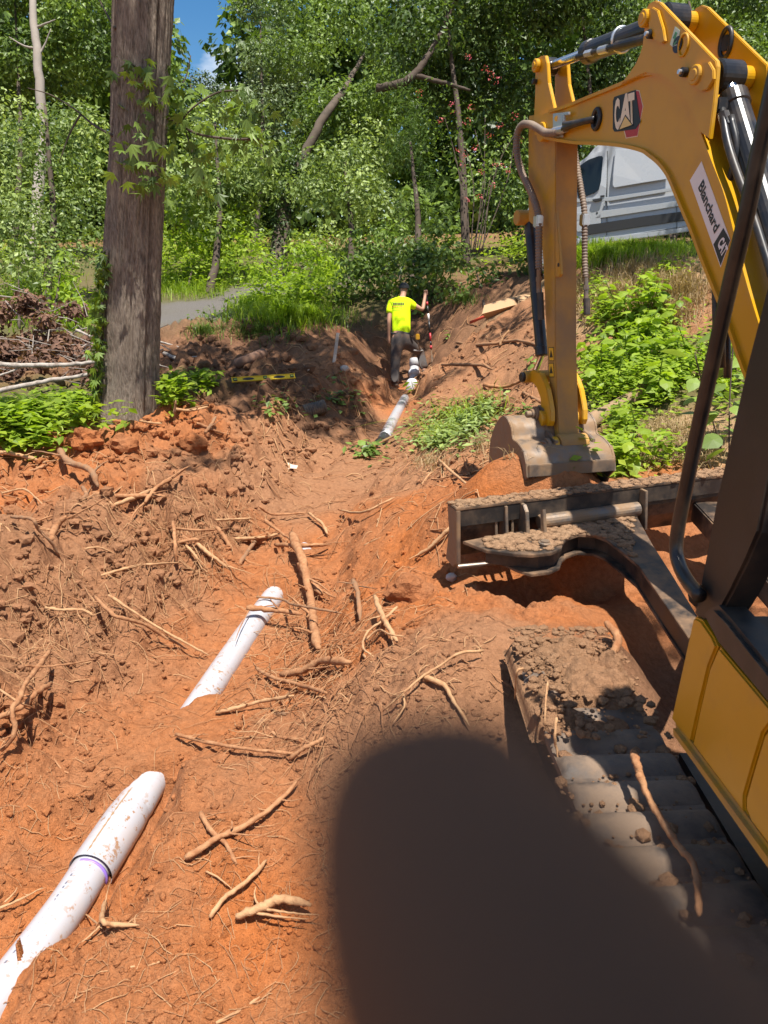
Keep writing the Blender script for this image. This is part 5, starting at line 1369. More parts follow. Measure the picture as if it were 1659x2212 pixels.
# ------------------------------------------------------------------ the man in the trench
r7 = lambda x, y: (777.7 + x / 7.384, 596.2 + y / 7.384)
MD = 13.4
def m7(x, y, dd=0.0): return W(*r7(x, y), MD + dd)
MO = m7(640, 1790)
SKIN = surface('skin', (0.42, 0.22, 0.14), 0.6)
HIVIS = surface('lime_shirt', (0.62, 0.86, 0.012), 0.8, 0, None, 0, 6, 0.004, 9, 0.04, 0.1)
TROUS = surface('grey_trousers', (0.075, 0.064, 0.060), 0.9, 0, (0.2, 0.12, 0.075), 0.5, 7, 0.004, 14, 0.15, 0.1)
BOOT = surface('dusty_boot', (0.10, 0.065, 0.045), 0.8, 0, (0.3, 0.16, 0.08), 0.6, 12)
CAPM = surface('black_cap', (0.012, 0.013, 0.015), 0.8)
def skin_mesh(name, joints, edges, mat, parent=None, root_=0, sub=2):
    """one continuous surface over a skeleton: joints = {key: (point, rx, ry)}"""
    keys = list(joints); ix = {k: i for i, k in enumerate(keys)}
    me = bpy.data.meshes.new('skeleton')
    me.from_pydata([tuple(joints[k][0] - MO) for k in keys], [(ix[a], ix[b]) for a, b in edges], [])
    o = link(bpy.data.objects.new('skeleton', me))
    md = o.modifiers.new('skin', 'SKIN'); md.use_smooth_shade = True
    for k, sv in zip(keys, me.skin_vertices[0].data):
        sv.radius = joints[k][1:3]; sv.use_root = (ix[k] == root_)
    ss = o.modifiers.new('subd', 'SUBSURF'); ss.levels = sub; ss.render_levels = sub
    dg = bpy.context.evaluated_depsgraph_get(); dg.update()
    m2 = bpy.data.meshes.new_from_object(o.evaluated_get(dg)); m2.name = name
    bpy.data.objects.remove(o); bpy.data.meshes.remove(me)
    m2.materials.clear(); m2.materials.append(mat)
    m2.polygons.foreach_set('use_smooth', [True] * len(m2.polygons))
    q = link(bpy.data.objects.new(name, m2))
    if parent: q.parent = parent
    return q
J = {
 'pelvis': (m7(645, 990, 0.02), 0.150, 0.105), 'waist': (m7(655, 830, 0.05), 0.140, 0.10), 'chest': (m7(650, 600, 0.14), 0.165, 0.115), 'upper': (m7(648, 450, 0.18), 0.14, 0.095),
 'neck': (m7(685, 335, 0.22), 0.055, 0.055), 'nape': (m7(692, 285, 0.25), 0.06, 0.065), 'head': (m7(702, 215, 0.29), 0.082, 0.098), 'crown': (m7(704, 160, 0.30), 0.055, 0.07),
 'sho_l': (m7(490, 440, 0.16), 0.06, 0.06), 'elb_l': (m7(462, 720, 0.12), 0.043, 0.043), 'wri_l': (m7(460, 960, 0.22), 0.031, 0.029), 'han_l': (m7(462, 1030, 0.25), 0.042, 0.03), 'fin_l': (m7(466, 1085, 0.27), 0.030, 0.022),
 'sho_r': (m7(800, 430, 0.16), 0.062, 0.06), 'elb_r': (m7(1000, 545, 0.22), 0.045, 0.045), 'wri_r': (m7(1036, 330, 0.36), 0.031, 0.031), 'han_r': (m7(1042, 262, 0.40), 0.042, 0.04),
 'hip_l': (m7(575, 1060, 0.0), 0.105, 0.105), 'kne_l': (m7(565, 1430, -0.03), 0.07, 0.07), 'cal_l': (m7(556, 1560, -0.05), 0.062, 0.065), 'ank_l': (m7(556, 1735, -0.02), 0.042, 0.045), 'toe_l': (m7(600, 1775, 0.16), 0.045, 0.035),
 'hip_r': (m7(745, 1060, 0.06), 0.11, 0.105), 'kne_r': (m7(960, 1210, 0.36), 0.072, 0.072), 'cal_r': (m7(985, 1330, 0.34), 0.062, 0.062), 'ank_r': (m7(1025, 1520, 0.28), 0.043, 0.045), 'toe_r': (m7(1010, 1575, 0.42), 0.045, 0.035)}
body_e = [('pelvis','waist'),('waist','chest'),('chest','upper'),('upper','neck'),('neck','nape'),('nape','head'),('head','crown'),('upper','sho_l'),('sho_l','elb_l'),('elb_l','wri_l'),('wri_l','han_l'),('han_l','fin_l'),
          ('upper','sho_r'),('sho_r','elb_r'),('elb_r','wri_r'),('wri_r','han_r'),('pelvis','hip_l'),('hip_l','kne_l'),('kne_l','cal_l'),('cal_l','ank_l'),('ank_l','toe_l'),('pelvis','hip_r'),('hip_r','kne_r'),('kne_r','cal_r'),('cal_r','ank_r'),('ank_r','toe_r')]
man = skin_mesh('person', {k: (v[0], v[1] * 0.88, v[2] * 0.88) for k, v in J.items()}, body_e, SKIN)
man.location = MO
print('feet', [(round(float(J[k][0][2] - gz(J[k][0][0], J[k][0][1])), 3)) for k in ('ank_l', 'toe_l', 'ank_r', 'toe_r')])
props(man, 'man in lime shirt, black cap and grey trousers standing in the trench with a shovel', 'person')
g7 = lambda k, f=1.0: (J[k][0], J[k][1] * f, J[k][2] * f)
mid = lambda a, b, t, r: (J[a][0] * (1 - t) + J[b][0] * t, r, r)
SH = {'hem': (m7(660, 990, 0.02), 0.185, 0.135), 'waist': (m7(660, 800, 0.06), 0.172, 0.125), 'chest': (m7(655, 600, 0.14), 0.185, 0.13), 'upper': (m7(650, 440, 0.18), 0.15, 0.105), 'col': (m7(678, 352, 0.21), 0.07, 0.068),
      'sho_l': (m7(492, 440, 0.16), 0.075, 0.075), 'slv_l': (m7(468, 610, 0.13), 0.073, 0.073), 'sho_r': (m7(800, 432, 0.16), 0.08, 0.078), 'slv_r': (m7(905, 515, 0.2), 0.078, 0.078)}
shirt = skin_mesh('shirt', SH, [('hem','waist'),('waist','chest'),('chest','upper'),('upper','col'),('upper','sho_l'),('sho_l','slv_l'),('upper','sho_r'),('sho_r','slv_r')], HIVIS, man)
TS = {'belt': (m7(650, 860, 0.05), 0.158, 0.115), 'pelvis': (m7(648, 990, 0.02), 0.168, 0.125), 'hip_l': (m7(580, 1080, 0.0), 0.115, 0.118), 'th_l': (m7(572, 1260, -0.02), 0.098, 0.10), 'kne_l': (m7(560, 1420, -0.03), 0.086, 0.088), 'cal_l': (m7(556, 1570, -0.05), 0.08, 0.083), 'cuf_l': (m7(558, 1735, -0.03), 0.075, 0.08),
      'hip_r': (m7(745, 1080, 0.07), 0.118, 0.115), 'th_r': (m7(860, 1150, 0.22), 0.098, 0.095), 'kne_r': (m7(965, 1225, 0.36), 0.088, 0.088), 'cal_r': (m7(992, 1350, 0.33), 0.08, 0.08), 'cuf_r': (m7(1030, 1490, 0.29), 0.078, 0.08)}
trousers = skin_mesh('trousers', TS, [('belt','pelvis'),('pelvis','hip_l'),('hip_l','th_l'),('th_l','kne_l'),('kne_l','cal_l'),('cal_l','cuf_l'),('pelvis','hip_r'),('hip_r','th_r'),('th_r','kne_r'),('kne_r','cal_r'),('cal_r','cuf_r')], TROUS, man)
for s_, a_, b_ in (('l', 'ank_l', 'toe_l'), ('r', 'ank_r', 'toe_r')):
    A_, T_ = J[a_][0], J[b_][0]; h = A_ - (T_ - A_) * 0.45 + np.array((0, 0, -0.05))
    skin_mesh('boot', {'top': (A_ + np.array((0, 0, 0.05)), 0.06, 0.062), 'ank': (A_, 0.058, 0.062), 'heel': (h, 0.048, 0.045), 'mid': ((A_ + T_) / 2 - np.array((0, 0, 0.02)), 0.052, 0.045), 'toe': (T_ + (T_ - A_) * 0.25, 0.048, 0.034)}, [('top','ank'),('ank','heel'),('ank','mid'),('mid','toe')], BOOT, man)
capv = J['head'][0] + np.array((0, 0.0, 0.045))
V, F = [], []
for i in range(9):
    ph = math.pi / 2 * i / 8
    for k in range(24):
        a = 2 * math.pi * k / 24; V.append(capv - MO + np.array((0.092 * math.cos(a) * math.cos(ph), 0.112 * math.sin(a) * math.cos(ph), 0.098 * math.sin(ph) - 0.02)))
for i in range(8):
    for k in range(24):
        F.append((i * 24 + k, i * 24 + (k + 1) % 24, (i + 1) * 24 + (k + 1) % 24, (i + 1) * 24 + k))
mb = MB(); mb.add(V, F, True); cap = mb.build('cap', CAPM, man)
mb = MB(); mb.tube([capv - MO + np.array((x, 0.11 + 0.07 * (1 - (x / 0.085) ** 2), -0.015)) for x in np.linspace(-0.08, 0.08, 9)], 0.02, 6); mb.build('cap_peak', CAPM, cap)
bp_ = [m7(650 + 150 * math.sin(t), 912, 0.04) + np.array((0, -0.118 * math.cos(t), 0)) - MO for t in np.linspace(0, 2 * math.pi, 25)]
mb = MB(); mb.tube(bp_, 0.018, 6, False); mb.build('belt', CAPM, man)
# hand closed round the shovel: four fingers and a thumb
hr = J['han_r'][0]; shaft_d = m7(1090, 640, 0.42) - m7(1056, 300, 0.42); shaft_d /= np.linalg.norm(shaft_d)
sp0 = m7(1052, 225, 0.42)
for k in range(4):
    c = hr + (m7(1056, 262, 0.42) - hr) * 0.5 + shaft_d * (-0.034 + 0.022 * k)
    mb = MB(); mb.tube([c + np.array((0.03 * math.cos(t) , 0.03 * math.sin(t), 0)) - MO for t in np.linspace(2.6, -2.2, 8)], [0.0105, 0.0105, 0.0105, 0.010, 0.0095, 0.009, 0.0085, 0.007], 7); mb.build('finger', SKIN, man)
mb = MB(); c = hr + shaft_d * -0.02; mb.tube([c - MO + np.array((-0.02, -0.015, 0)), c - MO + np.array((0.0, -0.035, 0)), c - MO + np.array((0.03, -0.03, 0.01))], [0.014, 0.012, 0.009], 8); mb.build('thumb', SKIN, man)
# print on the back of the shirt: straight rows fitted to the cloth
def on_shirt(x, y):
    from mathutils.bvhtree import BVHTree
    global _bvh
    try: _bvh
    except NameError: _bvh = BVHTree.FromPolygons([v.co + Vector(MO) for v in shirt.data.vertices], [tuple(p.vertices) for p in shirt.data.polygons])
    o = Vector((0, 0, CAM_Z)); d = Vector(ray(*r7(x, y))).normalized(); h = _bvh.ray_cast(o, d)
    return np.array(h[0] - d * 0.006) if h[0] else m7(x, y, 0.0)
def shirt_text(txt, x0, x1, y0, y1, tilt, mat, bold=0.03):
    cu = bpy.data.curves.new('lettering_source', 'FONT'); cu.body = txt; cu.offset = bold; cu.resolution_u = 2
    to = link(bpy.data.objects.new('lettering_source', cu)); dg = bpy.context.evaluated_depsgraph_get(); dg.update()
    me = bpy.data.meshes.new_from_object(to.evaluated_get(dg)); bpy.data.objects.remove(to); bpy.data.curves.remove(cu)
    co = np.array([v.co[:] for v in me.vertices]); lo, hi = co.min(0), co.max(0)
    for v in me.vertices:
        a = (v.co.x - lo[0]) / (hi[0] - lo[0]); b_ = (v.co.y - lo[1]) / (hi[1] - lo[1])
        v.co = Vector(on_shirt(x0 + (x1 - x0) * a, y1 + (y0 - y1) * b_ + tilt * a) - MO)
    me.materials.clear(); me.materials.append(mat); me.name = 'shirt_print'
    o = link(bpy.data.objects.new('shirt_print', me)); o.parent = shirt
shirt_text('DRAINALL', 505, 705, 418, 462, -8, P_BLACK, 0.06) if False else None
def shirt_bar(x0, x1, y, h, mat, gap=None):
    """a row of print too small to read"""
    q = random.Random(int(x0 + y)); x = x0; mb = MB()
    while x < x1:
        w = q.uniform(8, 22); 
        mb.add([on_shirt(x, y + h) - MO, on_shirt(min(x1, x + w), y + h) - MO, on_shirt(min(x1, x + w), y) - MO, on_shirt(x, y) - MO], [(0, 1, 2, 3)])
        x += w + q.uniform(2, 5)
    o = mb.build('shirt_print', mat, shirt); o['kind'] = 'stuff'
shirt_bar(506, 708, 420, 46, surface('dark_shirt_print', (0.05, 0.045, 0.01), 0.8))
shirt_bar(506, 690, 480, 16, surface('red_shirt_print', (0.45, 0.16, 0.02), 0.8))
shirt_bar(500, 690, 512, 5, surface('thin_shirt_print', (0.2, 0.25, 0.02), 0.8))
shirt_bar(530, 660, 540, 6, surface('thin_shirt_print', (0.2, 0.25, 0.02), 0.8))
for (x, y) in ((830, 905), (920, 970)):
    mb = MB(); mb.box(m7(x, y, -0.06) - MO, (0.07, 0.05, 0.1), None, 0.012); mb.build('pouch', M['black'] if x < 900 else M['warn'] if 'warn' in M else M['yellow'], man)
mb = MB(); mb.tube([m7(905, 1020, 0) - MO, m7(940, 1120, 0.12) - MO, m7(960, 1185, 0.2) - MO], 0.012, 6); mb.build('strap', M['steel_worn'], man)
mb = MB(); mb.tube([m7(855, 1185, 0.12) - MO, m7(920, 1195, 0.18) - MO, m7(1000, 1190, 0.28) - MO], 0.013, 6); mb.build('knee_strap', surface('grey_strap', (0.4, 0.38, 0.36), 0.7), man)
for (x, y, d_) in ((552, 1590, -0.135), (1000, 1370, 0.25)):
    mb = MB(); P_ = [m7(x + 60 * math.cos(t), y + 110 * math.sin(t), d_) - MO for t in np.linspace(0, 2 * math.pi, 17)[:-1]]
    mb.prism(P_, (0, 0.03, 0), 0.01); mb.build('knee_pad', surface('grey_patch', (0.10, 0.086, 0.079), 0.9), man)

# ------------------------------------------------------------------ shovel
sv = thing('shovel', 'long handled shovel with white and red bands held upright by the man', 'shovel', tuple(m7(1190, 1470, 0.42)))
SVO = np.array(sv.location)
def shaft(pts, r, mat, name, r2=None):
    mb = MB(); mb.tube([m7(x, y, 0.42 + 0.0001 * (y - 300)) for x, y in pts], r, 12); return mb.build(name, mat, sv, SVO)
shaft([(1050,215),(1066,400),(1072,440)], 0.0185, M['black'], 'grip')
shaft([(1068,410),(1074,470)], 0.020, P_RED, 'band')
shaft([(1074,468),(1090,605)], 0.0175, M['black'], 'handle')
shaft([(1089,600),(1099,712)], 0.0185, P_WHITE, 'band')
shaft([(1098,708),(1118,912)], 0.0175, M['black'], 'handle')
shaft([(1117,908),(1128,1042)], 0.0185, P_RED, 'band')
shaft([(1127,1038),(1131,1112)], 0.0175, M['black'], 'handle')
shaft([(1131,1108),(1133,1166)], 0.022, P_RED, 'collar')
mb = MB()
pth = [(1134,1165,0.012),(1142,1230,0.02),(1150,1300,0.045),(1163,1390,0.075),(1185,1445,0.065),(1215,1490,0.02)]
L_, R2_ = [], []
for x, y, w in pth:
    c = m7(x, y, 0.42 + 0.0001 * (y - 300)); L_.append(c + np.array((-w * 0.35, -w * 0.9, 0))); R2_.append(c + np.array((w * 0.35, w * 0.9, 0)))
V = L_ + R2_ + [p + np.array((0.006, -0.003, 0)) for p in L_ + R2_]; k = len(L_)
F = [(i, i + 1, k + i + 1, k + i) for i in range(k - 1)] + [(2 * k + i, 3 * k + i, 3 * k + i + 1, 2 * k + i + 1) for i in range(k - 1)] + [(i, 2 * k + i, 2 * k + i + 1, i + 1) for i in range(k - 1)] + [(k + i, k + i + 1, 3 * k + i + 1, 3 * k + i) for i in range(k - 1)]
mb.add(V, F, True); mb.build('blade', M['steel_worn'], sv, SVO)

# ------------------------------------------------------------------ spirit level
a, b = G(501, 851, 0.12), G(639, 838, 0.12)
LV = thing('spirit_level', 'yellow spirit level lying on the dark bank right of the big trunk', 'spirit level', tuple((a + b) / 2))
LO = np.array(LV.location); ld = (b - a) / np.linalg.norm(b - a); ln = np.cross(ld, (0, 0, 1.0)); ln /= np.linalg.norm(ln)
lu = np.cross(ln, ld); tilt = R(35); lup = lu * math.cos(tilt) - ln * math.sin(tilt); lno = ln * math.cos(tilt) + lu * math.sin(tilt)
if lno[1] > 0: lno = -lno
LL = np.linalg.norm(b - a); lc = (a + b) / 2 + np.array((0, 0, 0.02))
YL = surface('level_yellow', (0.85, 0.58, 0.01), 0.4)
mb = MB()
mb.box(lc + lup * 0.028, (LL, 0.024, 0.008), (ld, lno, lup), 0.002); mb.box(lc - lup * 0.028, (LL, 0.024, 0.008), (ld, lno, lup), 0.002); mb.box(lc, (LL - 0.01, 0.008, 0.05), (ld, lno, lup))
fr_l = mb.build('frame', YL, LV, LO)
for s in (-1, 1):
    mb = MB(); mb.box(lc + ld * s * (LL / 2 + 0.004), (0.012, 0.028, 0.066), (ld, lno, lup), 0.003); mb.build('end_cap', M['black'], LV, LO)
    mb = MB(); P_ = [lc + ld * (s * LL * 0.24 + 0.075 * math.cos(t)) + lup * 0.017 * math.sin(t) + lno * 0.0045 for t in np.linspace(0, 2 * math.pi, 17)[:-1]]; mb.prism(P_, lno * 0.002); mb.build('hand_slot', M['black'], LV, LO)
for s in (-0.44, 0.02, 0.44):
    mb = MB(); mb.box(lc + ld * s * LL + lno * 0.006, (0.05, 0.012, 0.044), (ld, lno, lup), 0.003); v_l = mb.build('vial_holder', M['black'], LV, LO)
    mb = MB(); mb.cyl(lc + ld * (s * LL - 0.018) + lno * 0.014, lc + ld * (s * LL + 0.018) + lno * 0.014, 0.008, 10); mb.build('vial', surface('vial_green', (0.4, 0.6, 0.1), 0.2), v_l, LO)

# ------------------------------------------------------------------ stake, cardboard, pick, scraps
a = G(722, 782); D_ = a[1] / (CP - (782 - CV) / FP * SP); top = W(731, 712, D_)
st = thing('stake', 'grey wooden survey stake with orange tip in the dark bank', 'stake', tuple(a)); SO_ = np.array(a)
ax = (top - a) / np.linalg.norm(top - a); sx = np.cross(ax, (0, 1, 0)); sx /= np.linalg.norm(sx); sy = np.cross(ax, sx)
L_ = np.linalg.norm(top - a)
mb = MB(); mb.box(a + ax * (L_ * 0.42), (0.048, 0.022, L_ * 0.98), (sx, sy, ax), 0.002); mb.build('post', surface('weathered_wood', (0.48, 0.40, 0.33), 0.9, 0, (0.3, 0.2, 0.13), 0.6, 20, 0.001, 90), st, SO_)
mb = MB(); mb.box(a + ax * (L_ * 0.95), (0.052, 0.026, L_ * 0.12), (sx, sy, ax), 0.003); mb.build('painted_tip', surface('orange_paint', (0.75, 0.24, 0.10), 0.6), st, SO_)
rr6 = lambda x, y: (674 + x * 0.3125, 570.3 + y * 0.3125)
CB = surface('cardboard', (0.44, 0.27, 0.14), 0.85, 0, (0.4, 0.25, 0.13), 0.4, 6, 0.001, 30)
cb = thing('cardboard_sheet', 'folded tan cardboard sheet propped on the brown mound', 'cardboard', tuple(W(1100, 668, 12.2))); CO = np.array(cb.location)
def cpanel(pts, dds, name):
    P_ = [W(*rr6(x, y), 12.2 + d) for (x, y), d in zip(pts, dds)]
    mb = MB(); mb.add([p for p in P_] + [p + np.array((0, 0.008, -0.004)) for p in P_], [tuple(range(len(P_))), tuple(range(2 * len(P_) - 1, len(P_) - 1, -1))] + [(i, i + len(P_), (i + 1) % len(P_) + len(P_), (i + 1) % len(P_)) for i in range(len(P_))]); mb.build(name, CB, cb, CO)
cpanel([(1175,345),(1190,285),(1400,222),(1395,285)], [-0.1, 0.25, 0.3, -0.05], 'panel')
cpanel([(1395,285),(1400,222),(1425,252),(1420,282)], [-0.05, 0.3, 0.28, 0.1], 'fold')
cpanel([(1425,252),(1400,222),(1470,208),(1560,215),(1560,240),(1500,262)], [0.1, 0.3, 0.35, 0.4, 0.2, 0.1], 'panel')
cpanel([(1175,345),(1395,285),(1395,300),(1210,380)], [-0.1, -0.05, 0.1, 0.12], 'flap')
a, b = G(1016, 703, 0.05), G(1055, 690, 0.07); c_ = G(1078, 680, 0.04)
pk = thing('digging_tool', 'tool with red grip and black shaft lying below the cardboard', 'tool', tuple(a)); PO = np.array(a)
mb = MB(); mb.tube([a, b], 0.026, 12); mb.build('grip', surface('red_grip', (0.55, 0.07, 0.035), 0.5), pk, PO)
mb = MB(); mb.tube([b, c_], 0.017, 10); mb.build('shaft', M['black'], pk, PO)
p = G(630, 1016)
mb = MB(); mb.add([np.array(q_) * np.array((1, 1, 1)) for q_ in ((-0.05,-0.03,0.015),(0.0,-0.05,0.03),(0.05,0.0,0.012),(0.06,0.06,0.03),(0.0,0.03,0.05),(-0.05,0.08,0.06),(-0.06,0.03,0.03))], [(0, 1, 4, 6), (1, 2, 3, 4), (6, 4, 5)])
o = mb.build('paper_scrap', surface('dirty_paper', (0.62, 0.5, 0.4), 0.8)); o.location = p; props(o, 'crumpled pale paper scrap on the trench floor', 'litter')
p = G(680, 893, 0.05)
mb = MB(); ax_ = np.array((0.9, 0.35, 0.2)); ax_ /= np.linalg.norm(ax_)
ss = np.linspace(-0.14, 0.14, 50); mb.tube([p + ax_ * s for s in ss], 0.085 * (1 + 0.07 * np.sign(np.sin(ss * 220))), 24)
props(mb.build('corrugated_pipe', surface('grey_corrugated', (0.09, 0.075, 0.062), 0.6, 0, DUST, 0.5, 10)), 'short piece of grey corrugated pipe in the shaded bank', 'pipe')
for (u, v, lab) in ((665, 800, 'pale stone on the dark bank left of the stake'), (745, 800, 'pale stone right beside the wooden stake'), (975, 1255, 'small white stone on the red slope')):
    p = G(u, v); d = clod_shape(clr, (0.05, 0.04, 0.035)) * (0.6 if v > 1000 else 1.3)
    props(place('stone', fast_mesh('stone', d, if2, surface('pale_stone', (0.5, 0.42, 0.35), 0.9), True), None, p + np.array((0, 0, 0.02))), lab, 'stone')

# ------------------------------------------------------------------ fallen log among the weeds
pts = [Gl(u, v, 0.07)[0] for u, v in ((1240, 935), (1289, 902), (1338, 876), (1379, 850), (1417, 826))]
mb = MB(); q_ = np.array(smooth_path(pts, 12)); n_ = 28
V, F = tube_data(q_, np.linspace(0.062, 0.072, len(q_)), n_, True); V = np.asarray(V); Cc = np.repeat(q_, n_, 0); V[:] = Cc + (V - Cc) * (1 + 0.10 * fbm(np.arange(len(V)) % n_ * 1.0, np.arange(len(V)) // n_ * 0.35, 3.0, 3, 5))[:, None]
mb.add(V, F, True)
props(mb.build('log', surface('log_bark', (0.27, 0.18, 0.115), 0.9, 0, (0.36, 0.22, 0.12), 0.7, 8, 0.004, 40, 0.2, 0.2)), 'fallen brown log lying among the broad-leaved weeds behind the bucket', 'log')
# ------------------------------------------------------------------ leaves
LEAF = {
 'mid': leaf_mat('leaf_mid', (0.042, 0.080, 0.014), (0.23, 0.33, 0.062), 0.33),
 'light': leaf_mat('leaf_light', (0.07, 0.12, 0.022), (0.38, 0.47, 0.14), 0.33),
 'dark': leaf_mat('leaf_dark', (0.026, 0.054, 0.012), (0.13, 0.20, 0.042), 0.32),
 'blue': leaf_mat('leaf_greyish', (0.045, 0.08, 0.028), (0.24, 0.31, 0.13), 0.25),
 'bright': leaf_mat('leaf_bright', (0.13, 0.22, 0.016), (0.38, 0.50, 0.045), 0.48, 0.5, (0.30, 0.36, 0.04)),
 'cedar': leaf_mat('needles', (0.045, 0.09, 0.016), (0.15, 0.24, 0.045), 0.35),
 'straw': leaf_mat('dry_grass', (0.22, 0.15, 0.07), (0.50, 0.37, 0.20), 0.25, 0.8, (0.6, 0.46, 0.27)),
 'dead': leaf_mat('dead_leaves', (0.10, 0.05, 0.032), (0.26, 0.14, 0.09), 0.25, 0.8, (0.4, 0.28, 0.2)),
 'pink': leaf_mat('pink_flowers', (0.55, 0.08, 0.11), (0.75, 0.2, 0.22), 0.3, 0.6, (0.8, 0.3, 0.3)),
}
BARK = surface('bark', (0.085, 0.064, 0.05), 0.95, 0, (0.16, 0.13, 0.105), 0.6, 4, 0.012, 24, 0.2, 0.1)
BARK_PALE = surface('pale_bark', (0.30, 0.26, 0.22), 0.9, 0, (0.25, 0.2, 0.16), 0.5, 4, 0.004, 30, 0.15, 0.2)
M_LEAN = surface('leaning_bark', (0.12, 0.092, 0.07), 0.9, 0, (0.06, 0.05, 0.04), 0.7, 4, 0.006, 30, 0.2, 0.2)
lr = np.random.default_rng(21)

def leaves_at(P_, out, size, droop=0.35, aspect=0.55, up=0.45, rnd=0.7):
    """one folded-free leaf blade (4 corners) at each point, facing roughly along out"""
    n = len(P_)
    nm = out * 0.6 + np.array((0, 0, up)) + lr.normal(size=(n, 3)) * rnd * 0.6
    nm /= np.linalg.norm(nm, axis=1)[:, None] + 1e-9
    d = lr.normal(size=(n, 3)); d[:, 2] -= droop * 2
    d -= nm * (d * nm).sum(1)[:, None]; d /= np.linalg.norm(d, axis=1)[:, None] + 1e-9
    s = np.cross(nm, d)
    L = (size * lr.uniform(0.6, 1.35, n))[:, None]
    w = L * aspect * 0.5
    a = P_; b = P_ + d * L * 0.45 + s * w; c = P_ + d * L - nm * L * 0.12; e = P_ + d * L * 0.45 - s * w
    V = np.stack([a, b, c, e], 1).reshape(-1, 3)
    F = np.arange(4 * n).reshape(n, 4)
    return V, F

def ball(n, r_in=0.35):
    d = lr.normal(size=(n, 3)); d /= np.linalg.norm(d, axis=1)[:, None]
    r = (r_in ** 3 + (1 - r_in ** 3) * lr.random(n)) ** (1 / 3)
    return d * r[:, None], d

def cloud(clumps, per, size, aspect=0.55, droop=0.35, up=0.45, tint_sd=0.16, shell=0.55):
    """clumps: rows of x, y, z, rx, ry, rz"""
    Vs, Fs, Ts = [], [], []; k = 0
    for c in clumps:
        n = max(8, int(per * (c[3] * c[4] + c[3] * c[5] + c[4] * c[5]) / 3))
        p, d = ball(n, shell)
        p = p * (1 + 0.25 * np.sin(d[:, :1] * 5 + c[0] * 7) * np.sin(d[:, 2:3] * 6 + c[1] * 5))
        P_ = np.asarray(c[:3]) + p * np.asarray(c[3:6])
        V, F = leaves_at(P_, d, size, droop, aspect, up)
        t0 = lr.normal(0.42, 0.2)
        Ts.append(np.clip(t0 + lr.normal(0, tint_sd, n), 0, 0.82) + (lr.random(n) < 0.012) * 0.18)
        Vs.append(V); Fs.append(F + k); k += len(V)
    return np.concatenate(Vs), np.concatenate(Fs), np.concatenate(Ts)

def blobs_to_clumps(blobs, spacing=0.9, crad=(0.45, 0.85), flat=0.8):
    """blobs: (u, v, ru, rv, D) seen ellipsoids -> clumps filling them"""
    out = []
    for (u, v, ru, rv, D) in blobs:
        c = W(u, v, D); rx = ru / FP * D; rz = rv / FP * D; ry = min(rx * 0.9, 2.6)
        n = max(5, int(1.0 * (rx * rz + rx * ry * 0.6) / (spacing ** 2) * 4.2))
        p, d = ball(n, 0.6)
        for q in p:
            r = lr.uniform(*crad)
            out.append((c[0] + q[0] * rx, c[1] + q[1] * ry, c[2] + q[2] * rz, r, r, r * flat))
    return out

def tree_thing(name, label, base, category='tree', group=None):
    return thing(name, label, category, tuple(base), group)
def crown(t, clumps, mat, per, size, name='crown', **k):
    V, F, T = cloud(clumps, per, size, **k)
    me = fast_mesh(name, V - np.array(t.location), F, LEAF[mat], False, T)
    o = place(name, me, t); o['kind'] = 'stuff' if False else 'thing'; del o['kind']; return o
def stem(t, pts, rads, mat=None, name='trunk', n=10, seed=1):
    mb = MB(); P_ = np.array(smooth_path(pts, 6)); R_ = np.interp(np.linspace(0, 1, len(P_)), np.linspace(0, 1, len(rads)), rads)
    g_ = np.random.default_rng(seed); P_ += g_.normal(size=P_.shape) * R_[:, None] * 0.12
    V, F = tube_data(P_, R_, n); mb.add(V, F, True)
    return mb.build(name, mat or BARK, t, np.array(t.location))
def ground_at(u, D):
    d = ray(u, 700); x, y = d[0] * D, D; return np.array((x, y, float(gz(x, y))))

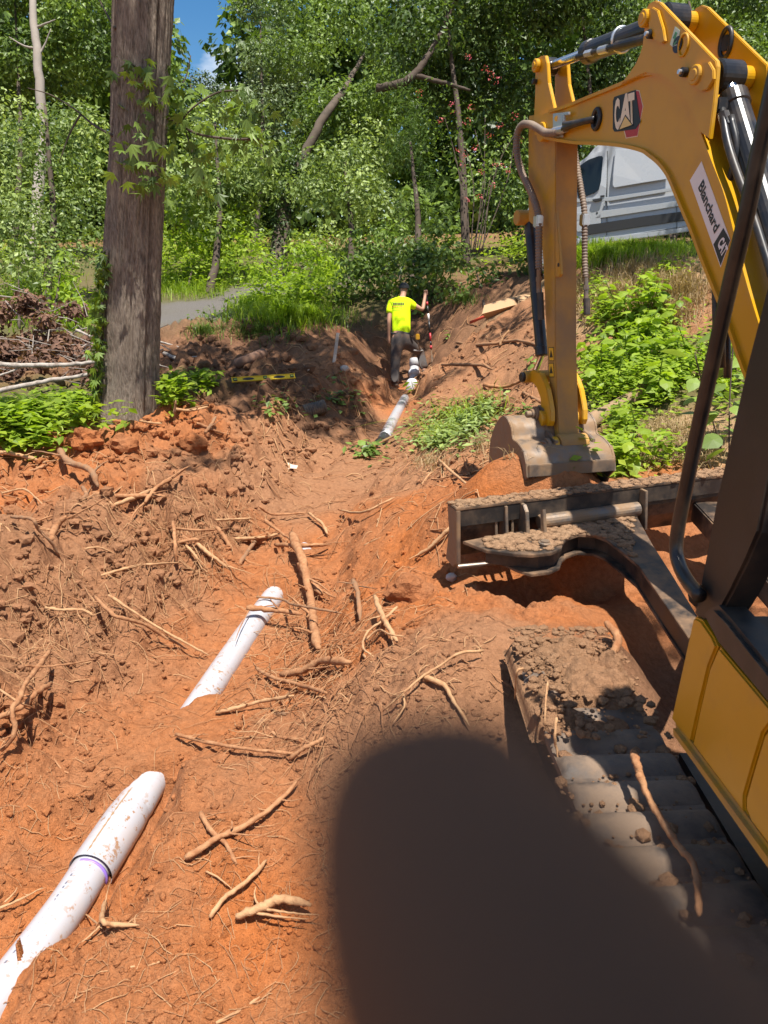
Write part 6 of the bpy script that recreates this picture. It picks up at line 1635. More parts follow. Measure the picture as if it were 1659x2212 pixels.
TREES = [
 # name, label, base(u, D), blobs, leaf, per, size
 ('broadleaf_tree', 'pale green bushy tree left of the big trunk, full down to the ground', (100, 17.0), [(110,330,120,150,17.5),(40,450,110,100,17),(180,260,70,90,18),(130,480,100,90,16.5),(-60,350,100,160,18)], 'light', 330, 0.13),
 ('broadleaf_tree', 'dark green tall tree in the upper left corner behind the bare pale trunk', (60, 26), [(40,60,150,130,27),(180,60,90,120,26),(-80,160,110,200,27),(120,-60,160,110,27)], 'mid', 260, 0.17),
 ('broadleaf_tree', 'distant round-topped tree under the cloud in the sky gap', (415, 44), [(415,205,42,58,45),(400,290,60,70,44)], 'blue', 200, 0.24),
 ('broadleaf_tree', 'smaller distant tree just right of the round-topped one', (470, 46), [(462,225,34,60,46),(490,300,50,80,46)], 'blue', 200, 0.24),
 ('ivy_covered_tree', 'tall tower-like tree cloaked in ivy right of the sky gap', (560, 30), [(565,110,68,120,30),(560,-50,60,90,30),(545,270,80,80,29),(600,200,60,90,30)], 'blue', 260, 0.17),
 ('broadleaf_tree', 'low pale green tree right of the big trunk, behind the sprig', (460, 21), [(470,350,90,90,22),(420,440,80,80,21),(540,400,80,100,22)], 'light', 300, 0.15),
 ('leaning_tree', 'ivy-clad leaning tree with bare bent trunk showing, centre of the view', (600, 22.5), [(720,300,90,110,24.5),(760,120,110,120,25),(650,90,70,90,26),(800,230,80,110,24)], 'mid', 280, 0.16),
 ('broadleaf_tree', 'pale leafy tree right of the leaning trunk, above the man', (745, 20), [(745,430,100,120,20.5),(800,360,70,90,21),(690,480,70,80,20)], 'light', 320, 0.14),
 ('cedar_tree', 'feathery young cedar between the leafy tree and the pink flowered bush', (885, 19), [(885,400,55,150,19.5),(880,250,38,80,19.5),(900,500,62,80,19)], 'cedar', 420, 0.13),
 ('broadleaf_tree', 'dark overhanging tree at the top centre with bent bare limb', (1000, 20.5), [(950,40,130,110,20.5),(1090,70,130,120,21),(880,100,90,90,21.5),(1010,170,110,60,21.5),(1130,-60,200,100,20.5)], 'dark', 300, 0.15),
 ('broadleaf_tree', 'dark tree behind the black hydraulic cylinder of the boom', (1260, 22), [(1250,90,130,120,22),(1200,240,120,120,22.5),(1330,210,130,100,23),(1150,330,90,140,22)], 'dark', 280, 0.16),
 ('broadleaf_tree', 'tall dark tree in the upper right corner beyond the boom', (1560, 24), [(1480,80,140,140,25),(1620,120,140,160,24),(1700,300,120,200,23),(1560,300,120,140,24)], 'mid', 240, 0.17),
 ('broadleaf_tree', 'dark tree mass standing behind the white van', (1420, 21), [(1420,330,160,90,21),(1560,400,120,110,20),(1280,400,110,110,20),(1180,460,70,90,19)], 'dark', 280, 0.15),
]
for i, (nm, lab, (bu, bD), blobs, mat, per, size) in enumerate(TREES):
    b = ground_at(bu, bD)
    t = tree_thing(nm, lab, b)
    cl = blobs_to_clumps(blobs, 1.0 if bD < 35 else 1.5, (0.45, 1.05) if bD < 35 else (0.8, 1.4), 0.7)
    if nm == 'cedar_tree':
        cl = blobs_to_clumps(blobs, 0.6, (0.3, 0.5), 1.2)
        crown(t, cl, mat, per * 1.6, size, aspect=0.16, droop=-0.3)
    else: crown(t, cl, mat, per * 1.9, size * (0.80, 1.0, 0.9, 0.86)[i % 4])
    c0 = W(*blobs[0][:2], blobs[0][4])
    if nm not in ('leaning_tree',):
        stem(t, [b - np.array((0, 0, 0.3)), b * 0.5 + c0 * 0.5 + np.array((0.2, 0, 0)), c0 + np.array((0, 0, 1.0))], [0.13, 0.08, 0.03], BARK, 'trunk', 10, i)
    else:
        pth = [b - np.array((0, 0, 0.3)), W(612, 470, 22.6), W(640, 380, 22.5), W(665, 320, 22.4), W(705, 245, 22.5), W(735, 205, 23.3), W(760, 165, 24.6), W(790, 110, 26)]
        stem(t, pth, [0.28, 0.2, 0.15, 0.13, 0.11, 0.09, 0.04], M_LEAN, 'trunk', 16, i)
        iv_ = [(p[0] + lr.normal(0, .1), p[1] - 0.15, p[2], 0.34, 0.3, 0.4) for p in np.array(smooth_path(pth[:4], 5))[:13]]
        crown(t, iv_, 'dark', 1500, 0.11, 'ivy')
    if 'bent bare limb' in lab:
        stem(t, [W(985, 0, 19.4), W(952, 70, 19.4), W(925, 120, 19.3), W(895, 160, 19.2), W(860, 182, 19.2), W(815, 190, 19.4)], [0.04, 0.055, 0.075, 0.09, 0.10, 0.10], BARK, 'limb', 12, 31)
        stem(t, [W(893, 160, 19.2), W(930, 172, 19.3), W(975, 183, 19.3), W(1015, 195, 19.5)], [0.07, 0.06, 0.05, 0.03], BARK, 'limb', 12, 32)

    if 'bent bare limb' in lab:
        hc = []  # unseen clumps added high overhead to shade the bush behind the man
        for (x, y, z, r, n_c) in ((1.2,13.0,10.0,1.2,14),(0.0,12.6,10.0,1.2,14),(2.4,13.4,10.2,1.2,10),(-1.4,13.2,10.4,1.1,10)):
            for _ in range(n_c):
                q = lr.normal(size=3) * r * 0.55; s = lr.uniform(0.35, 0.6); hc.append((x + q[0], y + q[1], z + q[2] * 0.5, s, s, s * 0.6))
        crown(t, hc, 'mid', 900, 0.15)
        stem(t, [W(985, 0, 19.4), np.array((2.0, 16.0, 9.0)), np.array((0.8, 13.0, 10.0))], [0.05, 0.06, 0.03], BARK, 'limb', 8, 33)

# bare pale trunk in the upper left
b = ground_at(88, 23); t = tree_thing('dead_tree', 'bare pale trunk rising at the upper left before the dark tree', b)
stem(t, [b, W(90, 330, 23.5), W(84, 150, 23.6), W(76, 70, 23.7), W(66, -60, 24)], [0.2, 0.16, 0.13, 0.12, 0.09], BARK_PALE, 'trunk', 12, 3)
for pts in (([W(77,60,23.7),W(100,50,23.6),W(120,42,23.6)]), ([W(76,105,23.7),W(50,98,23.6),W(20,80,23.6)]), ([W(82,120,23.6),W(95,100,23.6),W(110,62,23.5)])):
    stem(t, pts, [0.04, 0.03, 0.012], BARK_PALE, 'branch', 7, 5)
# crape myrtle
b = ground_at(1035, 18); t = tree_thing('flowering_bush', 'tall airy bush with small pink flowers left of the excavator stick', b, 'bush')
cl = blobs_to_clumps([(1030,300,100,120,18.5),(1050,430,90,100,18),(1110,420,50,100,18.2),(960,250,70,60,18.8)], 1.0, (0.3, 0.6))
crown(t, cl, 'mid', 210, 0.10)
for k in range(9):
    a = W(1025 + 14 * (k - 4) * 0.3, 545, 18); e = W(960 + 22 * k, 250 + 30 * ((k * 7) % 4), 18.3)
    stem(t, [a, (a + e) / 2 + np.array((lr.normal(0, .15), 0, 0.2)), e], [0.016, 0.012, 0.005], BARK, 'stem', 6, 40 + k)
fl = [W(u, v, 17.6) for u, v in ((1050,145),(1062,162),(1078,172),(1012,120),(975,225),(985,240),(954,258),(1010,262),(1080,270),(990,320),(1005,332),(1028,318),(1070,352),(1082,358),(1098,365),(1060,290),(905,200),(1020,230),(1000,350),(1040,372),(1065,400),(1120,300),(1110,250),(1010,430),(1035,425))]
V, F, T = cloud([(p[0], p[1], p[2], 0.10, 0.10, 0.08) for p in fl], 1300, 0.05)
props(place('flowers', fast_mesh('flowers', V - np.array(t.location), F, LEAF['pink'], False, T), t), kind='stuff')

# shrubs and climbing plants between the trees and the trench
SHRUBS = [
 ('bush', 'dark green bush directly behind the man', (870, 16.2), [(860,570,100,60,16.3),(950,590,70,60,15.6),(780,600,70,55,16.4),(900,640,70,50,15.6),(960,540,60,60,16),(830,530,70,50,16.5)], 'mid', 700, 0.12),
 ('bush', 'bright vine-covered mound left of the man, beside the lane', (640, 17.5), [(640,590,90,60,17.3),(560,560,70,50,18.5),(700,620,60,50,16.6)], 'bright', 420, 0.13),
 ('bush', 'bright tangled bush between the big trunk and the lane bend', (420, 21.5), [(420,560,90,60,21.5),(480,500,80,60,22),(385,490,50,70,22)], 'bright', 360, 0.15),
 ('bush', 'leafy bush under the pale tree at the far left', (60, 15.5), [(40,590,70,60,15.5),(-40,560,80,90,15.5),(90,560,60,60,16.2)], 'light', 420, 0.12),
 ('weed_plant', 'tall pointed pokeweed left of the big trunk', (130, 14.6), [(130,590,28,50,14.8),(128,640,40,40,14.6),(160,660,36,30,14.2)], 'bright', 560, 0.13),
 ('bush', 'low dark scrub along the lane bank right of the big trunk', (545, 14), [(520,690,70,30,14.3),(600,715,60,28,13.6),(450,700,40,25,14.8)], 'mid', 520, 0.10),
 ('bush', 'shaded scrub between the man and the cardboard', (1040, 14.5), [(1030,590,60,45,14.8),(1100,600,50,50,14.4),(985,620,45,35,14.4)], 'mid', 500, 0.11),
 ('bush', 'small dark bush under the front of the white van', (1165, 13.6), [(1160,540,40,50,13.8),(1200,560,40,40,13.2)], 'dark', 520, 0.11),
 ('bush', 'shaded scrub on the bank left of the boom foot', (1530, 9.8), [(1520,610,45,50,9.9),(1560,660,50,50,9.2),(1500,660,30,30,9.4)], 'dark', 900, 0.075),
]
for i, (nm, lab, (bu, bD), blobs, mat, per, size) in enumerate(SHRUBS):
    b = ground_at(bu, bD); t = tree_thing(nm, lab, b, 'weed' if nm == 'weed_plant' else 'bush')
    sc = bD / 17
    cl = blobs_to_clumps(blobs, 0.5 * sc, (0.22 * sc, 0.42 * sc), 0.8); crown(t, cl, mat, per, size, 'foliage')
    c0 = W(*blobs[0][:2], blobs[0][4]); stem(t, [b, (b + c0) / 2, c0], [0.03, 0.025, 0.01], BARK, 'stem', 7, 60 + i)

# far wood beyond everything, read as one mass
cl = []
for u in range(-500, 2200, 55):
    top = 40 if not 330 < u < 500 else 330
    for v in range(top, 640, 60):
        p = W(u + lr.normal(0, 15), v + lr.normal(0, 18), 42 + lr.uniform(-3, 9)); r = lr.uniform(1.3, 2.2); cl.append((p[0], p[1], p[2], r, r, r))
V, F, T = cloud(cl, 105, 0.50, aspect=0.7, shell=0.5)
props(place('woods', fast_mesh('woods', V, F, LEAF['mid'], False, T)), 'far wood closing the view behind all the nearer trees', 'woods', None, 'stuff')

# ------------------------------------------------------------------ the big trunk, its sprig, ivy and high crown
tb = W(268, 905, 7.75); TY = tb[1]
bt = thing('big_tree', 'thick grey-barked tree trunk at the left with ivy and a leafy sprig', 'tree', (tb[0], TY, float(gz(tb[0], TY))))
TO = np.array(bt.location)
edges_ = [(1010,166,362),(960,180,353),(930,191,349),(880,203,346),(800,211,345),(700,216,347),(600,222,350),(500,227,353),(400,232,357),(300,237,361),(200,240,365),(100,242,369),(0,244,373),(-200,250,380),(-500,258,392),(-900,268,405)]
cs, rs = [], []
for v, l, r_ in edges_:
    a = on_plane(l, v, (0, TY, 0), np.array((0, 1.0, 0))); b = on_plane(r_, v, (0, TY, 0), np.array((0, 1.0, 0)))
    cs.append((a + b) / 2); rs.append((b[0] - a[0]) / 2 * 0.985)
cs = np.array(cs); rs = np.array(rs)
zz = np.linspace(cs[0][2] - 0.2, cs[-1][2], 420); o_ = np.argsort(cs[:, 2])
cx = np.interp(zz, cs[o_, 2], cs[o_, 0]); rr_t = np.interp(zz, cs[o_, 2], rs[o_])
na_ = 150; an = np.linspace(0, 2 * np.pi, na_, endpoint=False)
AA_, ZZ_ = np.meshgrid(an, zz)
wob = ZZ_ * 0 + 0.10 * fbm(AA_ * 3, ZZ_ * 1.2, 1.0, 2, 50)
ridge = 1 - np.abs(2 * ((((AA_ + wob) * 46 / (2 * np.pi)) + 0.9 * fbm(AA_ * 8, ZZ_ * 1.0, 1.0, 3, 51)) % 1) - 1)
plate = fbm(AA_ * 9, ZZ_ * 5, 1.0, 4, 52)
RRm = rr_t[:, None] * (1 + 0.028 * np.cos(AA_ * 2 + 1) ) - 0.026 * (1 - ridge ** 0.6) + 0.010 * plate + 0.02 * fbm(np.cos(AA_) * 1.5, ZZ_ + np.sin(AA_) * 1.5, 0.8, 2, 53)
RRm -= 0.055 * np.exp(-((np.angle(np.exp(1j * (AA_ - 5.62)))) / 0.07) ** 2)     # the seam between two grown-together stems
V = np.stack([cx[:, None] + RRm * np.cos(AA_), TY + 0.9 * RRm * np.sin(AA_), ZZ_], -1).reshape(-1, 3)
ii = np.arange(len(zz) * na_).reshape(len(zz), na_); i2 = np.roll(ii, -1, 1)
F = np.stack([ii[:-1], i2[:-1], i2[1:], ii[1:]], -1).reshape(-1, 4)
bk_, nt, out = nodes_of('big_bark')
b = N(nt, 'ShaderNodeBsdfPrincipled', in_Roughness=0.95); b.inputs['Specular IOR Level'].default_value = 0.1
p_ = pos(nt); mp = N(nt, 'ShaderNodeMapping'); mp.inputs['Scale'].default_value = (1, 1, 0.2); nt.links.new(p_, mp.inputs['Vector'])
n1 = noise(nt, 80, 7, 0.66, mp.outputs['Vector']); n2 = noise(nt, 2.2, 4, 0.55, p_)
c = mixc(nt, ramp(nt, n1, ((0.34, (0,)), (0.66, (1,)))), (0.080, 0.063, 0.048), (0.34, 0.28, 0.22))
c = mixc(nt, ramp(nt, n2, ((0.4, (0,)), (0.7, (0.55,)))), c, (0.25, 0.195, 0.15))
nt.links.new(c, b.inputs['Base Color']); bp_ = N(nt, 'ShaderNodeBump', in_Strength=1.0, in_Distance=0.012); nt.links.new(n1, bp_.inputs['Height']); nt.links.new(bp_.outputs['Normal'], b.inputs['Normal']); nt.links.new(b.outputs['BSDF'], out.inputs['Surface'])
tr_o = place('trunk', fast_mesh('trunk', V - TO, F, bk_, True), bt)
def trunk_face(u, v, off=0.0):
    """a spot on the near side of the trunk"""
    z = on_plane(u, v, (0, TY - 0.3, 0), np.array((0, 1.0, 0)))[2]
    c = np.interp(z, zz, cx); r = np.interp(z, zz, rr_t); x = on_plane(u, v, (0, TY - 0.25, 0), np.array((0, 1.0, 0)))[0]
    k = np.clip((x - c) / r, -0.999, 0.999); return np.array((c + k * r, TY - 0.9 * r * math.sqrt(1 - k * k) - off, z))
# lobed leaf
def lobed(n_l=5, s=1.0):
    P_ = []
    for k in range(2 * n_l - 1):
        a = math.radians(-70 + 140 * k / (2 * n_l - 2)) ; r = (1.0 - 0.25 * abs(k - n_l + 1) / n_l) if k % 2 == 0 else 0.45
        P_.append((math.sin(a) * r * s * 0.8, math.cos(a) * r * s, -0.10 * r * r * s))
    return [(0, -0.02 * s, 0)] + P_
lp = lobed()
lob_v = np.array(lp); lob_f = [(0, i, i + 1) for i in range(1, len(lp) - 1)]
def leaf_obj_mesh(name, v, f, mat, tint):
    me = bpy.data.meshes.new(name); me.from_pydata([tuple(x) for x in v], [], f); me.materials.append(mat)
    a = me.attributes.new('tint', 'FLOAT', 'FACE'); a.data.foreach_set('value', np.full(len(f), tint, dtype=np.float32)); me.update(); return me
def leaf_places(spots, meshes, parent, off, size, name='leaf', droop=0.5):
    for p in spots:
        o = link(bpy.data.objects.new(name, meshes[lr.integers(len(meshes))])); o.parent = parent
        o.matrix_basis = Matrix.Translation(Vector(np.asarray(p) - off)) @ Euler((lr.normal(-0.5 - droop, 0.45), lr.normal(0, 0.35), lr.uniform(0, 6.28))).to_matrix().to_4x4() @ Matrix.Scale(size * lr.uniform(0.65, 1.25), 4)
sp_m = [leaf_obj_mesh('leaf', lob_v, lob_f, LEAF['mid'], t_) for t_ in (0.2, 0.45, 0.65, 0.8)]
mb = MB()
for pts, r in (([trunk_face(345,240), W(385,268,7.0), W(430,290,6.8), W(500,300,6.7), W(560,300,6.7)], 0.012), ([W(385,268,7.0), W(420,230,6.9), W(470,200,6.9), W(520,195,6.9)], 0.008), ([W(400,280,6.95), W(420,340,6.9), W(440,385,6.85)], 0.008), ([trunk_face(300,165,0.05), W(300,150,6.6), W(285,140,6.5)], 0.008), ([W(375,200,7.1),W(400,170,7.2),W(412,120,7.2)],0.005)):
    mb.tube(smooth_path(pts, 5), r, 6)
spr = mb.build('sprig', BARK, bt, TO)
spots = []
for (uc, vc, su, sv_, D, cnt) in ((440,300,60,50,6.85,80),(520,270,42,40,6.75,55),(300,160,35,25,6.55,32),(330,200,30,22,6.7,26),(300,290,32,50,6.6,30),(310,390,35,20,6.6,22),(440,390,22,22,6.85,18),(490,200,30,20,6.9,18)):
    for _ in range(cnt): spots.append(W(lr.normal(uc, su), lr.normal(vc, sv_), D + lr.normal(0, 0.12)))
leaf_places(spots[:300], sp_m, spr, TO, 0.125)
iv_t = thing('ivy_vine', 'dark ivy climbing the left edge of the big trunk', 'ivy', tuple(trunk_face(206, 880))); IO = np.array(iv_t.location)
mb = MB(); mb.tube(smooth_path([trunk_face(206, 900, 0.02), trunk_face(212, 780, 0.02), trunk_face(222, 660, 0.02), trunk_face(228, 540, 0.02)], 8), 0.012, 6); mb.build('stem', BARK, iv_t, IO)
ivm = [leaf_obj_mesh('leaf', lob_v * np.array((1.1, 0.9, 1)), lob_f, LEAF['mid'], t_) for t_ in (0.2, 0.4, 0.6)] + [leaf_obj_mesh('leaf', lob_v, lob_f, LEAF['bright'], 0.5)]
sp_ = []
for v in np.linspace(545, 900, 210):
    wv = 16 if v > 730 else 8
    uc = np.interp(v, [545, 600, 730, 900], [222, 216, 205, 202]); p = trunk_face(max(uc + lr.normal(0, wv * 0.7), np.interp(v, [545, 900], [226, 204])), v, lr.uniform(0.02, 0.10)); p[0] += lr.normal(0, 0.03) + np.interp(v, [545, 900], [-0.03, -0.02]); sp_.append(p)
leaf_places(sp_, ivm, iv_t, IO, 0.092, 'leaf', 0.7)
# dead twigs by the trunk
for pts in (([trunk_face(236,288), W(200,268,7.2), W(160,235,7.4), W(110,205,7.6), W(60,190,7.8)]), ([W(175,245,7.3), W(150,290,7.3), W(128,350,7.3)]), ([trunk_face(240,50), W(225,20,7.2), W(205,-20,7.3)])):
    mb = MB(); mb.tube(smooth_path(pts, 5), [*np.linspace(0.012, 0.004, len(smooth_path(pts, 5)))], 6); mb.build('branch', BARK, bt, TO)
# the high crown, above the picture, that throws the dappled shade
hc = []
for (x, y, z, r, cnt) in ((-1.5,5.0,9.4,1.0,4),(-2.0,6.1,9.8,0.7,5),(-2.6,5.2,9.0,0.9,3),(-0.5,7.3,9.7,0.9,14),(0.3,8.0,9.7,0.9,14),(-0.4,8.9,9.7,0.9,14),(0.9,9.4,10.2,0.9,12),(-0.9,9.6,9.8,1.0,12),(-0.4,11.6,10.5,1.0,10),(-1.9,8.2,11.0,1.0,10),(0.2,10.2,9.8,0.9,12),(3.2,12.4,10.5,1.0,7)):
    for _ in range(cnt):
        q = lr.normal(size=3) * r * 0.55; s = lr.uniform(0.28, 0.55); hc.append((x + q[0], y + q[1], z + q[2] * 0.6, s, s, s * 0.6))
crown(bt, hc, 'mid', 1300, 0.12)
for (x, y, z) in ((-1.3,5.2,9.6),(-0.2,8.1,9.2),(-1.6,8.6,9.4),(-0.4,11.0,10.3)):
    a = np.array((np.interp(z - 2.5, zz, cx), TY, z - 2.5)); e = np.array((x, y, z)); stem(bt, [a, (a + e) / 2 + np.array((0, 0, 0.3)), e], [0.10, 0.07, 0.03], BARK, 'branch', 8, int(x * 10) + 90)

# tree behind the viewer whose shade falls on the track and the cab
b = np.array((2.6, -3.2, float(gz(2.6, -3.2)))); t = tree_thing('shade_tree', 'tree behind the viewer whose leaves throw dappled shade on the left track', b)
hc = []
for (x, y, z, r, cnt) in ((1.9,-0.9,8.4,0.8,5),(0.70,-1.8,8.2,0.32,16),(2.6,-1.6,9.0,1.4,9),(3.0,1.2,8.6,0.9,6)):  # dense small clump added above the lens to keep the finger shaded
    for _ in range(cnt):
        q = lr.normal(size=3) * r * 0.55; s = lr.uniform(0.25, 0.5); hc.append((x + q[0], y + q[1], z + q[2] * 0.6, s, s, s * 0.6))
crown(t, hc, 'mid', 620, 0.10); stem(t, [b, b + np.array((0, 0.3, 5)), np.array((2.2, -1.2, 9.0))], [0.22, 0.17, 0.05], BARK, 'trunk', 12, 7)

# tree on the bank to the right, its crown above the picture, shading the van
b = np.array((7.5, 9.5, float(gz(7.5, 9.5)))); t = tree_thing('shade_tree', 'tree on the right bank whose crown above the view shades the white van', b)
hc = []
for (x, y, z, r, cnt) in ((4.6,9.6,7.2,1.2,15),(6.0,9.8,7.2,1.2,15),(3.6,10.6,7.4,1.1,11),(5.2,11.0,7.8,1.2,12)):
    for _ in range(cnt):
        q = lr.normal(size=3) * r * 0.55; s = lr.uniform(0.28, 0.5); hc.append((x + q[0], y + q[1], z + q[2] * 0.5, s, s, s * 0.6))
crown(t, hc, 'mid', 1100, 0.12); stem(t, [b, b + np.array((-0.3, 0, 3)), np.array((6.2, 9.8, 6.8)), np.array((4.4, 9.8, 7.4))], [0.22, 0.18, 0.10, 0.03], BARK, 'trunk', 12, 17)

# ------------------------------------------------------------------ weeds, grass, litter on the ground
def scatter(name, label, cat, polys, n, size, mat, h=(0.05, 0.3), aspect=0.55, up=0.9, droop=0.1, mask=None, blade=False, group=None, tuft=1, spread=0.1):
    """polys: (u, v, su, sv) soft patches on the ground"""
    P_ = []
    w = np.array([q[2] * q[3] * (q[4] if len(q) > 4 else 1) for q in polys]); w = w / w.sum()
    for q, k in zip(polys, (w * n / tuft).astype(int)):
        for _ in range(k):
            a = lr.uniform(0, 6.28); r = min(1.7, abs(lr.normal(0, 0.62)) + 0.15 * lr.random())
            g_ = G(q[0] + q[2] * r * math.cos(a), q[1] + q[3] * r * math.sin(a))
            if kind_at(g_[0], g_[1]) > 0.24: P_.append(g_)
    P_ = np.repeat(np.array(P_), tuft, 0)
    if tuft > 1: P_[:, :2] += lr.normal(0, spread, (len(P_), 2)); P_[:, 2] = gz(P_[:, 0], P_[:, 1])
    n = len(P_)
    if blade:
        hgt = lr.uniform(*h, n)[:, None]; a = lr.uniform(0, 6.28, n); d = np.stack([np.cos(a), np.sin(a), np.zeros(n)], -1)
        bend = lr.uniform(0.1, droop + 0.5, n)[:, None]; w_ = hgt * aspect
        s = np.stack([-np.sin(a), np.cos(a), np.zeros(n)], -1)
        m_ = P_ + np.array((0, 0, 0.6)) * hgt + d * hgt * bend * 0.35; tip = P_ + np.array((0, 0, 1.0)) * hgt * (1 - bend * 0.3) + d * hgt * bend
        V = np.stack([P_ - s * w_, P_ + s * w_, m_ + s * w_ * 0.8, m_ - s * w_ * 0.8, tip], 1).reshape(-1, 3)
        i_ = np.arange(n)[:, None] * 5
        F = np.concatenate([i_ + np.array((0, 1, 2, 3)), i_ + np.array((3, 2, 4, 4))])
        V = V; T = np.tile(np.clip(lr.normal(0.45, 0.2, n), 0, 1), 2)
        F4 = F.copy(); F4[n:, 3] = F4[n:, 2]
        # the tip triangle as a thin quad
        V = np.concatenate([V, V[4::5] + s * 1e-4]); F4[n:, 3] = len(V) - n + np.arange(n); F4[n:] = F4[n:][:, [0, 1, 3, 2]]
        me = fast_mesh(name, V, F4, LEAF[mat], False, T)
    else:
        P2 = P_ + np.stack([np.zeros(n), np.zeros(n), lr.uniform(*h, n)], -1)
        V, F = leaves_at(P2, np.zeros((n, 3)) + np.array((0, 0, 1.0)), size, droop, aspect, up)
        T = np.clip(lr.normal(0.45, 0.2, n), 0, 0.82) + (lr.random(n) < 0.02) * 0.18
        me = fast_mesh(name, V, F, LEAF[mat], False, T)
    return props(place(name, me), label, cat, group, 'stuff')
scatter('undergrowth', 'bright green low weeds left of the big trunk', 'weeds', [(60,918,130,26),(150,905,60,24),(20,955,90,30),(372,865,36,24),(440,842,30,10)], 8000, 0.10, 'bright', (0.03, 0.24))
scatter('grass', 'long grass along the lane and under the trees', 'grass', [(110,690,110,24),(400,620,160,30),(560,660,120,30),(240,690,60,20),(60,650,80,30),(640,690,90,24)], 13000, 0.1, 'bright', (0.10, 0.36), 0.028, droop=0.8, blade=True)
scatter('undergrowth', 'bright weeds and seedlings along the wood edge', 'weeds', [(420,590,90,40),(560,640,90,40),(650,650,80,36),(80,640,90,36),(480,560,120,36),(330,580,60,40),(700,600,60,40),(300,545,200,22),(640,540,160,22),(900,560,140,22),(1120,560,70,28),(50,560,120,24)], 19000, 0.13, 'bright', (0.05, 0.6))
scatter('grass', 'grass fringe on top of the bank below the van', 'grass', [(1390,545,140,14),(1300,560,80,20),(1240,560,50,25)], 6000, 0.1, 'bright', (0.06, 0.24), 0.03, droop=0.7, blade=True)
scatter('dry_grass', 'straw-coloured dry grass on the bank below the van', 'grass', [(1400,600,90,36),(1320,640,60,30),(1250,650,40,50,0.5),(1470,640,50,40),(1430,690,60,25)], 9000, 0.1, 'straw', (0.06, 0.24), 0.022, droop=0.9, blade=True)
scatter('dry_grass', 'dry straw scattered on the ground right of the bucket', 'grass', [(1430,930,110,40),(1500,980,80,40),(1360,990,60,30),(1050,960,90,40,0.4),(930,1000,60,30,0.4)], 6000, 0.1, 'straw', (0.02, 0.10), 0.03, droop=1.2, blade=True)
scatter('undergrowth', 'low green weeds between the straw right of the bucket', 'weeds', [(1340,940,40,30),(1330,1010,60,26),(1420,1000,60,20,0.4),(1300,830,60,60),(1380,840,70,70),(1450,800,70,60),(1560,800,40,90),(1380,720,60,40)], 9000, 0.065, 'bright', (0.02, 0.22))
scatter('undergrowth', 'green sprigs on the straw bank', 'weeds', [(1310,690,50,30),(1400,640,40,25),(1290,640,40,30),(1440,600,40,20)], 1500, 0.075, 'bright', (0.02, 0.2))
scatter('cut_weeds', 'heap of cut green weeds wilting left of the bucket', 'weeds', [(1000,915,70,36),(960,945,70,30),(1050,890,36,24),(930,970,50,14,0.6)], 2000, 0.085, 'light', (0.01, 0.12), 0.4)
scatter('cut_grass', 'long wilted stalks in the heap of cut weeds', 'grass', [(1000,910,70,36),(940,950,60,26),(1050,880,40,20)], 160, 0.1, 'bright', (0.12, 0.4), 0.012, droop=2.6, blade=True)
scatter('undergrowth', 'stray green leaves and seedlings on the bare soil', 'weeds', [(800,985,36,16),(1130,900,30,20,0.4),(730,870,60,30,0.3),(600,880,70,30,0.2)], 260, 0.09, 'mid', (0.02, 0.12))
scatter('grass', 'grass roots and shaded grass at the foot of the woods', 'grass', [(560,720,80,20),(720,690,60,20),(1000,650,40,16),(440,720,40,16)], 2600, 0.1, 'mid', (0.05, 0.2), 0.03, droop=1.2, blade=True)

# brush pile of dead leaves, with pale cut limbs on it
br_c = []
for (u, v, D, rx, rz) in ((120,725,11.6,0.9,0.45),(40,715,11.8,0.7,0.4),(60,780,11.2,0.8,0.35),(200,760,11.4,0.6,0.3),(140,815,10.9,0.9,0.25),(30,840,10.6,0.6,0.2),(-80,780,11.2,0.8,0.35),(230,830,10.6,0.35,0.2)):
    c = W(u, v, D)
    for _ in range(9):
        q = lr.normal(size=3) * np.array((rx, 0.4, rz)) * 0.6; br_c.append((c[0] + q[0], c[1] + q[1], max(c[2] + q[2], float(gz(c[0] + q[0], c[1] + q[1])) + 0.1), 0.25, 0.25, 0.15))
bp = thing('brush_pile', 'pile of brown dead brush behind the big trunk', 'brush pile', (br_c[0][0], br_c[0][1], float(gz(br_c[0][0], br_c[0][1])))); BO = np.array(bp.location)
V, F, T = cloud(br_c, 3600, 0.10, shell=0.1); place('dead_leaves', fast_mesh('dead_leaves', V - BO, F, LEAF['dead'], False, T), bp)
mb = MB()
for _ in range(230):
    c = br_c[lr.integers(len(br_c))]; a = lr.uniform(0, 6.28); L = lr.uniform(0.25, 0.9); d = np.array((math.cos(a), math.sin(a) * 0.6, lr.normal(0, 0.3))); p = np.array(c[:3]) + lr.normal(size=3) * np.array((0.3, 0.2, 0.12))
    V, F = tube_data([p - d * L / 2, p + lr.normal(size=3) * 0.05, p + d * L / 2], np.array([1, 0.8, 0.4]) * lr.uniform(0.004, 0.012), 5, False); mb.add(V, F, True)
o = mb.build('twigs', BARK_PALE, bp, BO); o['kind'] = 'stuff'
PALE = surface('peeled_limb', (0.40, 0.35, 0.30), 0.9, 0, (0.18, 0.13, 0.10), 0.8, 14, 0.006, 40, 0.1, 0.2)
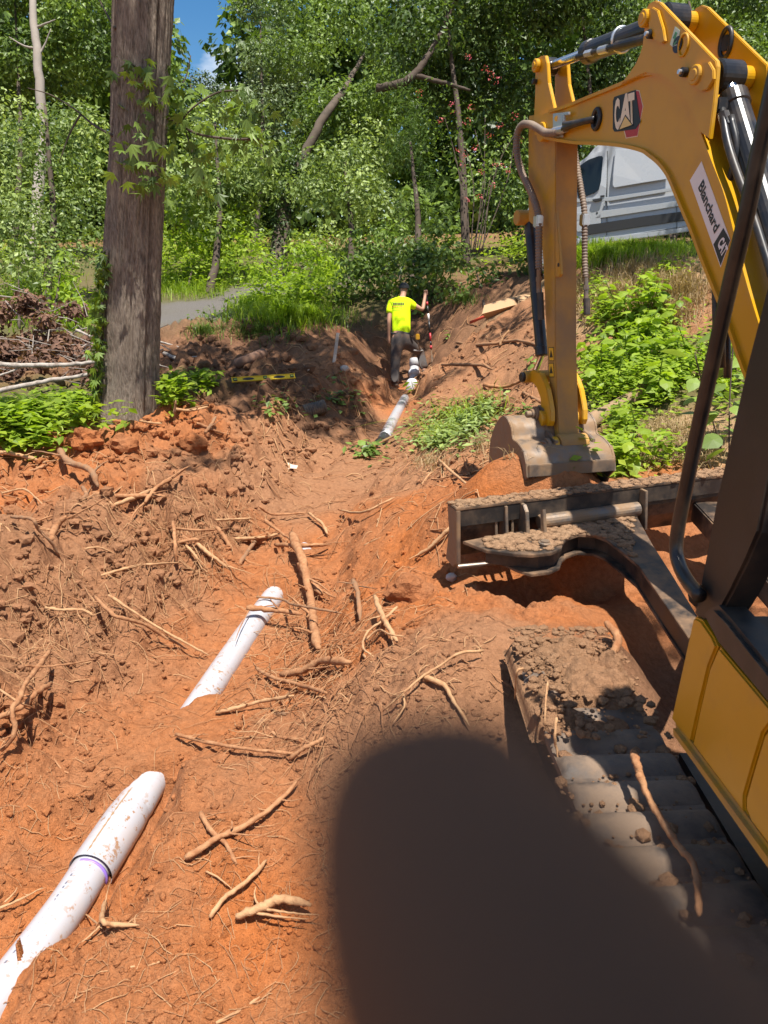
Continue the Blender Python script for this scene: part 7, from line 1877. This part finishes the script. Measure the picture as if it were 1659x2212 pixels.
for pts, r, lab in (([(-30,787,9.9),(60,789,9.9),(140,788,9.95),(215,781,10.0)], 0.036, 'upper pale cut limb lying on the brush pile'),
                    ([(-20,849,9.6),(60,831,9.65),(120,820,9.7),(190,810,9.8)], 0.034, 'lower pale cut limb lying on the brush pile'),
                    ([(355,764,12.0),(390,776,11.6),(440,770,11.5)], 0.035, 'pale cut limb on the ground right of the big trunk'),
                    ([(345,738,12.6),(380,748,12.4),(425,762,12.2)], 0.018, 'thin pale branch right of the big trunk'),
                    ([(-10,814,9.8),(30,800,9.9),(60,786,10.0)], 0.014, 'thin grey branch crossing between the two pale limbs'),
                    ([(165,713,10.8),(200,728,10.7),(230,738,10.6)], 0.02, 'pale branch end beside the trunk above the upper limb'),
                    ([(415,700,13.5),(428,718,13.2),(433,740,13)], 0.016, 'thin upright pale twig on the brush right of the trunk')):
    mb = MB(); P_ = np.array(smooth_path([W(*q) for q in pts], 6)); P_ += lr.normal(size=P_.shape) * r * 0.10; V, F = tube_data(P_, np.linspace(r, r * 0.65, len(P_)) * lr.uniform(0.85, 1.1, len(P_)), 12); mb.add(V, F, True); props(mb.build('cut_limb', PALE), lab, 'branch')
pts = [Gl(u, v, 0.05)[0] for u, v in ((512, 786), (540, 776), (568, 764))]
mb = MB(); V, F = tube_data(smooth_path(pts, 5), 0.075, 14); mb.add(V, F, True); props(mb.build('log', surface('brown_log', (0.2, 0.11, 0.07), 0.9, 0, BROWN, 0.6, 8, 0.004, 30)), 'short brown log in the dark bank above the spirit level', 'log')

# broad-leaved weeds right of the stick: one plant each
blade_v = np.array([(0, 0, 0), (0.33, 0.25, -0.02), (0.40, 0.5, -0.05), (0.22, 0.85, -0.12), (0, 1.08, -0.2), (-0.22, 0.85, -0.12), (-0.40, 0.5, -0.05), (-0.33, 0.25, -0.02), (0, 0.5, 0.04)])
blade_f = [(8, 0, 1), (8, 1, 2), (8, 2, 3), (8, 3, 4), (8, 4, 5), (8, 5, 6), (8, 6, 7), (8, 7, 0)]
wl = [leaf_obj_mesh('leaf', blade_v, blade_f, LEAF['bright'], t_) for t_ in (0.15, 0.35, 0.5, 0.7)]
wl2 = [leaf_obj_mesh('leaf', blade_v, blade_f, LEAF['mid'], t_) for t_ in (0.4, 0.6, 0.8)]
def weed(u, v, h, nl, ls, label, group=None, meshes=wl, D=None):
    p = G(u, v) if D is None else ground_at(u, D)
    t = thing('broadleaf_weed', label, 'weed', tuple(p), group); 
    lean_ = lr.normal(0, 0.32, 2); top = np.array((lean_[0], lean_[1], 1.0)) * h
    mb = MB(); mb.tube(smooth_path([np.zeros(3), top * 0.5 + lr.normal(0, 0.02, 3), top], 4), 0.005, 5); mb.build('stem', LEAF['bright'] if meshes is wl else BARK, t)
    for k in range(nl):
        f = 0.15 + 0.85 * (k + 0.5) / nl; o = link(bpy.data.objects.new('leaf', meshes[lr.integers(len(meshes))])); o.parent = t
        o.matrix_basis = Matrix.Translation(Vector(top * f)) @ Euler((0, 0, k * 2.4 + lr.normal(0, 0.3))).to_matrix().to_4x4() @ Euler((lr.normal(-0.25, 0.3), lr.normal(0, 0.25), 0)).to_matrix().to_4x4() @ Matrix.Translation((0, ls * 0.35, 0)) @ Matrix.Scale(ls * lr.uniform(0.7, 1.2), 4)
    return t
WG = 'broad-leaved weeds right of the excavator stick'
for k in range(44):
    a = lr.uniform(0, 6.28); r = math.sqrt(lr.random()); u, v = 1385 + 115 * r * math.cos(a), 790 + 85 * r * math.sin(a)
    weed(u, v, lr.uniform(0.16, 0.42), int(lr.integers(8, 13)), lr.uniform(0.09, 0.15), 'bright broad-leaved weed in the patch right of the excavator stick', WG)
for k in range(9):
    weed(1380 + lr.uniform(-50, 60), 700 + lr.uniform(-15, 25), lr.uniform(0.3, 0.55), 11, 0.12, 'taller broad-leaved weed at the top of the green patch', 'taller weeds at the top of the patch')
for (u, v, lab) in ((1310, 1005, 'drooping weed with narrow leaves just right of the bucket tip'), (1345, 1020, 'narrow-leaved weed beside the blade top plate'), (1340, 945, 'leafy weed right of the bucket shoulder'), (1375, 950, 'leafy weed on the straw right of the bucket')):
    weed(u, v, 0.28, 11, 0.11, lab)
for (u, D, h, lab) in ((1600, 4.9, 0.95, 'tall broad-leaved seedling seen between the black cab bars'), (1580, 5.3, 0.7, 'broad-leaved seedling left of the tall one between the cab bars'), (1625, 5.6, 1.0, 'broad-leaved seedling next to the front cab pillar')):
    weed(u, 0, h, 12, 0.155, lab, None, wl2, D)
for (u, v, lab) in ((795, 985, 'small seedling with round leaves at the near end of the black pipe'), (965, 735, 'small shaded plant on the bank right of the shovel'), (735, 830, 'small plant in the bank below the stake') , (1150, 790, 'sprig of leaves on the mound left of the bucket link'), (895, 845, 'small pale plant beside the far white pipe')):
    weed(u, v, 0.16, 7, 0.12, lab, None, wl2 if u != 895 else wl)
# ------------------------------------------------------------------ the photographer's hand and phone, a few centimetres from the lens
HS = surface('hand_skin', (0.165, 0.085, 0.05), 0.75, 0, None, 0, 6, 0.0002, 900, 0.06, 0.1)
def cm(x, y, d):
    """millimetres right, up and forward of the lens"""
    return np.array((x, d * CP + y * SP, CAM_Z * 1000 + y * CP - d * SP)) / 1000
MO_keep = MO
MO = cm(45, -100, -10)
HJ = {'wrist': (cm(52, -150, -45), .026, .021), 'heel': (cm(50, -125, -26), .030, .020), 'palm': (cm(48, -92, -14), .026, .017),
      'k1': (cm(44, -50, -6), .0125, .0125), 'p1': (cm(23, -33, 10), .0108, .0108), 'd1': (cm(9.6, -25, 25), .0098, .0100), 'e1': (cm(5.2, -20.6, 36), .0096, .0096), 'f1': (cm(2.4, -16.2, 41), .0078, .0078), 't1': (cm(1.9, -10.9, 43.0), .0050, .0050),
      'k2': (cm(46, -70, -6), .012, .012), 'p2': (cm(26, -66, 12), .0098, .0098), 'd2': (cm(8, -62, 10), .0088, .0088), 't2': (cm(-4, -60, 7), .0072, .0072),
      'k3': (cm(47, -88, -7), .0115, .0115), 'p3': (cm(27, -86, 12), .0094, .0094), 'd3': (cm(9, -83, 10), .0084, .0084), 't3': (cm(-2, -82, 7), .007, .007),
      'k4': (cm(47, -106, -10), .0105, .0105), 'p4': (cm(30, -106, 10), .0082, .0082), 'd4': (cm(15, -104, 9), .0074, .0074), 't4': (cm(6, -103, 7), .0062, .0062),
      'th0': (cm(40, -104, -30), .014, .013), 'th1': (cm(22, -80, -26), .0115, .011), 'th2': (cm(4, -62, -20), .010, .009), 'th3': (cm(-6, -54, -17), .008, .007)}
HE = [('wrist','heel'),('heel','palm'),('palm','k1'),('k1','p1'),('p1','d1'),('d1','e1'),('e1','f1'),('f1','t1'),('palm','k2'),('k2','p2'),('p2','d2'),('d2','t2'),('palm','k3'),('k3','p3'),('p3','d3'),('d3','t3'),('heel','k4'),('k4','p4'),('p4','d4'),('d4','t4'),('heel','th0'),('th0','th1'),('th1','th2'),('th2','th3')]
hand = skin_mesh('hand', HJ, HE, HS, None, 2, 2)
hand.location = MO
props(hand, 'blurred dark brown finger of the photographer covering the lower right of the view', 'hand')
mb = MB(); fw = cm(0, 0, 1) * 1000 - cm(0, 0, 0) * 1000; rt = cm(1, 0, 0) * 1000 - cm(0, 0, 0) * 1000; upv = cm(0, 1, 0) * 1000 - cm(0, 0, 0) * 1000
mb.box(cm(14, -58, -9.5), (0.072, 0.0078, 0.148), (rt, fw, upv), 0.0025)
ph = mb.build('phone', M['black']); props(ph, 'black phone held in the hand of the photographer', 'phone')
MO = MO_keep
